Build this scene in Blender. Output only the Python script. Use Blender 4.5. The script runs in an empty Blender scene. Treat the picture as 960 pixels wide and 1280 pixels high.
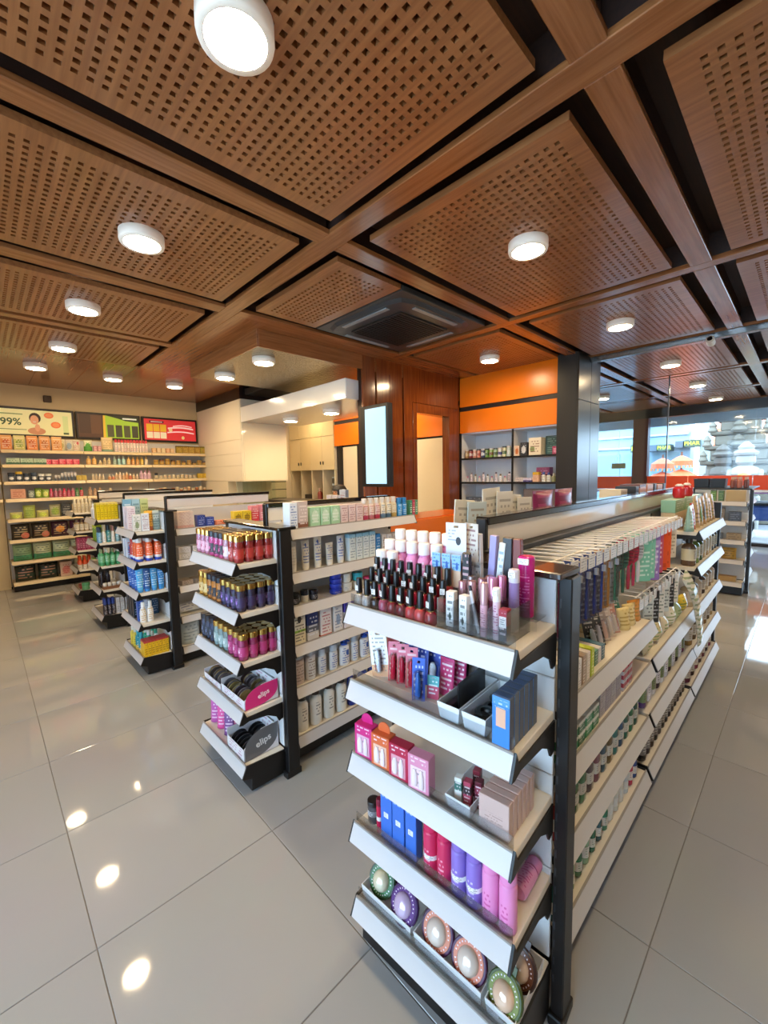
import bpy, math, random
from mathutils import Vector, Matrix
random.seed(7)
SC = bpy.context.scene
COL = SC.collection

# ------------------------------------------------------------------ camera
H = 1.446
FPX = 518.1
_Y, _P, _R = math.radians(45.694), math.radians(5.123), math.radians(-1.041)
_f = Vector((math.cos(_Y)*math.cos(_P), math.sin(_Y)*math.cos(_P), -math.sin(_P)))
_r = Vector((math.sin(_Y), -math.cos(_Y), 0))
_u = _r.cross(_f)
_r2 = math.cos(_R)*_r + math.sin(_R)*_u
_u2 = _r2.cross(_f)
cd = bpy.data.cameras.new('camera')
cam = bpy.data.objects.new('camera', cd)
COL.objects.link(cam)
cam.matrix_world = Matrix(((_r2.x, _u2.x, -_f.x, 0), (_r2.y, _u2.y, -_f.y, 0), (_r2.z, _u2.z, -_f.z, H), (0, 0, 0, 1)))
cd.sensor_fit = 'VERTICAL'
cd.sensor_height = 36.0
cd.lens = FPX/1280*36.0
cd.clip_start = 0.02
SC.camera = cam

def ray(px, py):
    return _r2*((px-480)/FPX) - _u2*((py-640)/FPX) + _f
def at(px, py, z):
    d = ray(px, py); t = (z-H)/d.z
    return (d.x*t, d.y*t)

# ------------------------------------------------------------------ world, exposure
SC.view_settings.view_transform = 'Standard'
SC.view_settings.look = 'None'
SC.view_settings.exposure = 0.2
SC.view_settings.gamma = 1.0
SC.view_settings.use_curve_mapping = False
SC.cycles.use_denoising = True
SC.cycles.max_bounces = 8
SC.cycles.diffuse_bounces = 4
SC.cycles.glossy_bounces = 4
SC.cycles.transmission_bounces = 6
SC.cycles.transparent_max_bounces = 12
SC.cycles.sample_clamp_indirect = 4.0
SC.cycles.caustics_reflective = False
SC.cycles.caustics_refractive = False
W = bpy.data.worlds.new('overcast_sky'); SC.world = W
W.use_nodes = True
bg = W.node_tree.nodes['Background']
bg.inputs[0].default_value = (0.62, 0.81, 1.0, 1)
bg.inputs[1].default_value = 8.5
LAMP_W = 11.5
LAMP_COL = (1.0, 0.75, 0.44)

# ------------------------------------------------------------------ materials
def lin(h):
    h = h.lstrip('#')
    return tuple(((int(h[i:i+2], 16)/255+0.055)/1.055)**2.4 if int(h[i:i+2], 16) > 10 else int(h[i:i+2], 16)/255/12.92 for i in (0, 2, 4)) + (1.0,)
_M = {}
def mat(h, rough=0.45, metal=0.0, spec=0.5, emit=0, coat=0.0, bump=0.0, bscale=200):
    k = ('m', h, rough, metal, spec, emit, coat, bump, bscale)
    if k in _M: return _M[k]
    m = bpy.data.materials.new('plain_' + h.strip('#')); m.use_nodes = True
    b = m.node_tree.nodes['Principled BSDF']
    b.inputs['Base Color'].default_value = lin(h)
    b.inputs['Roughness'].default_value = rough
    b.inputs['Metallic'].default_value = metal
    b.inputs['Specular IOR Level'].default_value = spec
    b.inputs['Coat Weight'].default_value = coat
    if emit:
        b.inputs['Emission Color'].default_value = lin(h)
        b.inputs['Emission Strength'].default_value = emit
    if bump:
        nt = m.node_tree
        n = nt.nodes.new('ShaderNodeTexNoise'); n.inputs['Scale'].default_value = bscale
        tc = nt.nodes.new('ShaderNodeTexCoord'); nt.links.new(tc.outputs['Object'], n.inputs['Vector'])
        bp = nt.nodes.new('ShaderNodeBump'); bp.inputs['Strength'].default_value = bump; bp.inputs['Distance'].default_value = 0.004
        nt.links.new(n.outputs['Fac'], bp.inputs['Height']); nt.links.new(bp.outputs['Normal'], b.inputs['Normal'])
    _M[k] = m
    return m

def _math(nt, op, a, b=None):
    n = nt.nodes.new('ShaderNodeMath'); n.operation = op
    for i, v in enumerate((a, b)):
        if v is None: continue
        if isinstance(v, (int, float)): n.inputs[i].default_value = v
        else: nt.links.new(v, n.inputs[i])
    return n.outputs[0]

def pk(base, bands=(), ink=None, lines=9, cols=22, reg=(0.14, 0.86, 0.12, 0.9), rough=0.35, blob=None, blobpos=(0.5, 0.45, 0.28)):
    """printed packaging: colour bands up the height, rows of small print, an optional round emblem"""
    k = ('p', base, tuple(bands), ink, lines, cols, reg, rough, blob, blobpos)
    if k in _M: return _M[k]
    m = bpy.data.materials.new('print_' + base.strip('#')); m.use_nodes = True
    nt = m.node_tree; b = nt.nodes['Principled BSDF']
    b.inputs['Roughness'].default_value = rough
    tc = nt.nodes.new('ShaderNodeTexCoord'); sp = nt.nodes.new('ShaderNodeSeparateXYZ')
    nt.links.new(tc.outputs['Generated'], sp.inputs[0])
    x, z = sp.outputs[0], sp.outputs[2]
    cr = nt.nodes.new('ShaderNodeValToRGB'); cr.color_ramp.interpolation = 'CONSTANT'
    cr.color_ramp.elements[0].color = lin(base); cr.color_ramp.elements[0].position = 0
    el = cr.color_ramp.elements
    el.remove(el[1])
    for (p, c) in bands:
        e = el.new(p); e.color = lin(c)
    nt.links.new(z, cr.inputs[0])
    col = cr.outputs[0]
    def mix(fac, c2):
        nonlocal col
        mx = nt.nodes.new('ShaderNodeMix'); mx.data_type = 'RGBA'
        nt.links.new(fac, mx.inputs[0]); nt.links.new(col, mx.inputs[6]); mx.inputs[7].default_value = lin(c2)
        col = mx.outputs[2]
    if blob:
        dx = _math(nt, 'DIVIDE', _math(nt, 'SUBTRACT', x, blobpos[0]), blobpos[2]*1.15)
        dz = _math(nt, 'DIVIDE', _math(nt, 'SUBTRACT', z, blobpos[1]), blobpos[2])
        d = _math(nt, 'ADD', _math(nt, 'MULTIPLY', dx, dx), _math(nt, 'MULTIPLY', dz, dz))
        mix(_math(nt, 'LESS_THAN', d, 1.0), blob)
    if ink:
        zz = _math(nt, 'MULTIPLY', z, lines); fr = _math(nt, 'FRACT', zz); row = _math(nt, 'FLOOR', zz)
        xc = _math(nt, 'FLOOR', _math(nt, 'MULTIPLY', x, cols))
        wn = nt.nodes.new('ShaderNodeTexWhiteNoise'); wn.noise_dimensions = '2D'
        cb = nt.nodes.new('ShaderNodeCombineXYZ'); nt.links.new(xc, cb.inputs[0]); nt.links.new(row, cb.inputs[1])
        nt.links.new(cb.outputs[0], wn.inputs['Vector'])
        mk = _math(nt, 'GREATER_THAN', wn.outputs['Value'], 0.42)
        for v, lo, hi in ((fr, 0.3, 0.72), (x, reg[0], reg[1]), (z, reg[2], reg[3])):
            mk = _math(nt, 'MULTIPLY', mk, _math(nt, 'GREATER_THAN', v, lo)); mk = _math(nt, 'MULTIPLY', mk, _math(nt, 'LESS_THAN', v, hi))
        mix(_math(nt, 'MULTIPLY', mk, 0.75), ink)
    nt.links.new(col, b.inputs['Base Color'])
    _M[k] = m
    return m

def clear(h='#ffffff', gloss=0.10, rough=0.05):
    k = ('c', h, gloss, rough)
    if k in _M: return _M[k]
    m = bpy.data.materials.new('clear_plastic'); m.use_nodes = True
    nt = m.node_tree; out = nt.nodes['Material Output']
    nt.nodes.remove(nt.nodes['Principled BSDF'])
    t = nt.nodes.new('ShaderNodeBsdfTransparent'); t.inputs[0].default_value = lin(h)
    g = nt.nodes.new('ShaderNodeBsdfGlossy'); g.inputs['Roughness'].default_value = rough
    lw = nt.nodes.new('ShaderNodeLayerWeight'); lw.inputs[0].default_value = 0.25
    f = _math(nt, 'ADD', _math(nt, 'MULTIPLY', lw.outputs['Fresnel'], 0.55), gloss)
    mx = nt.nodes.new('ShaderNodeMixShader')
    nt.links.new(f, mx.inputs[0]); nt.links.new(t.outputs[0], mx.inputs[1]); nt.links.new(g.outputs[0], mx.inputs[2])
    nt.links.new(mx.outputs[0], out.inputs[0])
    _M[k] = m
    return m

def wood(h1, h2, axis=0, scale=3.0, rough=0.32, spec=0.5, coat=0.0):
    k = ('w', h1, h2, axis, scale, rough, spec, coat)
    if k in _M: return _M[k]
    m = bpy.data.materials.new('wood_grain'); m.use_nodes = True
    nt = m.node_tree; b = nt.nodes['Principled BSDF']
    tc = nt.nodes.new('ShaderNodeTexCoord'); mp = nt.nodes.new('ShaderNodeMapping')
    s = [26.0, 26.0, 26.0]; s[axis] = 1.2
    mp.inputs['Scale'].default_value = s
    geo = nt.nodes.new('ShaderNodeNewGeometry')
    nt.links.new(geo.outputs['Position'], mp.inputs['Vector'])
    n = nt.nodes.new('ShaderNodeTexNoise'); n.inputs['Scale'].default_value = scale; n.inputs['Detail'].default_value = 5
    nt.links.new(mp.outputs[0], n.inputs['Vector'])
    cr = nt.nodes.new('ShaderNodeValToRGB')
    cr.color_ramp.elements[0].position = 0.3; cr.color_ramp.elements[1].position = 0.72
    cr.color_ramp.elements[0].color = lin(h1); cr.color_ramp.elements[1].color = lin(h2)
    nt.links.new(n.outputs['Fac'], cr.inputs[0]); nt.links.new(cr.outputs[0], b.inputs['Base Color'])
    b.inputs['Roughness'].default_value = rough; b.inputs['Specular IOR Level'].default_value = spec
    b.inputs['Coat Weight'].default_value = coat; b.inputs['Coat Roughness'].default_value = 0.12
    _M[k] = m
    return m

# ------------------------------------------------------------------ mesh building
class MB:
    def __init__(s): s.v = []; s.f = []; s.sm = []
    def add(s, vs, fs, smooth=False):
        o = len(s.v); s.v += [tuple(p) for p in vs]
        s.f += [tuple(i+o for i in f) for f in fs]; s.sm += [smooth]*len(fs)
        return s
    def box(s, x0, x1, y0, y1, z0, z1):
        return s.add([(x0,y0,z0),(x1,y0,z0),(x1,y1,z0),(x0,y1,z0),(x0,y0,z1),(x1,y0,z1),(x1,y1,z1),(x0,y1,z1)],
                     [(0,3,2,1),(4,5,6,7),(0,1,5,4),(1,2,6,5),(2,3,7,6),(3,0,4,7)])
    def cbox(s, x0, x1, y0, y1, z0, z1, c):
        """box with its edges chamfered by c"""
        vs = []
        def V(x, y, z): vs.append((x, y, z)); return len(vs)-1
        X, Y, Z = (x0, x1), (y0, y1), (z0, z1)
        a = {}
        for i in (0, 1):
            for j in (0, 1):
                for k in (0, 1):
                    ix = X[i]+(c if i == 0 else -c); iy = Y[j]+(c if j == 0 else -c); iz = Z[k]+(c if k == 0 else -c)
                    a[i,j,k] = (V(X[i], iy, iz), V(ix, Y[j], iz), V(ix, iy, Z[k]))
        fs = []
        q = lambda n, L: fs.append(tuple(a[p][n] for p in L))
        q(0, [(0,0,0),(0,0,1),(0,1,1),(0,1,0)]); q(0, [(1,0,0),(1,1,0),(1,1,1),(1,0,1)])
        q(1, [(0,0,0),(1,0,0),(1,0,1),(0,0,1)]); q(1, [(0,1,0),(0,1,1),(1,1,1),(1,1,0)])
        q(2, [(0,0,0),(0,1,0),(1,1,0),(1,0,0)]); q(2, [(0,0,1),(1,0,1),(1,1,1),(0,1,1)])
        for k in (0, 1):
            for j in (0, 1):
                A, B = a[0,j,k], a[1,j,k]; fs.append((A[1], B[1], B[2], A[2]))
            for i in (0, 1):
                A, B = a[i,0,k], a[i,1,k]; fs.append((A[0], B[0], B[2], A[2]))
        for i in (0, 1):
            for j in (0, 1):
                A, B = a[i,j,0], a[i,j,1]; fs.append((A[0], B[0], B[1], A[1]))
        for p in a.values(): fs.append(p)
        return s.add(vs, fs)
    def lathe(s, prof, n=14, cx=0, cy=0, sx=1, sy=1, sq=0.0, smooth=True):
        vs = []; fs = []
        P2 = [prof[0]]; cutr = set()
        for j in range(1, len(prof)):
            P2.append(prof[j])
            if smooth and 0 < j < len(prof)-1:
                a = math.atan2(prof[j][1]-prof[j-1][1], prof[j][0]-prof[j-1][0]); b = math.atan2(prof[j+1][1]-prof[j][1], prof[j+1][0]-prof[j][0])
                d = abs((b-a+math.pi) % (2*math.pi)-math.pi)
                if d > 0.6: cutr.add(len(P2)-1); P2.append(prof[j])
        prof = P2
        for (r, z) in prof:
            for i in range(n):
                t = 2*math.pi*(i+0.5)/n
                c, d = math.cos(t), math.sin(t)
                if sq:
                    g = (abs(c)**(2+sq*6)+abs(d)**(2+sq*6))**(-1/(2+sq*6)); c *= g; d *= g
                vs.append((cx+r*sx*c, cy+r*sy*d, z))
        m = len(prof)
        for j in range(m-1):
            if j in cutr: continue
            for i in range(n):
                fs.append((j*n+i, j*n+(i+1) % n, (j+1)*n+(i+1) % n, (j+1)*n+i))
        s.add(vs, fs, smooth)
        s.add(vs[:n], [tuple(reversed(range(n)))]); s.add(vs[-n:], [tuple(range(n))])
        return s
    def prism(s, poly, a, b, fn):
        """extrude a 2-D outline from a to b; fn(p, q, t) -> xyz"""
        n = len(poly)
        vs = [fn(p, q, a) for p, q in poly]+[fn(p, q, b) for p, q in poly]
        fs = [tuple(reversed(range(n))), tuple(range(n, 2*n))]+[(i, (i+1) % n, n+(i+1) % n, n+i) for i in range(n)]
        return s.add(vs, fs)
    def rod(s, p, q, r, n=6):
        p, q = Vector(p), Vector(q); d = (q-p).normalized()
        a = d.orthogonal().normalized(); b = d.cross(a)
        vs = [(c+a*(r*math.cos(2*math.pi*i/n))+b*(r*math.sin(2*math.pi*i/n))) for c in (p, q) for i in range(n)]
        fs = [(i, (i+1) % n, n+(i+1) % n, n+i) for i in range(n)]
        s.add(vs, fs, True)
        s.add(vs[:n], [tuple(reversed(range(n)))]); s.add(vs[-n:], [tuple(range(n))])
        return s
    def xf(s, M, k=0):
        for i in range(k, len(s.v)): s.v[i] = tuple(M @ Vector(s.v[i]))
        return s
    def mesh(s, name, m):
        me = bpy.data.meshes.new(name)
        me.from_pydata(s.v, [], s.f)
        me.polygons.foreach_set('use_smooth', s.sm)
        if m: me.materials.append(m)
        me.validate(); me.update()
        return me

def link(name, me, parent=None, loc=None):
    o = bpy.data.objects.new(name, me); COL.objects.link(o)
    if parent: o.parent = parent
    if loc is not None: o.location = loc
    return o
def tag(o, label=None, cat=None, group=None, kind=None):
    if label: o['label'] = label
    if cat: o['category'] = cat
    if group: o['group'] = group
    if kind: o['kind'] = kind
    return o
def empty(name, loc=(0, 0, 0), rz=0):
    o = bpy.data.objects.new(name, None); COL.objects.link(o)
    o.empty_display_size = 0.05
    o.location = loc; o.rotation_euler = (0, 0, rz)
    return o
def struct(name, mb, m, parent=None):
    o = link(name, mb.mesh(name, m), parent)
    if not parent: o['kind'] = 'structure'
    return o

ORD = 'first second third fourth fifth sixth seventh eighth ninth tenth eleventh twelfth thirteenth fourteenth fifteenth sixteenth seventeenth eighteenth nineteenth twentieth'.split()
LONG_LABELS = []
def lab(*bits):
    t = ' '.join(b for b in bits if b)
    if len(t.replace('-', ' ').split()) > 16: LONG_LABELS.append(t)
    return t

# ------------------------------------------------------------------ text as flat lettering
_T = {}
def text_mesh(s, size, m, ext=0.0004, bold=False):
    k = (s, size, m.name, bold)
    if k in _T: return _T[k]
    c = bpy.data.curves.new('lettering', 'FONT'); c.body = s; c.size = size; c.extrude = ext
    c.align_x = 'CENTER'; c.align_y = 'CENTER'; c.resolution_u = 3
    if bold: c.offset = size*0.02
    o = bpy.data.objects.new('lettering', c); COL.objects.link(o)
    dg = bpy.context.evaluated_depsgraph_get()
    me = bpy.data.meshes.new_from_object(o.evaluated_get(dg))
    bpy.data.objects.remove(o); me.materials.clear(); me.materials.append(m)
    # stand it up: letters face -y
    me.transform(Matrix.Rotation(math.pi/2, 4, 'X'))
    _T[k] = me
    return me

# ------------------------------------------------------------------ product prototypes (front faces -y, base at z = 0)
_P = {}
def proto(key, fn):
    if key not in _P: _P[key] = fn()
    return _P[key]
def place(p, name, loc, rz=0, label=None, cat=None, group=None, rx=0, ry=0):
    """copy of a prototype: the thing and each of its parts are objects of their own"""
    def one(node, parent):
        o = link(node[0] if parent else name, node[1], parent, node[2] if parent else loc)
        if len(node) > 4 and node[4]: o['label'] = node[4]
        for ch in node[3]: one(ch, o)
        return o
    o = one(p, None)
    o.rotation_euler = (rx, ry, rz)
    return tag(o, label, cat, group)
def N(name, mb, m, kids=(), loc=(0, 0, 0), label=None):
    return (name, mb.mesh(name, m), loc, list(kids), label)

def p_box(w, d, h, m, c=0.0012, front=None, flap=None):
    """carton; front = (w fraction, z0, z1, material) a label panel; flap = material of the lid band"""
    def fn():
        kids = []
        if front:
            fw, a, b, fm = front
            kids.append(N('front_label', MB().box(-w*fw/2, w*fw/2, -d/2-0.0006, -d/2+0.0004, h*a, h*b), fm))
        if flap:
            kids.append(N('lid_flap', MB().box(-w/2+0.002, w/2-0.002, -d/2+0.002, d/2-0.002, h-0.0004, h+0.0008), flap))
        return N('carton', MB().cbox(-w/2, w/2, -d/2, d/2, 0, h, c), m, kids)
    return proto(('box', w, d, h, m.name, c, front and (front[0], front[1], front[2], front[3].name), flap and flap.name), fn)

def p_bottle(r, h, body, cap, caph=0.02, capr=None, label=None, lz=(0.2, 0.62), sx=1.0, sy=1.0, sq=0.0, n=14, shoulder=0.8, kind='screw'):
    capr = capr or r*0.5
    def fn():
        bh = h-caph
        prof = [(r*0.86, 0), (r*0.98, 0.004), (r, 0.012), (r, bh*shoulder), (r*0.93, bh*(shoulder+(1-shoulder)*0.35)), (r*0.7, bh*(shoulder+(1-shoulder)*0.7)), (capr*0.86, bh*0.985), (capr*0.86, bh+0.002)]
        kids = []
        cy = sy if sq else 1
        if kind == 'pump':
            c = MB().lathe([(capr, bh), (capr, bh+caph*0.35), (capr*0.35, bh+caph*0.36), (capr*0.35, bh+caph*0.75), (capr*0.8, bh+caph*0.76), (capr*0.8, bh+caph)], n)
            c.box(-capr*0.3, capr*0.3, -capr*2.3, 0, bh+caph*0.8, bh+caph*0.97)
            kids.append(N('pump', c, cap))
        elif kind == 'dome':
            kids.append(N('cap', MB().lathe([(capr, bh*0.96), (capr, bh+caph*0.5), (capr*0.85, bh+caph*0.8), (capr*0.45, h)], n), cap))
        else:
            kids.append(N('cap', MB().lathe([(capr, bh), (capr, h-0.002), (capr*0.9, h)], n), cap))
        if label:
            kids.append(N('label', MB().lathe([(r*1.012, h*lz[0]), (r*1.012, h*lz[1])], n, 0, 0, sx, sy, sq), label))
        return N('bottle', MB().lathe(prof, n, 0, 0, sx, sy, sq), body, kids)
    return proto(('bot', r, h, body.name, cap.name, caph, capr, label and label.name, lz, sx, sy, sq, n, shoulder, kind), fn)

def p_jar(r, h, body, lid, lidh=0.02, label=None, lz=(0.15, 0.6), n=14, lr=1.04, contents=None):
    def fn():
        kids = [N('lid', MB().lathe([(r*lr, h-lidh), (r*lr, h-0.002), (r*lr*0.94, h)], n), lid)]
        if label: kids.append(N('label', MB().lathe([(r*1.015, h*lz[0]), (r*1.015, h*lz[1])], n), label))
        if contents: kids.append(N('capsules', MB().lathe([(r*0.93, 0.003), (r*0.93, h-lidh-0.002)], n), contents))
        return N('jar', MB().lathe([(r*0.9, 0), (r, 0.005), (r, h-lidh)], n), body, kids)
    return proto(('jar', r, h, body.name, lid.name, lidh, label and label.name, lz, n, lr, contents and contents.name), fn)

def p_tube(r, w, h, body, cap, caph=0.018, up=False, n=14):
    """squeeze tube standing on its cap (flat crimp at the top), or hanging cap down"""
    def fn():
        vs = []; fs = []; L = 6
        for j in range(L):
            t = j/(L-1); z = caph+(h-caph)*t
            a = r*(1-t)+w/2*t; b = r*(1-t**1.3)+0.0012*t
            for i in range(n):
                th = 2*math.pi*i/n; vs.append((a*math.cos(th), b*math.sin(th), z))
        for j in range(L-1):
            for i in range(n): fs.append((j*n+i, j*n+(i+1) % n, (j+1)*n+(i+1) % n, (j+1)*n+i))
        mb = MB().add(vs, fs, True)
        mb.add([vs[i] for i in range(n)], [tuple(reversed(range(n)))]); mb.add(vs[-n:], [tuple(range(n))])
        mb.box(-w/2, w/2, -0.0015, 0.0015, h-0.008, h)
        k = N('cap', MB().lathe([(r*0.86, 0), (r*0.9, caph*0.3), (r*0.98, caph)], n), cap)
        return N('tube', mb, body, [k])
    return proto(('tube', r, w, h, body.name, cap.name, caph), fn)

def p_pouch(w, t, h, m, gusset=True, seal=None, nx=6, nz=7):
    """filled bag, sealed along the top edge, gusseted foot"""
    def fn():
        vs = []; fs = []
        for s in (-1, 1):
            for j in range(nz+1):
                for i in range(nx+1):
                    a = i/nx; b = j/nz
                    prof = (math.sin(math.pi*min(a, 1-a)) ** 0.6) if 0 < a < 1 else 0
                    vert = (1-b)**0.55 if gusset else max(0, math.sin(math.pi*b))**0.6
                    wob = 0.0015*math.sin(11*a+17*b)
                    vs.append(((a-0.5)*w*(1-0.03*math.sin(math.pi*b)), s*(t/2*prof*vert+0.0008)+wob*prof*vert, b*h))
            o = 0 if s < 0 else (nx+1)*(nz+1)
            for j in range(nz):
                for i in range(nx):
                    q = (o+j*(nx+1)+i, o+j*(nx+1)+i+1, o+(j+1)*(nx+1)+i+1, o+(j+1)*(nx+1)+i)
                    fs.append(q if s < 0 else q[::-1])
        o = (nx+1)*(nz+1)
        for i in range(nx):
            fs.append((i+1, i, o+i, o+i+1)); a = nz*(nx+1)+i; fs.append((a, a+1, o+a+1, o+a))
        for j in range(nz):
            a = j*(nx+1); fs.append((a, a+nx+1, o+a+nx+1, o+a)); a += nx; fs.append((a+nx+1, a, o+a, o+a+nx+1))
        kids = []
        if seal: kids.append(N('top_seal', MB().box(-w/2*0.99, w/2*0.99, -0.0018, 0.0018, h*0.93, h), seal))
        return N('pouch', MB().add(vs, fs, True), m, kids)
    return proto(('pouch', w, t, h, m.name, gusset, seal and seal.name), fn)

def p_card(w, h, m, blister=None, inside=None, t=0.0016, bz=(0.08, 0.62), bd=0.018, bw=0.62, hole=True):
    """hang card with a clear blister and what is in it"""
    def fn():
        mb = MB()
        if hole:
            hh = h*0.06; a = w*0.12
            mb.box(-w/2, w/2, -t/2, t/2, 0, h-2.2*hh)
            mb.box(-w/2, -a, -t/2, t/2, h-2.2*hh, h-1.2*hh); mb.box(a, w/2, -t/2, t/2, h-2.2*hh, h-1.2*hh)
            mb.box(-w/2, w/2, -t/2, t/2, h-1.2*hh, h)
        else: mb.cbox(-w/2, w/2, -t/2, t/2, 0, h, t*0.3)
        kids = []
        if inside:
            kids.append(N('product', MB().lathe([(w*bw*0.22, h*bz[0]+0.004), (w*bw*0.3, h*bz[0]+0.014), (w*bw*0.3, h*(bz[0]*0.3+bz[1]*0.7)), (w*bw*0.14, h*bz[1]-0.004)], 10, 0, -bd*0.5-t/2, 1, min(1, bd*0.45/(w*bw*0.3))), inside))
        if blister:
            b = MB().cbox(-w*bw/2, w*bw/2, -t/2-bd, -t/2, h*bz[0], h*bz[1], bd*0.3)
            kids.append(N('blister', b, blister))
        return N('card', mb, m, kids)
    return proto(('card', w, h, m.name, blister and blister.name, inside and inside.name, bz, bd, bw, hole), fn)

def p_polish(col, sticker=True):
    def fn():
        g = mat(col, 0.08, coat=0.6)
        kids = [N('cap', MB().lathe([(0.0088, 0.036), (0.0092, 0.04), (0.0083, 0.076), (0.0074, 0.078)], 12), mat('#121114', 0.35)),
                N('gold_collar', MB().lathe([(0.0085, 0.0325), (0.0088, 0.0365)], 12), mat('#c9a968', 0.25, 0.9))]
        if sticker: kids.append(N('price_sticker', MB().cbox(-0.0062, 0.0062, -0.0098, -0.0085, 0.043, 0.058, 0.0002), pk('#e8e6e4', ink='#444444', lines=4, cols=9)))
        return N('bottle', MB().lathe([(0.0125, 0), (0.0135, 0.003), (0.0135, 0.022), (0.0115, 0.029), (0.0075, 0.033)], 12, sq=0.35), g, kids)
    return proto(('polish', col, sticker), fn)

def p_tray(w, d, h, m, wall=0.002, taper=0.006):
    def fn():
        mb = MB()
        T = taper
        o0 = [(-w/2+T, -d/2+T), (w/2-T, -d/2+T), (w/2-T, d/2-T), (-w/2+T, d/2-T)]
        o1 = [(-w/2, -d/2), (w/2, -d/2), (w/2, d/2), (-w/2, d/2)]
        i1 = [(x-math.copysign(wall, x), y-math.copysign(wall, y)) for x, y in o1]
        i0 = [(x-math.copysign(wall, x), y-math.copysign(wall, y)) for x, y in o0]
        vs = [(x, y, 0) for x, y in o0]+[(x, y, h) for x, y in o1]+[(x, y, h) for x, y in i1]+[(x, y, wall) for x, y in i0]
        fs = [(3, 2, 1, 0), (12, 13, 14, 15)]
        for a, b in ((0, 4), (4, 8), (8, 12)):
            for i in range(4): fs.append((a+i, a+(i+1) % 4, b+(i+1) % 4, b+i))
        return N('tray', mb.add(vs, fs), m)
    return proto(('tray', w, d, h, m.name), fn)

def p_stick(r, h, body, cap, caph, tip=1.0, n=10, sticker=False):
    def fn():
        kids = [N('cap', MB().lathe([(r*1.03, h-caph), (r*1.03, h-0.003), (r*tip*0.9, h)], n), cap)]
        if sticker: kids.append(N('price_sticker', MB().cbox(-r*0.7, r*0.7, -r*1.12, -r*0.9, h-caph*0.6, h-caph*0.15, 0.0002), pk('#f0efee', ink='#555555', lines=4, cols=9)))
        return N('stick', MB().lathe([(r*0.95, 0), (r, 0.002), (r, h-caph)], n), body, kids)
    return proto(('stick', r, h, body.name, cap.name, caph, sticker), fn)

def p_puck(ring, card, dome='#e6d7cf', r=0.036, txt=None):
    """round mask pack: printed disc with a hang tab and a domed clear lid, facing -y"""
    def fn():
        F = Matrix.Rotation(math.pi/2, 4, 'X')
        c = MB().lathe([(r, -0.003), (r, 0.004), (r*0.95, 0.006)], 22)
        c.box(-r*0.32, r*0.32, r*0.9, r*1.35, -0.002, 0.002)
        c.xf(Matrix.Translation((0, 0, r)) @ F)
        ringm = MB().lathe([(r*0.86, 0.0058), (r*0.84, 0.0072)], 22).xf(Matrix.Translation((0, 0, r)) @ F)
        d = MB().lathe([(r*0.6, 0.007), (r*0.58, 0.014), (r*0.46, 0.021), (r*0.28, 0.0255), (0.004, 0.027)], 18).xf(Matrix.Translation((0, 0, r)) @ F)
        kids = [N('printed_ring', ringm, mat(ring, 0.3)), N('dome', d, mat(dome, 0.12, 0.15, coat=1.0))]
        # ring of small letters
        tmesh = MB()
        for i in range(26):
            a = 2*math.pi*i/26
            if i % 7 == 6: continue
            q = MB().box(-0.0013, 0.0013, -0.0016, 0.0016, 0, 0.0006).xf(Matrix.Translation((0, 0, r)) @ F @ Matrix.Rotation(a, 4, 'Z') @ Matrix.Translation((0, -r*0.73, 0.0072)))
            tmesh.add(q.v, q.f)
        k = N('lettering', tmesh, mat('#e8dfe6', 0.4)); kids.append(k)
        return N('disc', c, mat(card, 0.3), kids)
    return proto(('puck', ring, card, dome, r), fn)

def p_brush(col, card):
    """toothbrush on a hang card under a blister, hangs by its top edge (top at z = 0)"""
    def fn():
        w, h = 0.034, 0.2
        mb = MB().box(-w/2, w/2, -0.001, 0.001, -h, 0)
        hd = MB()
        pts = [(0.0, -0.185, 0.0045), (0.0, -0.14, 0.006), (0.0, -0.105, 0.0045), (0, -0.07, 0.0032), (0, -0.06, 0.005), (0, -0.035, 0.005)]
        hd.lathe([(p[2], p[1]) for p in pts], 8, 0, -0.009, 1, 0.8)
        br = MB().box(-0.0045, 0.0045, -0.02, -0.011, -0.058, -0.037)
        kids = [N('brush_handle', hd, mat(col, 0.25)), N('bristles', br, mat('#dfe6ee', 0.6)), N('blister', MB().cbox(-w/2+0.004, w/2-0.004, -0.022, -0.001, -0.192, -0.022, 0.004), clear('#f2f6ff', 0.06))]
        return N('card', mb, card, kids)
    return proto(('brush', col, card.name), fn)

def p_comb(col):
    def fn():
        mb = MB(); mb.lathe([(0.005, -0.19), (0.0075, -0.15), (0.006, -0.11), (0.004, -0.1)], 8, 0, 0, 1, 0.6)
        mb.lathe([(0.004, -0.1), (0.017, -0.085), (0.02, -0.05), (0.017, -0.02), (0.006, -0.002)], 10, 0, 0, 1, 0.3)
        t = MB()
        for i in range(5):
            for j in range(5): t.rod((-0.01+0.005*i, -0.005, -0.075+0.012*j), (-0.01+0.005*i, -0.014, -0.075+0.012*j), 0.0011, 4)
        return N('handle', mb, mat(col, 0.25), [N('bristles', t, mat('#2b2a2e', 0.5))])
    return proto(('comb', col), fn)

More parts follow.
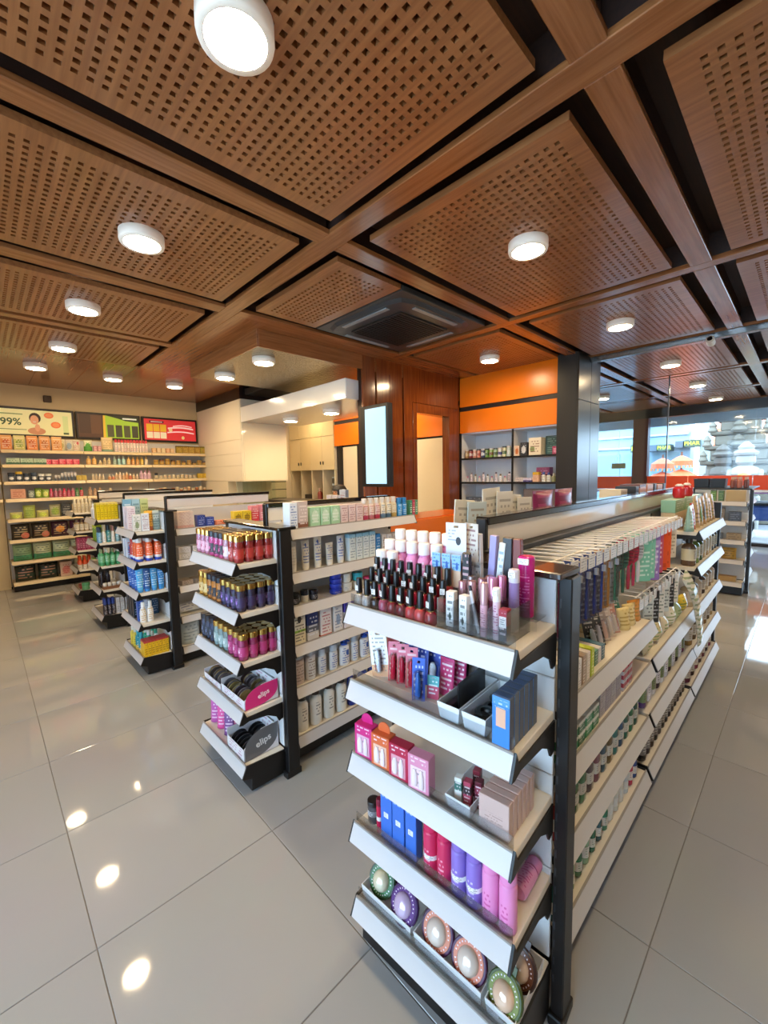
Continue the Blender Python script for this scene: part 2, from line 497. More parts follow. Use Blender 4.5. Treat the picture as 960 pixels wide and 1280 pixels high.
class Shelf:
    """deck of a fixture: origin at its front end on the viewer's hand side, v along it, u into it"""
    def __init__(s, ox, oy, rz, z, W, D, where):
        s.o = Vector((ox, oy)); s.rz = rz; s.z = z; s.W = W; s.D = D; s.where = where
    def pt(s, v, u, dz=0.0006):
        c, d = math.cos(s.rz), math.sin(s.rz)
        return (s.o.x+c*v-d*u, s.o.y+d*v+c*u, s.z+dz)
    def vu(s, px, py, dz=0):
        x, y = at(px, py, s.z+dz)
        c, d = math.cos(s.rz), math.sin(s.rz); x -= s.o.x; y -= s.o.y
        return (c*x+d*y, -d*x+c*y)
def put(S, p, name, v, u, label, cat, group=None, dz=0.0006, drz=0.0, rx=0, ry=0):
    return place(p, name, S.pt(v, u, dz), S.rz+drz, label, cat, group, rx, ry)
def row(S, p, name, v0, dv, n, u, base, cat, group, du=0, rows=1, jit=0.0, drz=0.0, rx=0, start=0, rowname=True, dz=0.0006, total=None):
    """n things side by side, rows deep; p may be a list that is cycled or a function of the index"""
    for r in range(rows):
        for i in range(n):
            q = p(i, r) if callable(p) else p[i % len(p)] if isinstance(p, list) else p
            b = base(i, r) if callable(base) else base
            if q is None: continue
            j = random.uniform(-jit, jit)
            where = S.where
            o = ORD[i+start]
            ph = f'{o} from the left,' if not (rows > 1 and rowname) else f'{o} along {ORD[r]} row,'
            if n == 1 and rows == 1: ph = ''
            put(S, q, name, v0+dv*i, u+du*r, lab(b+',' if ph else b, ph, where), cat, group, drz=drz+j*6, rx=rx, dz=dz)

# ------------------------------------------------------------------ shared materials
BLACK = mat('#0d0c0e', 0.42)
BLACKG = mat('#0d0c0e', 0.14, coat=0.2)
PANELW = mat('#d3d5d7', 0.4)
RAILW = mat('#c3c2c4', 0.3)
CREAM = mat('#e9dcc2', 0.5)
CREAMG = mat('#efe2c6', 0.12, coat=0.4)
WHITEG = mat('#ece7de', 0.12, coat=0.3)
ORANGE = mat('#f07a12', 0.28)
DARKBR = mat('#241a17', 0.35)
WOODC = wood('#87502b', '#a76b3e', 0, 2.4, 0.26, 0.5, 0.35)
WOODY = wood('#87502b', '#a76b3e', 1, 2.4, 0.26, 0.5, 0.35)
WOODP = wood('#8b5530', '#ab6f42', 1, 2.4, 0.3, 0.5, 0.35)
WOODSHADE = wood('#35211a', '#432a1e', 0, 2.4, 0.6)  # darker wood, gap shade put into the colour of recess and beam cores
WOODV = wood('#6a3115', '#8e4a20', 2, 2.4, 0.16, 0.6, coat=0.5)
STEEL = mat('#4a4946', 0.28, 0.85)
CHROME = mat('#b9bcc0', 0.2, 1.0)
ACRYL = clear('#fbfcfc', 0.05)
PAPER = pk('#ece9e4', ink='#77736e', lines=9, cols=16)

# ------------------------------------------------------------------ floor of single tiles
TS, TX0, TY0 = 0.6, 0.157, 0.267
fl = MB().box(-2.4, 10.3, -2.7, 7.8, -0.06, -0.0022)
floor = struct('floor', fl, mat('#6e6a66', 0.7))
mt = bpy.data.materials.new('polished_porcelain'); mt.use_nodes = True
_nt = mt.node_tree; _b = _nt.nodes['Principled BSDF']
_oi = _nt.nodes.new('ShaderNodeObjectInfo'); _cr = _nt.nodes.new('ShaderNodeValToRGB')
_cr.color_ramp.elements[0].color = lin('#9fa0a1'); _cr.color_ramp.elements[1].color = lin('#a6a7a8')
_nt.links.new(_oi.outputs['Random'], _cr.inputs[0])
_n = _nt.nodes.new('ShaderNodeTexNoise'); _n.inputs['Scale'].default_value = 2.2; _n.inputs['Detail'].default_value = 4
_g = _nt.nodes.new('ShaderNodeNewGeometry'); _nt.links.new(_g.outputs['Position'], _n.inputs['Vector'])
_mx = _nt.nodes.new('ShaderNodeMix'); _mx.data_type = 'RGBA'; _mx.blend_type = 'MULTIPLY'; _mx.inputs[0].default_value = 0.10
_nt.links.new(_cr.outputs[0], _mx.inputs[6]); _nt.links.new(_n.outputs['Color'], _mx.inputs[7]); _nt.links.new(_mx.outputs[2], _b.inputs['Base Color'])
_b.inputs['Roughness'].default_value = 0.045; _b.inputs['Specular IOR Level'].default_value = 0.62
tile_me = MB().cbox(-0.2986, 0.2986, -0.2986, 0.2986, -0.012, 0.0, 0.0012).mesh('tile', mt)
far = MB()
for i in range(-5, 17):
    for j in range(-5, 13):
        cx, cy = TX0+TS*(i+0.5), TY0+TS*(j+0.5)
        if cx > 10.2: continue
        if i >= -1 and j >= -1 and cy < 7.6 and not (cx > 2.9 and cy > 3.4) and not (cy > cx*30+3.4):
            link('tile', tile_me, floor, (cx, cy, 0))
        else:
            far.cbox(cx-0.2986, cx+0.2986, cy-0.2986, cy+0.2986, -0.012, 0, 0.0012)
link('tile_field', far.mesh('tile_field', mt), floor)['kind'] = 'stuff'

# ------------------------------------------------------------------ ceiling
ZC = 2.70
ceil = MB().box(-2.4, 10.2, -2.7, 7.6, 2.87, 2.95)
ceiling = struct('ceiling', ceil, WOODSHADE)
def beam(x0, x1, y0, y1, m, z0=ZC, z1=2.728):
    if z0 == ZC:
        i = 0.022
        link('beam_core', MB().box(x0+(i if x1-x0 < 0.3 else 0), x1-(i if x1-x0 < 0.3 else 0), y0+(i if y1-y0 < 0.3 else 0), y1-(i if y1-y0 < 0.3 else 0), z1-0.002, 2.872).mesh('beam_core', WOODSHADE), ceiling)  # inset upper beam in the shade colour, keeps the gaps dark
    return link('beam', MB().cbox(x0, x1, y0, y1, z0, z1, 0.003).mesh('beam', m), ceiling)
bx = [(-0.60, -0.47), (1.41, 1.525), (3.275, 3.365), (4.955, 5.045), (6.75, 6.85), (8.50, 8.60), (10.03, 10.2)]
by = [(-2.05, -1.94), (-0.80, -0.69), (0.475, 0.585), (1.815, 1.925), (3.085, 3.205), (4.26, 4.35)]
YB = [y for y in by]
for x0, x1 in bx:
    beam(x0, x1, -2.65, 3.205 if x0 > 1.6 else 5.44, WOODY)
for y0, y1 in by:
    xs = [-2.35]+[v for b in bx for v in b]
    xs = [(-2.35, bx[0][0])]+[(bx[k][1], bx[k+1][0]) for k in range(len(bx)-1)]
    for a, b in xs:
        if y0 > 4 and a > 1.4: continue
        beam(a, b, y0, y1, WOODC)
# flat boarded parts of the ceiling, each board its own piece
for k in range(10):
    a = -2.35+k*0.42; b = min(a+0.418, 1.79)
    if a < 1.79: beam(a, b, 5.44, 7.45, WOODY, ZC+0.035, 2.87)
beam(1.79, 2.8, 4.88, 7.45, WOODY, ZC+0.035, 2.87)
beam(1.525, 1.80, 3.206, 5.43, WOODY, ZC+0.001, 2.87)
beam(1.801, 4.69, 3.206, 3.345, WOODC, ZC+0.001, 2.87)
_PM = {}
def perf_panel(x0, x1, y0, y1, border=0.055, pitch=0.041, hole=0.0192, th=0.032):
    w, d = x1-x0, y1-y0
    nx = int((w-2*border)/pitch); ny = int((d-2*border)/pitch)
    k = (round(w, 3), round(d, 3))
    if k not in _PM:
        def cuts(n, L):
            o = (L-(n-1)*pitch-hole)/2; c = [0.0]
            for i in range(n): c += [o+i*pitch, o+i*pitch+hole]
            return c+[L]
        X, Y = cuts(nx, w), cuts(ny, d)
        NX, NY = len(X), len(Y)
        vs = [(x-w/2, y-d/2, 0) for y in Y for x in X]+[(x-w/2, y-d/2, th) for y in Y for x in X]
        o = NX*NY; fs = []
        I = lambda i, j: j*NX+i
        for j in range(NY-1):
            for i in range(NX-1):
                q = (I(i, j), I(i, j+1), I(i+1, j+1), I(i+1, j))
                if i % 2 == 1 and j % 2 == 1:
                    for a in range(4):
                        A, B = q[a], q[(a+1) % 4]; fs.append((B, A, A+o, B+o))
                else: fs.append(q)
        ring = [I(i, 0) for i in range(NX)]+[I(NX-1, j) for j in range(1, NY)]+[I(i, NY-1) for i in range(NX-2, -1, -1)]+[I(0, j) for j in range(NY-2, 0, -1)]
        for a in range(len(ring)):
            A, B = ring[a], ring[(a+1) % len(ring)]; fs.append((A, B, B+o, A+o))
        used = sorted({i for f in fs for i in f}); mp = {u: n for n, u in enumerate(used)}
        mb = MB().add([vs[u] for u in used], [tuple(mp[i] for i in f) for f in fs])
        _PM[k] = mb.mesh('perforated_panel', WOODP)
    return link('perforated_panel', _PM[k], ceiling, ((x0+x1)/2, (y0+y1)/2, ZC))
PX = [(-2.3, -0.68), (-0.40, 1.345), (1.61, 3.20), (3.435, 4.88), (5.12, 6.68), (6.92, 8.42), (8.67, 9.96)]
PY = [(-1.87, -0.87), (-0.62, 0.38), (0.665, 1.72), (2.0, 3.0), (3.31, 4.19), (4.43, 5.36)]
for i, (x0, x1) in enumerate(PX):
    for j, (y0, y1) in enumerate(PY):
        if j >= 4 and i >= 2: continue
        if i == 2 and j == 3: x1 = 2.15
        if i == 3 and j == 3: y1 = 3.02
        perf_panel(x0, x1, y0, y1)

# ------------------------------------------------------------------ lamps
LAMPN = [0]
def lamp(x, y, z, label, r=0.105, h=0.05):
    root = empty('ceiling_light', (x, y, z))
    tag(root, label, 'ceiling light', 'round ceiling lights')
    if 'lamp' not in _P:
        ring = MB()
        n = 28
        prof = [(r*0.80, -h), (r*0.97, -h), (r, -h*0.8), (r, 0), (r*0.80, 0), (r*0.80, -h)]
        vs = [(q*math.cos(2*math.pi*i/n), q*math.sin(2*math.pi*i/n), zz) for q, zz in prof for i in range(n)]
        fs = [(j*n+i, (j+1)*n+i, (j+1)*n+(i+1) % n, j*n+(i+1) % n) for j in range(len(prof)-1) for i in range(n)]
        ring.add(vs, fs, True)
        mr = mat('#fbeedd', 0.35, emit=0.10)
        e = bpy.data.materials.new('lamp_diffuser'); e.use_nodes = True
        b = e.node_tree.nodes['Principled BSDF']; b.inputs['Base Color'].default_value = (0.9, 0.9, 0.85, 1)
        b.inputs['Emission Color'].default_value = (*LAMP_COL, 1)
        b.inputs['Emission Strength'].default_value = LAMP_W/(math.pi*math.pi*(r*0.8)**2)
        disc = MB().lathe([(r*0.80, -h*0.98), (r*0.795, -h*0.5)], 20)
        _P['lamp'] = (ring.mesh('lamp_ring', mr), disc.mesh('lamp_diffuser', e))
    a, d = _P['lamp']
    link('ring', a, root); link('diffuser', d, root)
    return root
for x, y, t in [(0.605, 1.173, 'large in view, in the nearest ceiling panel overhead'), (0.70, 2.466, 'in the second panel of the far-side ceiling row'), (0.637, 3.70, 'in the third panel of the far-side ceiling row'), (0.66, 4.88, 'in the fourth, last panel before the boarded ceiling'),
                (2.255, 1.142, 'in the panel before the air conditioner'), (3.993, 1.185, 'in the panel before the glass partition rail'), (5.90, 1.20, 'in the first panel beyond the glass partition rail'), (7.626, 1.205, 'in the second panel beyond the partition rail'), (9.35, 1.21, 'in the last panel before the shop front'),
                (4.074, 2.49, 'in the panel above the orange cabinet'), (0.6, -0.13, 'overhead, in the panel behind the viewer'), (2.3, -0.13, 'in the side row panel by the near aisle'), (4.0, -0.13, 'in the side row panel before the rail'), (5.9, -0.13, 'in the side row panel beyond the rail'), (7.65, -0.13, 'in the side row, second beyond the rail'),
                (-1.5, 1.17, 'near the front windows'), (-1.5, 3.7, 'near the front windows, far corner'), (5.9, 2.5, 'beyond the dark pillar'), (7.65, 2.5, 'beyond the dark pillar, near the brown post')]:
    lamp(x, y, ZC, lab('round white flush ceiling light', t))
for x, y, t in [(0.557, 6.05, 'first over the wall shelving'), (1.311, 6.15, 'second over the wall shelving'), (2.024, 6.12, 'third over the wall shelving, by the corner')]:
    lamp(x, y, ZC+0.035, lab('round white light on the boarded ceiling,', t))

# ------------------------------------------------------------------ walls and openings
def wbox(name, *a, m=CREAM): return struct(name, MB().box(*a), m)
wbox('wall_back', -2.4, 2.8, 7.45, 7.6, 0, 2.95, m=mat('#e2cb9e', 0.5))
wbox('wall_right', -2.4, 10.2, -2.8, -2.66, 0, 2.95)
# front window wall behind the viewer
wf = MB().box(-2.5, -2.4, -2.7, 7.6, 0, 0.25).box(-2.5, -2.4, -2.7, 7.6, 2.62, 2.95)
wall_front = struct('wall_front', wf, DARKBR)
link('infill', MB().box(-2.5, -2.4, 2.5, 7.6, 0.25, 2.62).box(-2.5, -2.4, -2.7, -0.95, 0.25, 2.62).mesh('infill', mat('#d8c29a', 0.5)), wall_front)
PANE = clear('#f4fbff', 0.03)
n = 0
for k in range(1, 3):
    y0 = -2.6+k*1.7; n += 1
    wbox('trim_%d' % n, -2.5, -2.4, y0-0.05, y0+0.05, 0.25, 2.62, m=DARKBR)
    w_ = struct('window_%d' % n, MB().box(-2.455, -2.445, y0+0.05, y0+1.65, 0.25, 2.62), PANE)
    link('frame_bar', MB().box(-2.46, -2.44, y0+0.05, y0+1.65, 0.25, 0.29).mesh('frame_bar', STEEL), w_)
# counter side: hanging cabinet block, bulkhead, drop ceiling
blk = struct('wall_counter', MB().box(2.8, 3.54, 5.80, 7.46, 1.385, 2.58), CREAMG)
for z0, z1 in ((1.40, 1.62), (1.625, 1.80), (1.805, 2.0), (2.005, 2.57)):
    link('panel', MB().cbox(2.792, 2.802, 5.815, 7.44, z0, z1, 0.002).mesh('panel', CREAM), blk)
link('panel', MB().cbox(2.82, 3.53, 5.793, 5.801, 1.395, 2.24, 0.002).mesh('panel', CREAMG), blk)
wbox('wall_counter_lower', 2.8, 2.9, 6.35, 7.46, 0, 1.385)
wbox('trim_20', 2.79, 2.86, 5.80, 7.45, 2.58, 2.745, m=DARKBR)
wbox('trim_21', 2.86, 4.69, 5.80, 5.9, 2.58, 2.56+0.24, m=DARKBR)
bulk = struct('counter_bulkhead', MB().cbox(2.8, 3.75, 3.41, 5.80, 2.245, 2.455, 0.004), WHITEG)
link('end_panel', MB().cbox(2.806, 3.74, 3.403, 3.411, 2.25, 2.45, 0.001).mesh('end_panel', mat('#dfe0e2', 0.3)), bulk)
for y in (5.02, 4.10):
    lamp(3.14, y, 2.245, lab('round light under the cream counter bulkhead,', 'by the cupboards' if y > 4.5 else 'by the orange band'))
for x, y, t in [(4.25, 5.35, 'before the orange fascia'), (4.25, 6.6, 'before the cream cupboards'), (4.25, 4.2, 'above the passage')]:  # added lamps, hidden by the bulkhead, to brighten the cupboard area
    lamp(x, y, 2.64 if 4.88 < y < 5.8 else 2.79 if y > 5.8 else 2.562, lab('added unseen round light on the counter side ceiling', t))
gt = bpy.data.materials.new('dark_hammered_gloss'); gt.use_nodes = True
_nt = gt.node_tree; _b = _nt.nodes['Principled BSDF']; _b.inputs['Base Color'].default_value = lin('#a89878'); _b.inputs['Metallic'].default_value = 0.85; _b.inputs['Roughness'].default_value = 0.12
_n = _nt.nodes.new('ShaderNodeTexNoise'); _n.inputs['Scale'].default_value = 42; _n.inputs['Detail'].default_value = 3
_tc = _nt.nodes.new('ShaderNodeTexCoord'); _nt.links.new(_tc.outputs['Object'], _n.inputs['Vector'])
_bp = _nt.nodes.new('ShaderNodeBump'); _bp.inputs['Strength'].default_value = 0.8; _bp.inputs['Distance'].default_value = 0.012
_nt.links.new(_n.outputs['Fac'], _bp.inputs['Height']); _nt.links.new(_bp.outputs['Normal'], _b.inputs['Normal'])
drop = struct('ceiling_drop', MB().box(1.80, 4.69, 3.35, 4.87, 2.562, 2.70), gt)
link('fascia', MB().cbox(1.788, 1.802, 3.338, 4.88, 2.556, 2.72, 0.002).mesh('fascia', WOODY), drop)
link('fascia', MB().cbox(1.803, 4.68, 3.336, 3.35, 2.556, 2.72, 0.002).mesh('fascia', WOODC), drop)
wbox('ceiling_counter', 2.87, 4.69, 4.88, 5.79, 2.64, 2.72, m=mat('#2c2725', 0.5))
for x, y, t in [(2.0, 4.47, 'by the boarded ceiling'), (2.02, 3.66, 'at the near corner')]:
    lamp(x, y, 2.562, lab('round light under the dropped glossy ceiling box,', t))
# pharmacy back wall with cupboards and orange bands
wbox('wall_counter_back', 5.10, 5.2, 1.79, 7.8, 0, 2.95, m=CREAM)
wbox('wall_counter_end', 2.9, 5.1, 7.62, 7.72, 0, 2.95, m=CREAM)
cup = empty('storage_cupboard', (4.7, 6.1, 0)); tag(cup, 'cream wall cupboard with open lower bays behind the counter', 'cupboard')
def part(name, mb, m, root, parent=None):
    L = root.location
    mb.v = [(x-L.x, y-L.y, z-L.z) for x, y, z in mb.v]
    return link(name, mb.mesh(name, m), parent or root)
part('carcass', MB().box(4.72, 5.09, 6.098, 7.6, 1.56, 2.78), CREAM, cup)
for k in range(4):
    y0 = 6.10+k*0.375; y1 = y0+0.371
    part('door', MB().cbox(4.70, 4.72, y0, y1, 2.19, 2.74, 0.002), mat('#e3cfa2', 0.4), cup)
    d = part('door', MB().cbox(4.70, 4.72, y0, y1, 1.56, 2.18, 0.002), mat('#e3cfa2', 0.4), cup)
    part('handle', MB().cbox(4.685, 4.70, y0+0.03 if k % 2 else y1-0.05, y0+0.05 if k % 2 else y1-0.03, 1.66, 1.72, 0.003), BLACK, cup, d)
for k in range(5):
    y0 = 6.115+k*0.368
    part('divider', MB().box(4.72, 5.09, y0-0.012, y0+0.012, 0.9, 1.56), mat('#dccdb0', 0.5), cup)
part('worktop', MB().cbox(4.6, 5.09, 6.1, 7.6, 0.86, 0.9, 0.004), mat('#4a3a30', 0.4), cup)
part('base_cabinet', MB().box(4.66, 5.09, 6.1, 7.6, 0, 0.86), CREAM, cup)
ob = empty('orange_fascia', (4.7, 5.66, 0)); tag(ob, 'orange two-band fascia over the staff doorway behind the counter', 'fascia')
part('upper_band', MB().cbox(4.7, 4.74, 3.36, 6.08, 2.42, 2.78, 0.002), ORANGE, ob)
part('dark_gap', MB().box(4.715, 4.74, 3.36, 6.08, 2.36, 2.42), DARKBR, ob)
part('lower_band', MB().cbox(4.7, 4.74, 3.36, 6.08, 1.98, 2.36, 0.002), ORANGE, ob)
def doorway(n, y0, y1, ztop, leafm):
    d = struct('door_%d' % n, MB().box(4.72, 4.75, y0, y1, 0, ztop), leafm)
    link('frame', MB().box(4.70, 4.76, y1, y1+0.07, 0, ztop+0.03).mesh('frame', BLACK), d)
    link('frame', MB().box(4.70, 4.76, y0-0.07, y0, 0, ztop+0.03).mesh('frame', BLACK), d)
    link('handle', MB().cbox(4.70, 4.72, y1-0.09, y1-0.07, 0.95, 1.1, 0.003).mesh('handle', CHROME), d)
    return d
doorway(1, 5.45, 5.86, 1.95, mat('#e8d9bb', 0.45))
doorway(2, 3.55, 4.43, 1.955, mat('#e8d9bb', 0.45))
wbox('wall_counter_mid', 4.76, 5.1, 3.34, 6.09, 0, 2.95, m=mat('#2a2422', 0.5))
# timber wall with the staff opening, every board a piece
tw = struct('wall_timber', MB().box(2.975, 3.72, 3.36, 3.42, 0, 2.715), mat('#2a120a', 0.4))
edges = [2.97, 3.163, 3.373, 3.593, 3.75]
for k, (a, b) in enumerate(zip(edges[:-1], edges[1:])):
    link('board', MB().cbox(a+0.005, b-0.005, 3.335-0.012*(k % 2), 3.362, 0, 2.71, 0.004).mesh('board', WOODV), tw)
link('board', MB().cbox(3.755, 4.69, 3.335, 3.375, 2.30, 2.71, 0.004).mesh('board', WOODV), tw)
link('frame', MB().cbox(3.755, 3.83, 3.325, 3.44, 0, 2.295, 0.004).mesh('frame', WOODV), tw)
link('frame', MB().cbox(4.465, 4.69, 3.325, 3.44, 0, 2.295, 0.004).mesh('frame', WOODV), tw)
link('frame', MB().cbox(3.83, 4.465, 3.325, 3.44, 2.185, 2.295, 0.004).mesh('frame', WOODV), tw)
# dark metal pillar and glass partition
pil = struct('pillar', MB().box(4.67, 5.30, 1.78, 2.0, 0, 2.72), mat('#26241f', 0.4))
for z0, z1 in ((0, 2.215), (2.22, 2.71)):
    link('panel', MB().cbox(4.66, 5.013, 1.765, 1.785, z0, z1, 0.002).mesh('panel', STEEL), pil)
    link('panel', MB().cbox(5.018, 5.30, 1.765, 1.785, z0, z1, 0.002).mesh('panel', STEEL), pil)
tr = struct('trim_22', MB().cbox(4.96, 5.03, -2.65, 1.76, 2.645, 2.70, 0.004), mat('#8c8a88', 0.25, 0.8))
gp = empty('glass_partition', (6.77, 1.95, 0)); tag(gp, 'frameless glass partition with thin dark edge beyond the dark pillar', 'glass partition')
part('pane', MB().box(6.765, 6.775, 1.385, 3.0, 0.02, 2.69), clear('#f2faff', 0.02), gp)
part('edge_strip', MB().box(6.758, 6.782, 1.372, 1.386, 0.0, 2.70), mat('#3a3a3d', 0.3), gp)
# CCTV camera hung from the rail
cc = empty('security_camera', (4.93, 0.70, 2.64)); tag(cc, 'small white security camera fixed to the ceiling rail', 'camera')
part('bracket', MB().rod((4.955, 0.70, 2.65), (4.90, 0.70, 2.615), 0.014, 8), mat('#d9d4cc', 0.4), cc)
part('body', MB().lathe([(0.03, -0.05), (0.034, -0.03), (0.034, 0.04), (0.025, 0.05)], 14).xf(Matrix.Translation((4.87, 0.69, 2.605)) @ Matrix.Rotation(math.radians(-75), 4, 'Y')), mat('#d9d0c2', 0.4), cc)
part('lens', MB().lathe([(0.022, 0.048), (0.02, 0.054)], 14).xf(Matrix.Translation((4.87, 0.69, 2.605)) @ Matrix.Rotation(math.radians(-75), 4, 'Y')), mat('#0b0b0c', 0.1), cc)
# air conditioner cassette
ac = empty('air_conditioner', (2.63, 2.50, 2.70)); tag(ac, 'dark grey square air conditioner cassette set into the ceiling panel', 'air conditioner')
ACM = mat('#33363a', 0.3); ACD = mat('#17181b', 0.4)
part('trim_plate', MB().cbox(2.165, 3.20, 2.0, 3.0, 2.695, 2.735, 0.004), mat('#3d3a38', 0.35), ac)
hous = MB(); q = []
for i in range(32):
    t = 2*math.pi*i/32; c, s = math.cos(t), math.sin(t); g = (abs(c)**7+abs(s)**7)**(-1/7); q.append((c*g, s*g))
vs = [(2.66+x*0.46, 2.50+y*0.46, 2.695) for x, y in q]+[(2.66+x*0.44, 2.50+y*0.44, 2.672) for x, y in q]+[(2.66+x*0.36, 2.50+y*0.36, 2.668) for x, y in q]
hous.add(vs, [(j*32+i, (j+1)*32+i, (j+1)*32+(i+1) % 32, j*32+(i+1) % 32) for j in range(2) for i in range(32)]+[tuple(64+i for i in reversed(range(32)))], False)
part('housing', hous, ACM, ac)
part('grille', MB().cbox(2.37, 2.95, 2.21, 2.79, 2.658, 2.668, 0.003), ACD, ac)
gr = ac.children[-1]
for k in range(18):
    y = 2.235+k*0.031
    part('slat', MB().box(2.39, 2.93, y, y+0.012, 2.653, 2.659), mat('#101113', 0.5), ac, gr)
for (x0, x1, y0, y1) in ((2.40, 2.92, 2.085, 2.125), (2.40, 2.92, 2.875, 2.915), (2.245, 2.285, 2.24, 2.76), (3.035, 3.075, 2.24, 2.76)):
    part('louvre', MB().cbox(x0, x1, y0, y1, 2.664, 2.672, 0.002), mat('#8d9296', 0.3), ac)

# ------------------------------------------------------------------ shop front and street
def atx(px, py, X):
    d = ray(px, py); t = X/d.x
    return (d.y*t, H+d.z*t)
sf = struct('wall_shopfront', MB().box(10.2, 10.34, -2.7, 4.6, 2.53, 2.95).box(10.2, 10.34, -2.7, 4.6, 0, 0.06), DARKBR)
wbox('trim_23', 10.18, 10.36, 2.42, 2.70, 0, 2.53, m=mat('#54231a', 0.4))
wbox('wall_far', 5.2, 10.3, 4.5, 4.6, 0, 2.95)
wbox('wall_pillar_back', 5.2, 5.3, 2.0, 4.6, 0, 2.95)
OSTR = mat('#f2501d', 0.4)
ys = [-2.65, -1.4, -0.2, 1.0, 2.2, 2.42, 2.70, 4.45]
k = 30
for a, b in ((-2.65, -1.40), (-1.39, -0.205), (-0.195, 0.72), (0.73, 1.70), (1.71, 2.42), (2.70, 4.45)):
    k += 1
    w_ = struct('window_%d' % k, MB().box(10.25, 10.262, a, b, 0.06, 2.53), clear('#f7fcff', 0.02))
    link('orange_stripe', MB().box(10.243, 10.249, a, b, 1.045, 1.315).mesh('orange_stripe', OSTR), w_)
    link('white_stripe', MB().box(10.243, 10.249, a, b, 1.005, 1.04).mesh('white_stripe', mat('#f2eef6', 0.4)), w_)
    link('violet_stripe', MB().box(10.243, 10.249, a, b, 0.975, 1.0).mesh('violet_stripe', mat('#8d6cc0', 0.4)), w_)
wbox('street_pavement', 10.34, 13.2, -8, 14, -0.12, -0.02, m=mat('#8b8985', 0.8, bump=0.3, bscale=30))
wbox('street_road', 13.2, 26, -14, 26, -0.2, -0.12, m=mat('#6c6d70', 0.85, bump=0.3, bscale=30))
cano = struct('street_canopy', MB().cbox(10.4, 10.95, -6, 9, 2.66, 2.82, 0.01), mat('#cfd9e0', 0.5))
link('fascia', MB().cbox(10.95, 11.0, -6, 9, 2.52, 2.84, 0.01).mesh('fascia', mat('#e6f0f6', 0.5)), cano)
link('fascia', MB().cbox(10.88, 10.94, -6, 9, 2.40, 2.62, 0.01).mesh('fascia', mat('#b9c8d2', 0.5)), cano)
# pale shop across the way
bl = empty('street_building', (17.0, 5.0, -0.12)); tag(bl, 'pale blue shop building with sign strip and white frames across street', 'building')
PB = mat('#9db3c2', 0.6)
part('wall', MB().box(17.3, 18.0, 2.85, 10.5, -0.12, 5.0), PB, bl)
for (pa, pb, y_) in ((794, 801, 0), (875, 889, 0)):
    ya, yb = atx(pa, 560, 17.0)[0], atx(pb, 560, 17.0)[0]
    part('post', MB().cbox(16.95, 17.3, yb, ya, -0.12, 3.9, 0.01), mat('#b4c6d1', 0.5), bl)
for z0 in (2.22, 2.62, 3.0, 3.4):
    part('moulding', MB().cbox(17.2, 17.3, 2.9, 10.4, z0, z0+0.07, 0.01), mat('#b9c9d2', 0.5), bl)
wm = mat('#8fa7b2', 0.15)
for j in range(5):
    y1 = 3.1+j*0.95
    wf_ = part('window', MB().box(17.26, 17.31, y1, y1+0.86, 0.5, 2.05), wm, bl)
    part('pane', MB().box(17.25, 17.265, y1+0.05, y1+0.81, 0.55, 1.25), mat('#6f8790', 0.1), bl, wf_)
    part('pane', MB().box(17.25, 17.265, y1+0.05, y1+0.81, 1.30, 2.0), mat('#7f98a2', 0.1), bl, wf_)
def sign(pa, pb, y0, y1, m, txt, tm, name, label, X=16.72):
    (ya, za), (yb, zb) = atx(pa, y1, X), atx(pb, y0, X)
    o = part('sign_board', MB().cbox(X, X+0.56, yb, ya, za, zb, 0.008), m, bl); o['label'] = label
    if txt:
        t = link('lettering', text_mesh(txt, (zb-za)*0.72, tm, bold=True), o, (X-bl.location.x-0.012, (ya+yb)/2-bl.location.y, (za+zb)/2-bl.location.z-(zb-za)*0.02))
        t.rotation_euler = (0, 0, -math.pi/2)
    return o
GRS = mat('#4d5b4a', 0.5); YLG = mat('#d4d93a', 0.4, emit=0.0)
sign(855, 875, 549, 559, GRS, 'PHAR', YLG, 'shop_sign', 'dark green sign reading PHAR in yellow green letters beside the pale post')
sign(843.5, 854, 551, 560, mat('#55616b', 0.5), None, None, 'shop_sign', 'grey sign with a round pale emblem beside the green lettering')
sign(822, 838, 555, 564, GRS, 'PHAR', YLG, 'shop_sign', 'dark green sign reading PHAR behind the glass partition edge')
sign(809, 821, 556, 564.5, mat('#55616b', 0.5), None, None, 'shop_sign', 'grey sign with a pale emblem behind the brown post')
sign(788, 796, 556, 566, GRS, 'EI', YLG, 'shop_sign', 'small green sign end beside the brown post')
# hanging khaki notice on strings
hs = empty('hanging_notice', (10.9, 3.1, 1.6)); tag(hs, 'khaki notice board hung on strings outside the window', 'sign')
(ya, za), (yb, zb) = atx(764.5, 586, 11.0), atx(782, 579, 11.0)
part('board', MB().cbox(10.99, 11.01, yb, ya, za, zb, 0.003), mat('#8d8049', 0.5), hs)
part('string', MB().rod((11, ya-0.05, zb), (11, (ya+yb)/2, zb+0.28), 0.004, 5), mat('#e9eef0', 0.5), hs)
part('string', MB().rod((11, yb+0.05, zb), (11, (ya+yb)/2, zb+0.28), 0.004, 5), mat('#e9eef0', 0.5), hs)
part('hook', MB().rod((11, (ya+yb)/2, zb+0.28), (11, (ya+yb)/2, 2.7), 0.004, 5), mat('#e9eef0', 0.5), hs)
